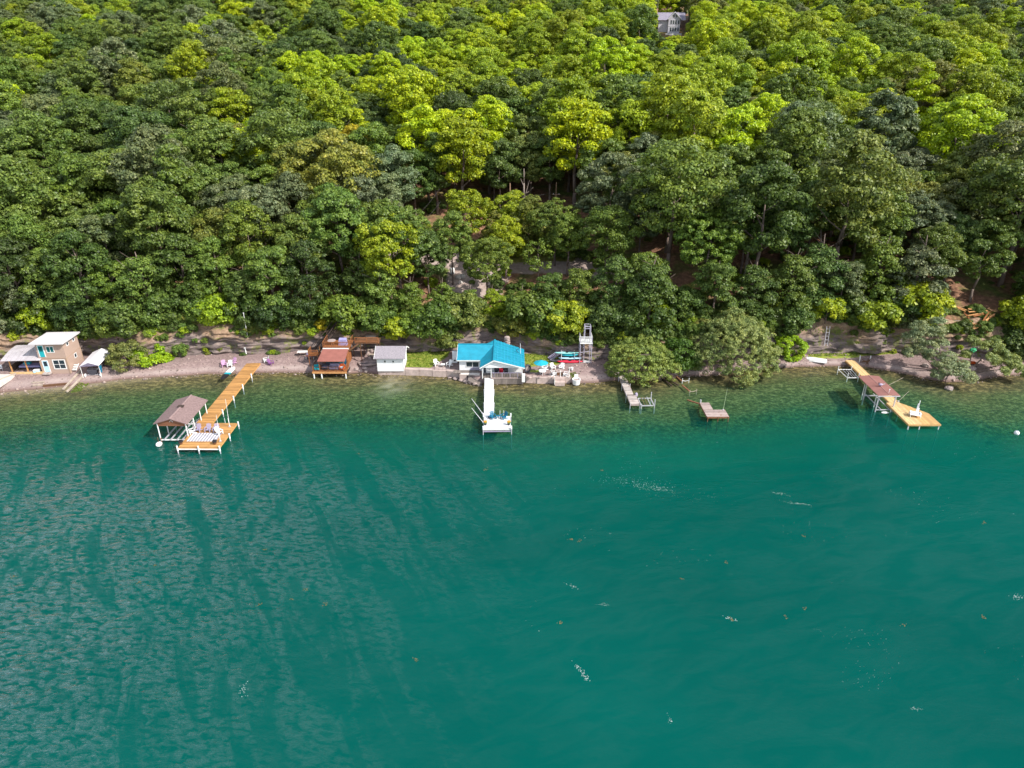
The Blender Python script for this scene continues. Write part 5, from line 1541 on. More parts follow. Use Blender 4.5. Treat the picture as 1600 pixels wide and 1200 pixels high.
for i, (px, py, s) in enumerate([(703, 590, .35), (712, 592, .45), (720, 594, .4), (728, 596, .5), (735, 598, .4), (742, 600, .45), (730, 592, .55), (738, 594, .6), (824, 588, .3), (828, 590, .35), (833, 588, .25), (843, 590, .25)]):
    q = W(px, py, .05 if px < 760 else 1.05)
    tag(MB().blob((0, 0, s * .15), (s, s * .8, s * .5), 90 + i, 6, 9, .35).build('rock', M['stone'], loc=q), ['first', 'second', 'third', 'fourth', 'fifth', 'sixth', 'seventh', 'eighth'][i] + ' loose rock counting along from the patio towards the white dock' if px < 760 else ['first', 'second', 'third', 'fourth'][i - 8] + ' small pale rock counting right from the porch end box', 'rock', 'rocks beside the cottage' if px < 760 else 'rocks by the porch end')
q = W(682, 568, 1.08)
adirondack('white lawn chair at the left of the paved patio', W(682, 571, 1.12), .5, M['white_plastic'], 'white chairs on the paved patio')
adirondack('white lawn chair on the patio nearest the cottage', W(702, 572, 1.18), -.6, M['white_plastic'], 'white chairs on the paved patio')
r = thing('side_table', 'small dark table between the two patio chairs', 'table', W(692, 573, 1.12))
MB().box(-.35, -.3, .42, .35, .3, .47).build('tabletop', M['white_plastic'], r)
for x in (-.28, .28):
    for y in (-.22, .22): MB().box(x - .03, y - .03, 0, x + .03, y + .03, .419).build('leg', M['dark_wood'], r)
r = thing('shower_cabinet', 'tall white cabinet at the left end of the cottage', 'cabinet', W(711, 566, 1.15))
MB().box(-.4, -.3, 0, .4, .3, 2.0).build('body', M['white_siding'], r); MB().box(-.28, -.33, .1, .28, -.301, 1.2).build('door', M['white_plastic'], r); MB().box(-.15, -.36, .35, .15, -.331, .6).build('basin', M['black'], r)

# ------------------------------------------------------------------ cottage with the blue metal roof
r = thing('cottage', 'white lakeside cottage with bright blue metal roof and porch', 'house', (0, 102.0, 0))
ZE, ZR = 3.12, 4.45
XL, XR_, XE = -5.15, -2.9, 2.05                 # left eave, ridge, right eave
YB, YV, YW0, YW1 = 8.6, 6.6, 3.0, 10.0          # back of main roof, wing ridge, wing eave front, wing back
WX = -9.0
def yy(v): return v
def roofpart(pts, name='roof_sheet', label=None):
    MB().slab(pts, .09).build(name, M['blue_roof'], r, label=label)
# right slope: overlapping metal panels
n = 8
for k in range(n):
    a, b_ = k / n, (k + 1) / n - .012
    def pr(t, s): return (XR_ + (XE - XR_) * s, 0 + t * (YB - 1.0 * s - .0), ZR + (ZE - ZR) * s)
    roofpart([pr(a, 0), (XR_ * 1, a * YB, ZR)][:1] + [(XR_ + (XE - XR_), a * (YB - 1), ZE), (XR_ + (XE - XR_), b_ * (YB - 1), ZE), (XR_, b_ * YB, ZR)])
b = MB()
for j in range(1, 9):                              # low ribs across the slope
    s = j / 9
    b.beam((XR_ + (XE - XR_) * s, .02, ZR + (ZE - ZR) * s + .02), (XR_ + (XE - XR_) * s, YB - s - .05, ZR + (ZE - ZR) * s + .02), .07, .05)
for j in range(1, 8):
    t = j / 8
    b.beam((XR_, t * YB, ZR + .015), (XE, t * (YB - 1), ZE + .015), .05, .05)
b.build('roof_rib', M['blue_rib'], r)
roofpart([(XL, 0, ZE), (XR_, 0, ZR), (XR_, YV, ZR), (XL, YW0, ZE)])
roofpart([(XL - .0, YB - 1, ZE + .55), (XR_ - 1.2, YV, ZR - .02), (XR_, YV, ZR - .02), (XR_, YB, ZR)][::1])
roofpart([(WX, YW0, ZE), (XL, YW0, ZE), (XR_, YV, ZR), (WX, YV, ZR)])
roofpart([(WX, YV, ZR), (XR_ - .05, YV, ZR - .01), (XL, YW1, ZE), (WX, YW1, ZE)])
MB().beam((XR_, -.05, ZR + .02), (XR_, YB, ZR + .02), .26, .06).build('ridge_cap', M['blue_roof'], r)
MB().beam((WX, YV, ZR + .02), (XR_ - .2, YV, ZR + .02), .26, .06).build('ridge_cap', M['blue_roof'], r)
b = MB(); b.beam((XL - .03, -.04, ZE - .10), (XR_, -.04, ZR - .10), .05, .17).beam((XR_, -.045, ZR - .10), (XE + .03, -.045, ZE - .10), .05, .17).beam((WX, YW0 - .03, ZE - .1), (XL - .05, YW0 - .03, ZE - .1), .05, .17)
b.beam((WX - .03, YW0, ZE - .1), (WX - .03, YV, ZR - .1), .05, .17)
b.build('barge_board', M['white_paint'], r)
# walls
MB().box(-4.75, 2.3, .6, 1.55, 7.8, ZE - .15).build('wall', M['white_siding'], r)
MB().box(-8.65, 3.4, .6, -4.76, 9.5, ZE - .15).build('wall', M['white_siding'], r)
MB().add([(-8.66, 3.4, ZE - .15), (-8.66, 9.5, ZE - .15), (-8.66, YV, ZR - .15), (-8.60, 3.4, ZE - .15), (-8.60, 9.5, ZE - .15), (-8.60, YV, ZR - .15)], [(0, 2, 1), (3, 4, 5), (0, 3, 5, 2), (2, 5, 4, 1), (0, 1, 4, 3)]).build('gable_wall', M['white_siding'], r)
MB().add([(-4.9, .30, ZE - .13), (1.75, .30, ZE - .13), (XR_, .30, ZR - .14), (-4.9, .36, ZE - .13), (1.75, .36, ZE - .13), (XR_, .36, ZR - .14)], [(0, 1, 2), (5, 4, 3), (0, 3, 4, 1), (0, 2, 5, 3), (2, 1, 4, 5)]).build('gable_wall', M['white_siding'], r)
window(r, -2.9, 2.3, 1.6, 2.0, 1.15, frame=M['white_paint'], mull=1)
window(r, -7.5, 3.4, 1.75, 2.0, .85, mull=1)
b = MB()
for k in range(3): b.box(-6.9 + .1 * k, 3.30, 1.25 + k * .16, -5.3, 3.39, 1.34 + k * .16)
b.build('shutter_slats', M['lavender'], r)
MB().box(-4.2, 2.22, 1.18, -3.4, 2.29, 2.85).build('door', M['white_plastic'], r)
MB().box(-4.6, 2.24, 1.2, -4.28, 2.295, 2.8).build('sidelight', M['glass'], r)
MB().box(0, 2.25, 1.3, 1.45, 2.295, 2.8).build('wall_panel', M['white_paint'], r)
# porch
decking(r, -4.8, .5, 1.75, 2.2, 1.16, M['grey_deck'], 'y', sec=6.6, seed=9)
b = MB()
for k in range(14): b.box(-3.35 + k * .37, .36, .05, -3.0 + k * .37, .42, 1.05)
b.build('skirt_boards', M['grey_deck'], r)
MB().box(-3.4, .30, 1.06, 1.85, .495, 1.18).build('rim_board', M['paver'], r)
for x in (-4.75, -3.35, 1.62): MB().box(x - .06, .42, 1.0, x + .06, .54, ZE - .12).build('post', M['white_paint'], r)
b = MB()
for x in (-2.9, -1.6, -.3, .9): b.beam((x, .45, 1.18), (x, .45, 2.0), .06, .06)
b.beam((-3.3, .45, 2.02), (1.6, .45, 2.02), .10, .05)
b.build('railing', M['lavender'], r)
b = MB()
for k in range(18): b.box(-3.22 + k * .27, .43, 1.25, -3.04 + k * .27, .46, 1.95)
b.build('railing_boards', M['grey_deck'], r)
MB().box(1.58, -.05, .6, 2.1, .5, 1.9).build('end_box', M['white_paint'], r)
r = thing('porch_chair', 'red chair on the cottage porch before the dark window', 'chair', (-1.75, 103.55, 1.17), 0)
MB().box(-.3, -.3, .35, .3, .3, .45).build('seat', M['red_plastic'], r); MB().box(-.3, .25, .46, .3, .33, 1.15).build('backrest', M['red_plastic'], r)
for x in (-.26, .26): MB().box(x - .03, -.28, 0, x + .03, .3, .349).build('leg', M['red_plastic'], r)
for x, lab in ((-2.55, 'black porch chair left of the red one'), (-.95, 'black porch chair right of the red one')):
    r = thing('porch_chair', lab, 'chair', (x, 103.55, 1.17), 0, 'black chairs on the cottage porch')
    MB().box(-.3, -.3, .35, .3, .3, .45).build('seat', M['black'], r); MB().box(-.3, .25, .46, .3, .33, 1.05).build('backrest', M['charcoal'], r)
    for xx in (-.26, .26): MB().box(xx - .03, -.28, 0, xx + .03, .3, .349).build('leg', M['black'], r)
r = thing('chimney', 'round topped stone chimney behind the blue roof', 'chimney', (-.85, 111.6, .35))
rs = random.Random(4)
for j in range(12):
    for k in range(4):
        a = k * math.pi / 2 + (j % 2) * .4
        MB().blob((math.cos(a) * .22, math.sin(a) * .22, .15 + j * .33), (.34, .30, .20), 200 + j * 4 + k, 5, 8, .3).build('stone', M['stone'], r)
MB().lathe([(.5, 4.05), (.42, 4.2), (.1, 4.28)]).build('cap', M['stone'], r)
r = thing('roof_antenna', 'white antenna pole with bent bracket on the blue roof', 'antenna', (1.42, 107.2, 3.42))
MB().tube((0, 0, -.1), (-.05, .1, 1.7), .035, 6).build('pole', M['white_paint'], r)
MB().tube((-.02, .04, .95), (-.75, .2, .45), .035, 6).tube((-.75, .2, .45), (-.35, .1, .05), .035, 6).build('bracket', M['charcoal'], r)

# ------------------------------------------------------------------ white dock
r = thing('white_dock', 'white timber dock with square end running from the cottage', 'dock', (-3.95, 86.3, 0), math.radians(1.6))
decking(r, 0, 3.62, 1.38, 17.0, .92, M['white_deck'], 'x', bw=.14, seed=10, sec=4.4)
decking(r, 0, 0, 3.75, 3.6, .92, M['white_deck'], 'x', bw=.14, seed=11, sec=3.6)
frame_under(r, 0, 0, 3.75, 3.6, .92, M['white_paint']); frame_under(r, 0, 3.68, 1.38, 17.0, .92, M['white_paint'])
MB().box(-.05, 16.2, .925, 1.43, 17.1, 1.06).build('step', M['white_deck'], r)
MB().box(-.06, -.12, .42, 3.81, -.045, .56).build('bumper_rail', M['lavender'], r)
posts(r, [(-.12, -.12), (3.87, -.12), (3.87, 3.6), (-.12, 3.6)], -3, 1.35, .07, M['steel'], cap=.5)
posts(r, [(-.12, 8), (1.5, 8), (-.12, 12.5), (1.5, 12.5)], -2, .85, .06, M['steel'])
o = thing('dock_ladder', 'white ladder hoops at the back edge of the white dock', 'ladder', (-1.75, 90.1, .92))
for x in (0, .55): MB().tube((x, 0, -1.5), (x, 0, .85), .03, 6).build('rail', M['white_plastic'], o)
MB().tube((0, 0, -.4), (.55, 0, -.4), .02, 6).tube((0, 0, -.8), (.55, 0, -.8), .02, 6).build('rung', M['white_plastic'], o)
for (a, b_, lab) in [((755, 660, .95), (737, 637.5, 1.6), 'lower white mooring pole slanting from the white dock'), ((754, 646, .95), (737, 623, 1.6), 'upper white mooring pole slanting from the white dock')]:
    A, B = W(*a), W(*b_)
    o = thing('mooring_pole', lab, 'pole', A, 0, 'slanting poles of the white dock')
    MB().tube((0, 0, 0), B - A, .045, 6, .03).build('rod', M['white_plastic'], o); MB().box(-.1, -.1, -.03, .1, .1, .1).build('base', M['steel'], o)
adirondack('left blue deck chair on the white dock', W(770.5, 654, .925), .5, M['blue_plastic'], 'blue chairs on the white dock')
adirondack('right blue deck chair on the white dock', W(787, 654, .925), -.9, M['blue_plastic'], 'blue chairs on the white dock')
o = thing('side_table', 'small dark table between the blue deck chairs', 'table', W(779, 654, .925))
MB().lathe([(.25, .42), (.25, .46)]).build('tabletop', M['blue_plastic'], o); MB().tube((0, 0, 0), (0, 0, .42), .04).build('leg', M['charcoal'], o)
o = thing('foot_stool', 'dark foot stool left of the blue deck chairs', 'stool', W(765.5, 653, .925), .4)
MB().box(-.25, -.2, .25, .25, .2, .31).build('seat', M['blue_plastic'], o)
for x in (-.2, .2): MB().box(x - .03, -.18, 0, x + .03, .18, .249).build('leg', M['charcoal'], o)
for px, lab in [(758.5, 'yellow flower pot at the left front corner of the white dock'), (795, 'yellow flower pot at the right front corner of the white dock')]:
    o = thing('flower_pot', lab, 'flower pot', W(px, 664, .925), 0, 'flower pots on the white dock')
    MB().lathe([(.15, 0), (.22, .3), (.23, .34)]).build('pot', M['charcoal'], o); MB().blob((0, 0, .42), (.24, .24, .2), 7, 6, 9, .5).build('plant', M['shrub_leaf'], o); MB().blob((0, 0, .6), (.25, .25, .14), 8, 6, 9, .6).build('blossoms', M['flower'], o)

# ------------------------------------------------------------------ right of the cottage: umbrella, fire table, chairs
q = W(845, 584, 1.06)
r = thing('umbrella', 'teal octagonal patio umbrella over a table', 'umbrella', q)
MB().tube((0, 0, 0), (0, 0, 2.35), .03).build('pole', M['white_paint'], r); MB().lathe([(.28, 0), (.25, .07)]).build('base', M['charcoal'], r)
for k in range(8):
    a0, a1 = k * math.pi / 4, (k + 1) * math.pi / 4
    MB().add([(0, 0, 2.45), (1.2 * math.cos(a0), 1.2 * math.sin(a0), 1.95), (1.2 * math.cos(a1), 1.2 * math.sin(a1), 1.95), (0, 0, 2.43), (1.2 * math.cos(a0), 1.2 * math.sin(a0), 1.93), (1.2 * math.cos(a1), 1.2 * math.sin(a1), 1.93)],
             [(0, 1, 2), (5, 4, 3), (1, 4, 5, 2)]).build('canopy_panel', M['teal_cloth'] if k % 2 else M['teal_plastic'], r)
r = thing('patio_table', 'white patio table under the teal umbrella', 'table', q + Vector((.25, -.35, 0)))
MB().lathe([(.6, .68), (.6, .72)]).build('tabletop', M['white_plastic'], r)
for k in range(4): MB().tube((math.cos(k * 1.57) * .4, math.sin(k * 1.57) * .4, 0), (math.cos(k * 1.57) * .35, math.sin(k * 1.57) * .35, .68), .025).build('leg', M['white_plastic'], r)
r = thing('bench', 'low white bench before the umbrella table', 'bench', W(847, 581.5, 1.06))
MB().box(-.5, -.17, .40, .5, .17, .45).build('seat', M['white_plastic'], r)
for x in (-.4, .4): MB().box(x - .04, -.15, 0, x + .04, .15, .399).build('leg', M['white_plastic'], r)
adirondack('white lawn chair beside the umbrella table', W(851, 578, 1.06), -.9, M['white_plastic'], 'white chairs right of the cottage')
r = thing('tyre', 'big dark tyre standing against the cottage corner', 'tyre', W(824.6, 580, 1.35))
V_, F_ = [], []
for i in range(20):
    for j in range(8):
        a, c2 = 2 * math.pi * i / 20, 2 * math.pi * j / 8
        R_ = .56 + .17 * math.cos(c2)
        V_.append((.16 * math.sin(c2), R_ * math.cos(a), R_ * math.sin(a) + .45))
for i in range(20):
    for j in range(8): F_.append((i * 8 + j, ((i + 1) % 20) * 8 + j, ((i + 1) % 20) * 8 + (j + 1) % 8, i * 8 + (j + 1) % 8))
MB().add(V_, F_).build('tread', M['charcoal'], r, sm=True); r.rotation_euler = (0, -.15, -.9)
MB().tube((-.05, 0, .45), (.05, 0, .45), .38, 16).build('rim', M['stone'], r)
for px, py, rz, lab in [(863.7, 577, -.4, 'white lawn chair behind the fire table on its left'), (877.5, 577, .4, 'white lawn chair behind the fire table on its right'),
                        (865, 586, -1.9, 'white lawn chair before the fire table on its left'), (884, 587.5, 1.9, 'white lawn chair nearest the concrete landing')]:
    adirondack(lab, W(px, py, 1.06), -rz, M['white_plastic'], 'white chairs right of the cottage')
r = thing('fire_table', 'square brown fire table amid the white chairs', 'fire table', W(873.5, 584.5, 1.06), .2)
MB().box(-.5, -.5, 0, .5, .5, .55).build('body', M['brown_wood'], r); MB().box(-.56, -.56, .552, .56, .56, .62).build('tabletop', M['red_old_deck'], r); MB().lathe([(.2, .622), (.17, .68)]).build('burner', M['stone'], r)
for px, h, lab in [(889, 1.6, 'white post at the right end of the concrete landing'), (875.5, 1.0, 'white post at the left end of the concrete landing')]: 
    q = W(px, 589, 1.0); o = thing('post', lab, 'post', q); MB().tube((0, 0, -.2), (0, 0, h), .06).build('shaft', M['white_paint'], o); MB().box(-.09, -.09, h, .09, .09, h + .07).build('cap', M['white_paint'], o)
r = thing('planter', 'white round tub planter at the water edge', 'planter', W(900.5, 596.5, .5))
MB().lathe([(.55, -.4), (.66, .35), (.68, .5), (.58, .5), (.55, .3)]).build('tub', M['white_plastic'], r); MB().lathe([(.52, .31), (.3, .36)]).build('soil', M['stone'], r); MB().box(-.3, .5, .3, .3, .62, 1.05).build('back_panel', M['white_plastic'], r)
r = thing('bucket', 'white bucket on the gravel right of the white chairs', 'bucket', W(893.5, 578, 1.05))
MB().lathe([(.18, 0), (.23, .4)]).build('body', M['white_plastic'], r); MB().lathe([(.24, .402), (.24, .44)]).build('lid', M['white_plastic'], r)
for i, (px, py, s, lab) in enumerate([(893, 597, .55, 'dark rock at the water edge beside the white tub planter'), (885, 599, .3, 'small flat rock in the shallows before the landing'), (1482, 609, .7, 'pale pink boulder in the shallows under the silvery willow'), (1515, 578, .9, 'big pale boulder under the right willows'), (1508, 580, .7, 'smaller pale boulder beside the big one under the willows'), (1446, 573, .6, 'pale rock on the shaded gravel left of the silvery willow')]):
    q = G(px, py); tag(MB().blob((0, 0, s * .25), (s, s * .85, s * .6), 300 + i, 6, 10, .3).build('rock', M['stone'], loc=(q.x, q.y, max(q.z, -.15))), lab, 'rock')

# kayak rack
q = W(887, 564, 1.12)
r = thing('kayak_rack', 'white framed kayak rack at the foot of the bluff', 'rack', q)
for x in (-1.1, 1.1):
    for y in (-.35, .55): MB().beam((x, y, -.2), (x, y, 1.75), .07, .07).build('upright', M['white_paint'], r)
    for z in (.45, .95, 1.45): MB().beam((x, -.6, z), (x, .6, z), .06, .06).build('arm', M['white_paint'], r)
def kayak(label, loc, L, wd, h, mat, rz=math.pi / 2, cat='kayak'):
    o = thing('kayak', label, cat, loc, rz)
    V_, F_ = [], []
    st = [(-.5, .04, .5), (-.4, .55, .2), (-.2, .92, .03), (0, 1, 0), (.2, .92, .03), (.4, .55, .2), (.5, .04, .5)]
    for t, w, lift in st:
        for k in range(8):
            a = 2 * math.pi * k / 8
            V_.append((math.cos(a) * wd / 2 * w, t * L, h / 2 + math.sin(a) * h / 2 * max(w, .2) + lift * h * .4))
    for i in range(6):
        for k in range(8): F_.append((i * 8 + k, i * 8 + (k + 1) % 8, (i + 1) * 8 + (k + 1) % 8, (i + 1) * 8 + k))
    F_ += [tuple(range(7, -1, -1)), tuple(48 + k for k in range(8))]
    MB().add(V_, F_).build('hull', mat, o, sm=True)
    MB().lathe([(.24, h * .97), (.26, h * 1.04), (.20, h * 1.05)]).build('cockpit', M['black'], o)
    return o
kayak('mint white paddle board on top of the kayak rack', q + Vector((-.2, -.1, 1.48)), 4.2, .85, .18, M['mint'])
kayak('teal kayak on the middle of the kayak rack', q + Vector((.2, -.15, .98)), 3.0, .75, .42, M['teal_plastic'])
kayak('pale blue kayak just above the red one', q + Vector((.4, -.25, .48)), 4.0, .75, .32, M['pale_blue'])
kayak('long red kayak lowest at the kayak rack', q + Vector((.3, -.75, .02)), 4.4, .75, .40, M['red_plastic'])
kayak('dark kayak lying in shade left of the red one', q + Vector((-2.0, -.3, .02)), 2.6, .7, .36, M['charcoal'])
# stairs up the bluff
r = thing('bluff_stairs', 'grey stairs with black railing climbing the bluff behind the kayaks', 'stairs', (0, 0, 0))
A, B = W(858, 561, 1.15), W(884, 544.5, 2.7)
B = Vector((B.x, A.y + 1.2, 2.75))
C_, D_ = Vector((B.x + 1.1, B.y + .4, 2.75)), Vector((B.x + 2.7, B.y + 1.2, 4.35))
r.location = A
for (p0, p1, lab, ns) in ((A, B, 'lower grey flight', 12), (C_, D_, 'upper pale flight', 9)):
    f = MB(); side = (p1 - p0).cross(Vector((0, 0, 1))).normalized()
    for s in (-.5, .5): f.beam(p0 - A + side * s, p1 - A + side * s, .08, .30)
    fl = f.build('stringer', M['tower_paint'], r, label=lab)
    for k in range(ns):
        m = p0.lerp(p1, (k + .5) / ns) - A
        MB().beam(m - side * .46, m + side * .46, .26, .04).build('tread', M['lavender'], r)
    h = MB()
    for s in (-.5, .5):
        h.beam(p0 - A + side * s + Vector((0, 0, .95)), p1 - A + side * s + Vector((0, 0, .95)), .05, .05)
        for k in range(ns): m = p0.lerp(p1, (k + .5) / ns) - A + side * s; h.beam(m, m + Vector((0, 0, .95)), .035, .035)
    h.build('railing', M['charcoal'], r)
MB().box(B.x - A.x - .1, B.y - A.y - .6, 2.55 - A.z, C_.x - A.x + .2, C_.y - A.y + .6, 2.75 - A.z).build('landing', M['tan_deck'], r)
for x in (.0, 1.0): MB().beam((B.x - A.x + x, B.y - A.y - .5, -.3), (B.x - A.x + x, B.y - A.y - .5, 2.54 - A.z), .1, .1).build('post', M['white_paint'], r)

# lift tower
q = W(914.5, 568, 1.1)
r = thing('lift_tower', 'tall white pipe lift tower with railed platform at the bluff', 'tower', q)
wx, dy = .95, 1.9
zt = 3.75
for x in (-wx, wx):
    for y in (0, dy): MB().beam((x, y, -.4), (x, y, zt + 1.05), .11, .11).build('leg', M['tower_paint'], r)
for x in (-.25, .7):
    for y in (.5, 1.7): MB().beam((x, y, -.3), (x, y, zt + 2.7), .10, .10).build('mast', M['tower_paint'], r)
MB().box(-wx - .1, -.15, zt - .12, wx + .1, dy + .1, zt).build('platform', M['white_paint'], r)
b = MB()
for z in (zt + .35, zt + .7, zt + 1.05): b.beam((-wx, -.0, z), (wx, 0, z), .05, .14).beam((-wx, 0, z), (-wx, dy, z), .05, .12).beam((wx, 0, z), (wx, dy, z), .05, .12)
b.build('railing', M['white_paint'], r)
b = MB()
b.beam((-wx, 0, 2.0), (wx, 0, 2.3), .08, .08).beam((-wx, dy, 2.3), (wx, dy, 2.3), .08, .08).beam((-wx, 0, 2.3), (-wx, dy, 2.3), .08, .08).beam((wx, 0, 2.3), (wx, dy, 2.3), .08, .08)
for z in (zt + 2.7, zt + 2.35): b.beam((-.3, .5, z), (.75, .5, z), .09, .09).beam((-.3, 1.7, z), (.75, 1.7, z), .09, .09).beam((-.25, .5, z), (-.25, 1.7, z), .09, .09).beam((.7, .5, z), (.7, 1.7, z), .09, .09)
b.build('cross_brace', M['tower_paint'], r)
MB().box(-.3, .3, -.1, .85, 1.6, .12).build('base_plate', M['white_paint'], r)
# ------------------------------------------------------------------ old dock, its lift, wreckage and the L shaped dock
r = thing('old_dock', 'weathered grey narrow dock below the low shore willow', 'dock', (17.9, 94.1, 0), math.radians(2.2))
decking(r, 0, 0, 1.35, 3.0, .72, M['old_deck'], 'x', seed=20, sec=3.0, bw=.17, gap=.025)
decking(r, -.05, 3.05, 1.05, 11.6, .70, M['old_deck'], 'x', seed=21, sec=2.8, bw=.17, gap=.025)
frame_under(r, 0, 0, 1.35, 3.0, .72, M['red_old_deck']); frame_under(r, -.05, 3.1, 1.05, 11.6, .70, M['red_old_deck'])
posts(r, [(-.08, -.06), (1.42, -.06), (-.12, 3.0), (1.42, 3.0), (-.14, 6.5), (1.15, 6.5), (-.14, 9.5), (1.15, 9.5)], -2, .95, .055, M['steel'])
MB().box(.0, 2.95, .73, 1.3, 3.08, .76).build('joint_plate', M['dark_wood'], r)
r = thing('boat_lift', 'open white pipe boat lift beside the old grey dock', 'boat lift', (19.5, 94.1, 0), math.radians(2))
for y in (0, 2.4): MB().beam((0, y, .45), (2.0, y, .45), .13, .13).build('cross_beam', M['steel'], r)
for x in (0, 1.95): MB().beam((x, 0, .46), (x, 2.4, .46), .12, .12).build('side_beam', M['steel'], r)
for x in (.5, .95, 1.4): MB().beam((x, .1, .56), (x, 2.6, .56), .09, .08).build('bunk', M['weed'] if x < 1.3 else M['steel'], r)
for x, y in ((2.02, -.05), (2.02, 2.45), (.02, -.05)): MB().tube((x, y, -2), (x, y, 1.5 if x > 1 else .8), .07, 8).build('post', M['steel'], r)
r = thing('winch_wheel', 'small blue grey barrel at the side of the old dock', 'barrel', (19.25, 97.4, .3))
MB().blob((0, 0, .3), (.28, .22, .42), 3, 8, 10, .05).build('drum', M['lavender'], r, sm=True); MB().tube((0, 0, -1.2), (0, 0, 0), .05).build('post', M['rust'], r)
def wreck(label, loc, rz, mat, w=.9, h=.9):
    o = thing('broken_dock', label, 'broken dock', loc, rz, 'broken dock frames in the shallows')
    for x in (-w / 2, w / 2): MB().tube((x, 0, -.8), (x, 0, h), .05, 6).build('post', mat, o)
    MB().tube((-w / 2, 0, h * .45), (0, .05, h * .2), .04, 6).tube((0, .05, h * .2), (w / 2, 0, h * .5), .04, 6).build('rail', mat, o)
wreck('white broken dock frame standing in the shallows beside the big willow', W(1071, 597, 0), .1, M['white_paint'], 1.1, .7)
wreck('low white broken frame left of the big willow shallows', W(1083, 613, 0), .3, M['drift_wood'], 1.2, .5)
for i, (a, b_, m, lab) in enumerate([((1050, 583), (1066, 596), 'rust', 'upper rusty timber slanting from the shore by the willow'), ((1040, 590), (1060, 602), 'dark_wood', 'dark timber slanting into the shallows right of the low willow'), ((1033, 590), (1050, 603), 'dark_wood', 'second dark timber slanting into the shallows nearest the low willow'),
                                  ((1066, 602), (1077, 611), 'rust', 'rusty pipe lying in the shallows by the white frame'), ((1074, 625), (1093, 631), 'rust', 'brown timber reaching to the l shaped dock'), ((1057, 568), (1086, 571), 'drift_wood', 'bleached log on the shore under the big willow'),
                                  ((945, 555), (962, 556), 'drift_wood', 'grey plank laid across the low willow bush left side')]):
    A, B = W(*a, .15 if i not in (5, 6) else 1.3), W(*b_, .05 if i not in (5, 6) else 1.4)
    tag(MB().beam(A, B, .20, .16).build('timber', M[m]), lab, 'timber')
kayak('yellow kayak half hidden in the low shore willow', W(978, 562, 3.4), 3.2, .6, .3, M['yellow_plastic'], math.pi / 2 + .15)
q = W(1008, 556, 3.6)
r = thing('plank_stack', 'pale planks poking from the low shore willow', 'planks', q)
for k in range(3): MB().beam((-.9, k * .16, .05 * k), (.9, k * .16 + .1, .06 * k), .14, .05).build('plank', M['drift_wood'], r)
r = thing('l_dock', 'small weathered l shaped dock standing alone in the water', 'dock', (28.4, 90.0, 0), math.radians(.5))
decking(r, 0, 2.25, 1.45, 4.5, .80, M['red_old_deck'], 'x', seed=22, sec=2.3, bw=.16, gap=.02)
decking(r, 0, 0, 3.2, 2.2, .80, M['red_old_deck'], 'x', seed=23, sec=2.2, bw=.16, gap=.02)
frame_under(r, 0, 0, 3.2, 2.2, .80, M['rust']); frame_under(r, 0, 2.26, 1.45, 4.5, .80, M['rust'])
posts(r, [(.1, -.08), (1.6, -.08), (3.1, -.08), (.05, 4.55), (3.2, 2.25)], -3, .78, .055, M['rust'])
MB().tube((.15, 4.5, .8), (.15, 4.5, 1.25), .12, 8).build('bollard', M['steel'], r)
r = thing('mooring_whip', 'thin greenish pole rising from the l shaped dock', 'pole', (31.3, 92.1, .8))
MB().tube((0, 0, 0), (.45, .9, 3.1), .035, 6, .02).build('rod', plain('green_rod', (.30, .38, .22), .6, .1, 2), r); MB().box(-.1, -.1, 0, .1, .1, .12).build('base', M['steel'], r)

# ------------------------------------------------------------------ beach right: rowboat, ladder, trestles
A, B = beach(1262, 559), beach(1290, 569)
d = A - B
hull('rowboat', 'white rowboat lying upturned on the gravel beach', (B.x, B.y, max(.15, B.z + .12)), math.atan2(d.y, d.x) - math.pi / 2, 3.9, 1.35, .5, M['white_paint'], upside=True, tilt=.06)
q = beach(1288, 552)
r = thing('ladder', 'grey metal ladder leaning against the bluff behind the rowboat', 'ladder', q)
for x in (-.27, .27): MB().beam((x, 0, -.1), (x, .55, 3.3), .07, .07).build('rail', M['steel'], r)
for k in range(5): MB().beam((-.27, .06 + k * .11, .35 + k * .62), (.27, .06 + k * .11, .35 + k * .62), .06, .05).build('rung', M['steel'], r)
q = beach(1352, 570)
r = thing('trestle', 'wooden trestle frame with two white posts on the beach', 'trestle', q)
for x in (-.9, .9): MB().tube((x, .4, -.2), (x - .05, .5, 1.25), .09, 8).build('post', M['white_paint'], r)
for k, (a, b_) in enumerate([((-.9, .3, .1), (.2, -.5, .6)), ((-.3, -.6, .05), (.9, .3, .8)), ((-.8, -.2, .5), (.8, .2, .45)), ((.1, -.7, .05), (.5, .5, .7)), ((-.6, .4, .7), (.3, -.3, .1))]): MB().beam(a, b_, .09, .09).build('brace', M['brown_wood'], r)

# ------------------------------------------------------------------ right dock with its flat brown canopy
r = thing('right_dock', 'long pale new timber dock with angled end platform', 'dock', (57.0, 87.6, 0), 0)
decking(r, 0, 6.7, 1.5, 22.4, .90, M['pale_deck'], 'y', seed=30, sec=1.5, bw=.15)
b = MB()
def clip_boards(name, mat, x0, x1, seed):
    rnd = random.Random(seed); bb = MB(); x = x0
    while x < x1 - .02:
        xa, xb = x, min(x + .15, x1)
        def ytop(v): return 6.66 if v <= 1.45 else 6.66 - (v - 1.45) * (3.4 / 2.65)
        z = .90 + rnd.uniform(-.006, .006)
        bb.add([(xa, 0, z), (xb - .012, 0, z), (xb - .012, ytop(xb), z), (xa, ytop(xa), z), (xa, 0, z - .04), (xb - .012, 0, z - .04), (xb - .012, ytop(xb), z - .04), (xa, ytop(xa), z - .04)],
               [(0, 1, 2, 3), (7, 6, 5, 4), (0, 4, 5, 1), (1, 5, 6, 2), (2, 6, 7, 3), (3, 7, 4, 0)])
        x += .15
    bb.build(name, mat, r, kind='stuff')
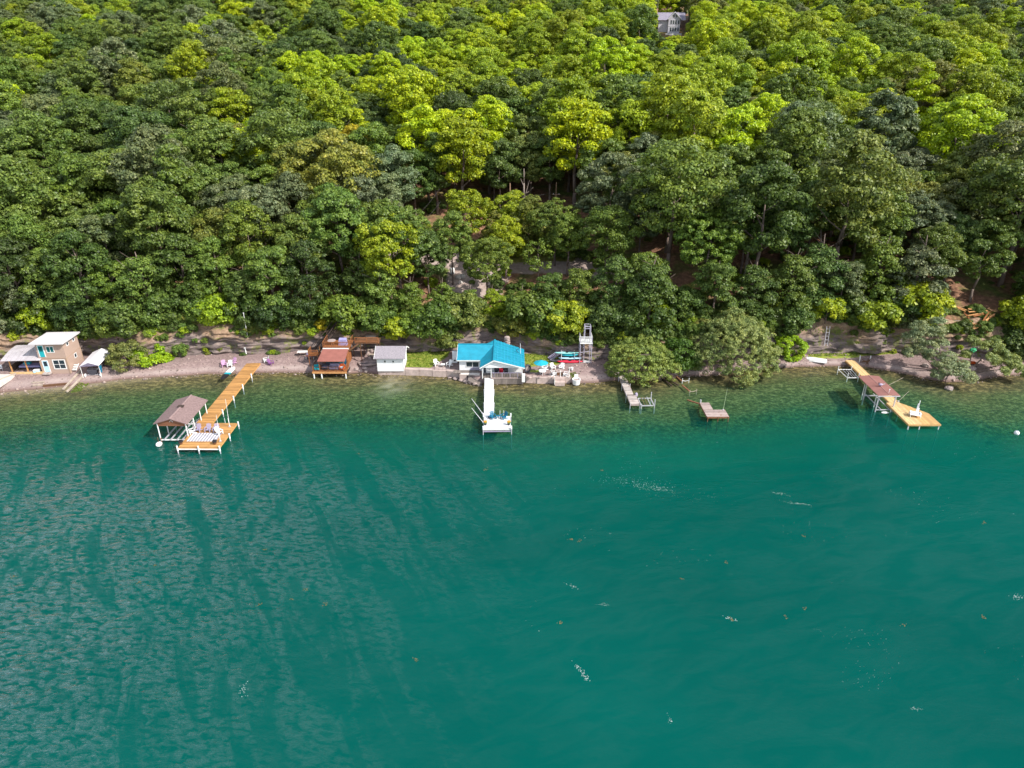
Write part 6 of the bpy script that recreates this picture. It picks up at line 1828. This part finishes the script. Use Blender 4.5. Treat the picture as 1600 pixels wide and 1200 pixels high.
clip_boards('deck_section', M['pale_deck'], -.5, 1.5, 31); clip_boards('deck_section', M['tan_deck'], 1.52, 4.1, 32)
MB().box(-.53, -.06, .62, 4.13, -.005, .86).build('fascia', M['tan_deck'], r)
MB().box(-.56, 0, .62, -.505, 6.6, .86).build('fascia', M['tan_deck'], r)
MB().box(-.05, 6.7, .64, -.004, 22.3, .86).box(1.505, 6.7, .64, 1.55, 22.3, .86).build('fascia', M['tan_deck'], r)
posts(r, [(-.4, .1), (1.2, .1), (3.95, .1), (-.4, 5.2), (1.4, 6.2)], -4, .7, .08, M['white_paint'])
posts(r, [(-.02, 10), (1.52, 10), (-.02, 14), (1.52, 14), (-.02, 18), (1.52, 18)], -2.5, .7, .06, M['steel'])
r = thing('lift_canopy', 'flat brown canopy on pipe legs beside the right dock', 'canopy', (54.05, 92.6, 0))
MB().slab([(0, 0, 2.92), (1.65, 0, 3.05), (1.65, 6.8, 3.05), (0, 6.8, 2.92)], .07).build('roof_sheet', M['canopy_brown'], r)
MB().slab([(1.66, 0, 3.05), (3.25, 0, 2.92), (3.25, 6.8, 2.92), (1.66, 6.8, 3.05)], .07).build('roof_sheet', M['canopy_brown'], r)
MB().beam((1.655, 0, 3.07), (1.655, 6.8, 3.07), .10, .04).build('ridge_cap', plain('canopy_ridge', (.36, .20, .18), .7, .1, 2), r)
MB().box(0, -.05, 2.74, 3.25, -.004, 2.90).build('end_beam', M['steel'], r)
for x in (.35, 2.9):
    for y in (.4, 4.4): MB().beam((x, y, -4), (x, y, 2.86), .15, .15).build('leg', M['steel'], r)
for x, y in ((.9, 5.9), (.9, 2.0)): MB().beam((x, y, -3.5), (x, y, 1.9), .09, .09).build('leg', M['white_paint'], r)
b = MB(); b.beam((.35, 4.4, .7), (2.9, 4.4, .7), .1, .14).beam((.35, .4, .35), (2.9, .4, .35), .1, .14).beam((1.0, .2, .5), (1.0, 5.4, .5), .12, .1).beam((2.3, .2, .5), (2.3, 5.4, .5), .12, .1)
b.build('cradle', M['steel'], r)
MB().blob((1.6, -.1, .15), (.6, .25, .12), 4, 6, 10, .1).build('float', M['white_plastic'], r)
r = thing('roof_bird', 'grey bird shaped decoy on the flat brown canopy', 'decoy', (55.6, 95.4, 3.09))
MB().blob((0, 0, .28), (.34, .18, .20), 5, 8, 10, .1).build('body', M['lavender'], r, sm=True); MB().blob((-.30, 0, .52), (.12, .1, .12), 6, 6, 8, .05).build('head', M['charcoal'], r, sm=True); MB().beam((.25, 0, .3), (.65, 0, .42), .16, .04).build('tail', M['steel'], r)
for s in (-.06, .06): MB().tube((0, s, -.03), (0, s, .12), .015, 5).build('leg', M['charcoal'], r)
r = thing('canopy_light', 'tiny white light post at the canopy front edge', 'light', (55.9, 93.3, 3.07))
MB().tube((0, 0, -.03), (0, 0, .45), .03, 6).build('stem', M['white_paint'], r); MB().blob((0, 0, .5), (.09, .09, .09), 2, 6, 8, 0).build('globe', M['white_plastic'], r)
r = thing('boat_lift', 'white pipe lift at the shore end of the right dock', 'boat lift', (55.0, 104.2, 0))
b = MB(); b.tube((0, 0, .3), (1.8, 0, .3), .06, 6).tube((-.5, 2.6, .6), (1.7, 2.6, .6), .06, 6).tube((0, 0, .3), (-.5, 2.6, .6), .06, 6).tube((1.8, 0, .3), (1.7, 2.6, .6), .06, 6)
b.build('frame', M['white_paint'], r)
for x in (.5, 1.0, 1.4): MB().tube((x, 0, .33), (x - .3, 2.6, .63), .04, 6).build('bunk', M['steel'], r)
for x, y in ((-.5, 2.6), (1.7, 2.6), (0, 0), (1.8, 0)): MB().tube((x, y, -1.2), (x, y, 1.2), .06, 6).build('post', M['white_paint'], r)
for (a, b_, lab) in [((1395, 605, 1.0), (1411.5, 590, 2.0), 'pale mooring pole slanting out beside the brown canopy'), ((1403.7, 627, 1.0), (1420, 611.5, 2.0), 'pale mooring pole slanting out near the angled platform')]:
    A, B = W(*a), W(*b_)
    A.x = min(A.x, 58.6)
    o = thing('mooring_pole', lab, 'pole', A, 0, 'slanting poles of the right dock')
    MB().tube((0, 0, 0), B - A, .03, 6, .02).build('rod', M['drift_wood'], o); MB().box(-.1, -.1, -.1, .1, .1, .08).build('base', M['steel'], o)
r = thing('dock_lounger', 'big white lounge chair with tall narrow back on the right dock', 'lounge chair', W(1430, 650.5, .905), -.25)
MB().slab([(-.85, -.45, .45), (.55, -.55, .38), (.75, .45, .48), (-.75, .50, .62)], .07).build('seat', M['white_plastic'], r)
b = MB()
for k in range(3): b.beam((.05 + k * .13, .3, .4), (.22 + k * .13, .75, 1.75 - .35 * k), .12, .04)
b.build('backrest', M['white_plastic'], r)
for s, x in ((-1, -.7), (1, .6)): MB().box(x - .08, -.4, .62 if s < 0 else .55, x + .08, .4, .68 if s < 0 else .61).build('armrest', M['white_plastic'], r)
for x in (-.75, .6):
    for y in (-.4, .4): MB().box(x - .04, y - .04, 0, x + .04, y + .04, .42).build('leg', M['white_plastic'], r)
MB().beam((.3, .62, 0), (.3, .62, 2.3), .10, .05).build('board', M['white_plastic'], r)

# lumber heap of a collapsed stair, boats among the willows, buoy
q = G(1518, 520)
r = thing('lumber_heap', 'jumbled heap of fresh orange lumber on the bluff', 'lumber heap', q)
rl = random.Random(3)
def Lp(px, py, dz): v = G(px, py); return Vector((v.x, v.y, v.z + dz)) - q
for a, b_, dz in [((1490, 485), (1512, 492), .5), ((1492, 487), (1506, 494), .5), ((1510, 492), (1530, 491), .8), ((1511, 496), (1528, 494), .7), ((1510, 500), (1534, 497), .6), ((1518, 504), (1540, 497), .7), ((1530, 492), (1546, 497), .8), ((1535, 494), (1552, 502), .8),
                  ((1542, 497), (1533, 512), .9), ((1545, 500), (1538, 512), .7), ((1551, 501), (1532, 516), 1.0), ((1549, 503), (1530, 519), .8), ((1546, 506), (1526, 521), .8), ((1533, 514), (1514, 524), .7), ((1530, 518), (1512, 526), .6),
                  ((1524, 512), (1514, 525), .5), ((1528, 519), (1541, 521), .6), ((1530, 523), (1541, 526), .3), ((1541, 519), (1540, 530), .5), ((1512, 503), (1520, 515), .3), ((1505, 494), (1513, 503), .3), ((1520, 514), (1540, 515), .6)]:
    A, B = Lp(*a, dz + .2), Lp(*b_, dz + rl.uniform(0, .4))
    MB().beam(A, B, .24, .09, up=(rl.uniform(-.3, .3), -.3, 1)).build('plank', M['fresh_wood'] if rl.random() < .7 else M['orange_wood'], r)
hull('canoe', 'orange canoe lying under the low spreading willow', beach(1523, 570, .1), math.pi / 2 - .1, 3.2, .8, .35, M['orange_plastic'], inside=M['orange_plastic'])
r = thing('tarp_bundle', 'green tarp bundle behind the right willows', 'tarp', beach(1517, 558))
MB().blob((0, 0, .3), (.6, .45, .4), 9, 6, 10, .3).build('sheet', M['green_plastic'], r); MB().tube((-.7, 0, .15), (.7, .1, .2), .05, 6).build('pole', M['white_plastic'], r)
r = thing('dark_boat_cover', 'dark teal covered dinghy under the silvery willow', 'boat', beach(1464, 573))
MB().blob((0, 0, .3), (.5, 1.1, .4), 10, 6, 12, .15).build('cover', plain('dark_teal', (.02, .06, .07), .6, .2, 2), r); MB().tube((0, -1.2, .2), (0, 1.2, .25), .06, 6).build('keel', M['charcoal'], r)
r = thing('buoy', 'white mooring buoy floating near the right edge', 'buoy', W(1588, 678, 0))
MB().blob((0, 0, .15), (.36, .36, .36), 1, 8, 12, 0).build('ball', M['white_plastic'], r, sm=True); MB().tube((0, 0, .45), (0, 0, .62), .05, 6).build('ring', M['blue_plastic'], r)

# ------------------------------------------------------------------ the lane: poles, wires, white things
def utility_pole(px, py, h, lab, arm=True, rad=.16):
    q = G(px, py)
    o = thing('utility_pole', lab, 'utility pole', q)
    MB().tube((0, 0, -.5), (0, 0, h), rad, 8, rad * .7).build('shaft', M['pole_wood'], o)
    if arm: MB().beam((-.9, 0, h - 2.6), (.9, 0, h - 2.6), .1, .1).build('cross_arm', M['pole_wood'], o)
    for x in (-.6, .6): MB().lathe([(.05, h - 2.55), (.07, h - 2.4)], (x if arm else 0, 0, 0)).build('insulator', M['white_paint'], o)
    return q + Vector((0, 0, h - 2.5))
P1 = utility_pole(797, 366, 10.6, 'tall bare utility pole standing in the clearing above the lane')
P2 = utility_pole(636, 384, 6.6, 'shorter utility pole beside the white box at the lane end', rad=.13)
P3 = utility_pole(868, 336, 7.0, 'slim utility pole among the trees right of the clearing', rad=.12)
def wire(A, B, sag, lab):
    V_ = MB(); n = 10; pts_ = [A.lerp(B, i / n) - Vector((0, 0, sag * 4 * (i / n) * (1 - i / n))) for i in range(n + 1)]
    for a, b_ in zip(pts_[:-1], pts_[1:]): V_.tube(a, b_, .018, 5)
    tag(V_.build('wire', M['wire']), lab, 'wire')
wire(P1, P3 + Vector((0, 0, .5)), .5, 'cable strung between the clearing pole and the slim pole')
wire(P2, G(690, 350) + Vector((0, 0, 7.5)), .6, 'upper cable running right from the shorter pole')
wire(P2 - Vector((0, 0, 2.2)), G(690, 352) + Vector((0, 0, 5.0)), .5, 'lower cable running right from the shorter pole')
r = thing('utility_box', 'white utility box beside the shorter utility pole', 'utility box', G(641, 386))
MB().box(-.35, -.3, 0, .35, .3, 1.5).build('cabinet', M['white_plastic'], r); MB().box(-.3, -.33, .1, .3, -.301, 1.4).build('door', M['white_paint'], r)
r = thing('white_tank', 'small white tank standing at the gravel lane edge', 'tank', G(707, 430))
MB().lathe([(.2, 0), (.45, .25), (.45, 1.2), (.2, 1.45)]).build('shell', M['white_plastic'], r); MB().lathe([(.12, 1.452), (.12, 1.6)]).build('valve', M['steel'], r)
for i, (px, py, s) in enumerate([(716, 436, .6), (722, 434, .7), (765, 436, .8), (772, 440, .8), (768, 446, .7), (776, 434, .6), (720, 444, .5)]):
    q = G(px, py)
    tag(MB().blob((0, 0, s * .4), (s, s * .7, s * .7), 400 + i, 5, 8, .3).build('boulder', M['slab'], loc=q), ['left', 'second', 'middle back', 'middle front', 'lowest', 'rightmost', 'small lower left'][i] + ' pale boulder edging the gravel lane', 'rock', 'boulders along the lane')
q = G(1318, 409)
r = thing('picnic_table', 'red picnic table in the shade of the hillside clearing', 'table', q, .1)
MB().box(-1.1, -.4, .72, 1.1, .4, .78).build('tabletop', M['red_roof'], r)
for y in (-.75, .75): MB().box(-1.1, y - .14, .42, 1.1, y + .14, .47).build('seat', M['red_roof'], r)
for x in (-.8, .8): MB().beam((x, -.75, 0), (x, .3, .71), .1, .08).beam((x, .75, 0), (x, -.3, .71), .1, .08).build('leg', M['red_roof'], r)
# bare snags
def snag(px, py, h, rad, lab, seed, lean=.05):
    q = G(px, py)
    o = thing('dead_tree', lab, 'tree', q, 0, 'bare trunks on the slope')
    tm = trunk_mesh('trunk', seed, h, rad, lean, 3, .5, .25); o2 = obj('trunk', tm, M['pale_bark'], o)
    b = MB(); b.tube((0, 0, h * .45), (h * .10, -.1, h * .8), rad * .35, 6, rad * .1); b.build('branch', M['pale_bark'], o)
snag(1164, 432, 12, .30, 'bare forked pale trunk before the dark wood above the willow', 71)
snag(1118, 405, 6, .16, 'short bare pale trunk left of the forked one', 72, .02)
snag(818, 352, 12, .30, 'stout bare trunk right of the clearing pole', 73, .02)
snag(628, 372, 9, .34, 'stout leaning trunk beside the shorter utility pole', 74, .03)
snag(418, 474, 6, .2, 'pale bare trunk in the shade above the orange dock', 75)
snag(1272, 432, 9, .30, 'dark leaning trunk before the small green clearing', 76, .08)

# ------------------------------------------------------------------ white house high on the hill
q = HOUSE
r = thing('hill_house', 'white gabled house with tall windows high among the trees', 'house', (q.x, q.y, q.z), math.radians(-6))
r.scale = (.86,) * 3
w_, h_, dp = 5.0, 6.0, 7.0
MB().box(-w_ / 2, 0, -1.5, w_ / 2, dp, h_).build('wall', M['house_wall'], r)
MB().add([(-w_ / 2, 0, h_), (w_ / 2, 0, h_), (0, 0, h_ + 2.4), (-w_ / 2, .1, h_), (w_ / 2, .1, h_), (0, .1, h_ + 2.4)], [(0, 1, 2), (5, 4, 3), (0, 2, 5, 3), (2, 1, 4, 5)]).build('gable_wall', M['house_wall'], r)
gable_roof(r, -w_ / 2 - .4, 0, w_ / 2 + .4, -.45, dp - 1.5, h_ - .25, h_ + 2.6, h_ - .25, M['house_roof'], .14)
MB().slab([(-7, 1.2, h_ - .6), (5.0, 1.2, h_ - .6), (5.0, dp, h_ + 2.5), (-7, dp, h_ + 2.5)], .15).build('roof_slope', M['house_roof'], r)
MB().box(-6.6, 1.8, -1.5, -w_ / 2 - .01, dp, h_ - .5).build('wall', M['house_wall'], r)
for zz in (.9, 3.7):
    for x in (-1.65, -.65, .35): window(r, x, 0, zz, .65, 1.6, fw=.08)
    window(r, 1.6, 0, zz, .55, 1.5, fw=.06)
window(r, -.75, 0, 6.25, .7, 1.2, fw=.08); window(r, .35, 0, 6.25, .7, 1.2, fw=.08)
MB().box(-w_ / 2 - .05, -.06, 2.95, w_ / 2 + .05, -.001, 3.15).build('belt_trim', M['white_paint'], r)
MB().box(-3.6, -2.4, -1.2, 3.4, -.05, .1).build('terrace', M['white_paint'], r)
b = MB(); b.beam((-w_ / 2 - .42, -.48, h_ - .4), (0, -.48, h_ + 2.45), .06, .25).beam((0, -.485, h_ + 2.45), (w_ / 2 + .42, -.485, h_ - .4), .06, .25); b.build('barge_board', M['white_paint'], r)

# ------------------------------------------------------------------ drifting foam and weed on the lake
rf = random.Random(12)
V, F = [], []
def fleck(x, y, a, b_, rz, z=.012):
    n = 6; base = len(V)
    for k in range(n):
        t = 2 * math.pi * k / n; q_ = rf.uniform(.55, 1.15)
        u, v = a * q_ * math.cos(t), b_ * q_ * math.sin(t)
        V.append((x + u * math.cos(rz) - v * math.sin(rz), y + u * math.sin(rz) + v * math.cos(rz), z))
    F.append(tuple(range(base, base + n)))
def foam_patch(px, py, n, lx, ly, rz, s):
    c = W(px, py, 0)
    for _ in range(n):
        u, v = rf.gauss(0, lx), rf.gauss(0, ly)
        fleck(c.x + u * math.cos(rz) - v * math.sin(rz), c.y + u * math.sin(rz) + v * math.cos(rz), rf.uniform(.3, 1) * s, rf.uniform(.2, .6) * s, rf.uniform(0, 3))
foam_patch(985, 752, 130, 2.6, .6, -.15, .05); foam_patch(1010, 760, 110, 1.6, .4, -.2, .06); foam_patch(1030, 764, 50, .9, .25, -.2, .06); foam_patch(1060, 770, 110, 3.4, 1.0, -.1, .04)
foam_patch(907, 1047, 40, .40, .10, -.9, .07); foam_patch(914, 1058, 35, .25, .08, -1.0, .07); foam_patch(1141, 967, 30, .35, .14, -.4, .07); foam_patch(1218, 771, 30, .5, .15, -.3, .08); foam_patch(1246, 787, 40, .8, .15, -.3, .08)
foam_patch(1430, 1107, 25, .25, .12, 0, .05); foam_patch(896, 917, 25, .4, .1, -.6, .06); foam_patch(1047, 1126, 15, .1, .2, .2, .05); foam_patch(380, 1080, 30, .2, .4, .2, .07); foam_patch(1590, 933, 35, .35, .2, 0, .07); foam_patch(945, 944, 20, .3, .1, 0, .05)
for _ in range(1900):
    px, py = rf.uniform(820, 1600), rf.uniform(690, 1000)
    c = W(px, py, 0)
    if float(vnoise(c.x * .12, c.y * .25, 51)) < .62 + .25 * rf.random(): continue
    fleck(c.x, c.y, rf.uniform(.02, .06), rf.uniform(.01, .03), rf.uniform(0, 3))
for _ in range(380):
    px, py = rf.uniform(1150, 1600), rf.uniform(980, 1080)
    c = W(px, py, 0)
    if float(vnoise(c.x * .2, c.y * .3, 52)) < .55 + .3 * rf.random(): continue
    fleck(c.x, c.y, rf.uniform(.02, .05), rf.uniform(.01, .02), rf.uniform(0, 3))
me = bpy.data.meshes.new('foam'); me.from_pydata(V, [], F); me.update()
tag(obj('foam', me, M['foam']), 'scattered white foam flecks drifting on the lake', kind='stuff')
V, F = [], []
for px, py in [(455, 937), (477, 922), (413, 859), (20, 902), (893, 843), (905, 845), (1135, 879), (1228, 963), (1259, 951), (1536, 965), (508, 944), (405, 945), (1412, 977), (1144, 968), (940, 735), (560, 709), (760, 733), (875, 973), (650, 1030), (1065, 905), (1256, 838), (218, 909), (242, 883), (1537, 816)]:
    c = W(px, py, 0)
    for _ in range(9): fleck(c.x + rf.gauss(0, .14), c.y + rf.gauss(0, .12), rf.uniform(.03, .13), rf.uniform(.02, .06), rf.uniform(0, 3), .014)
me = bpy.data.meshes.new('floating_weed'); me.from_pydata(V, [], F); me.update()
tag(obj('floating_weed', me, M['weed']), 'small brown clumps of weed floating on the lake', kind='stuff')

# loose stones on the beach and along the waterline, too many to count
rs_ = np.random.default_rng(3)
n = 2600
sx = rs_.uniform(-92, 92, n)
tt = rs_.random(n) ** 1.6 * 1.12 - .14
ys_, yf_ = Ys(sx), Yf(sx)
sy = ys_ + tt * (yf_ - ys_)
ok = ((walled(sx) < .3) | (tt < -.02)) & ~((sx > -46) & (sx < -42.6) & (tt > .2))
sx, sy = sx[ok], sy[ok]
sz = np.array([ground_z(a, b_) for a, b_ in zip(sx, sy)])
rr_ = rs_.uniform(.06, .16, len(sx)) * np.where(rs_.random(len(sx)) < .05, 2.2, 1)
base = np.array([(1, 0, 0), (-1, 0, 0), (0, 1, 0), (0, -1, 0), (0, 0, .7), (0, 0, -.7)])
V_ = (np.stack([sx, sy, sz + rr_ * .2], 1)[:, None, :] + base[None] * rr_[:, None, None] * rs_.uniform(.6, 1.4, (len(sx), 6, 1))).reshape(-1, 3)
tri = np.array([(0, 2, 4), (2, 1, 4), (1, 3, 4), (3, 0, 4), (2, 0, 5), (1, 2, 5), (3, 1, 5), (0, 3, 5)])
F_ = (np.arange(len(sx))[:, None, None] * 6 + tri[None]).reshape(-1, 3)
tag(obj('pebbles', np_mesh('pebbles', V_, F_), plain('pebble', (.30, .235, .215), .9, .4, .5, bump=0, island=.55)), 'loose grey and pinkish stones strewn on the beach', kind='stuff')
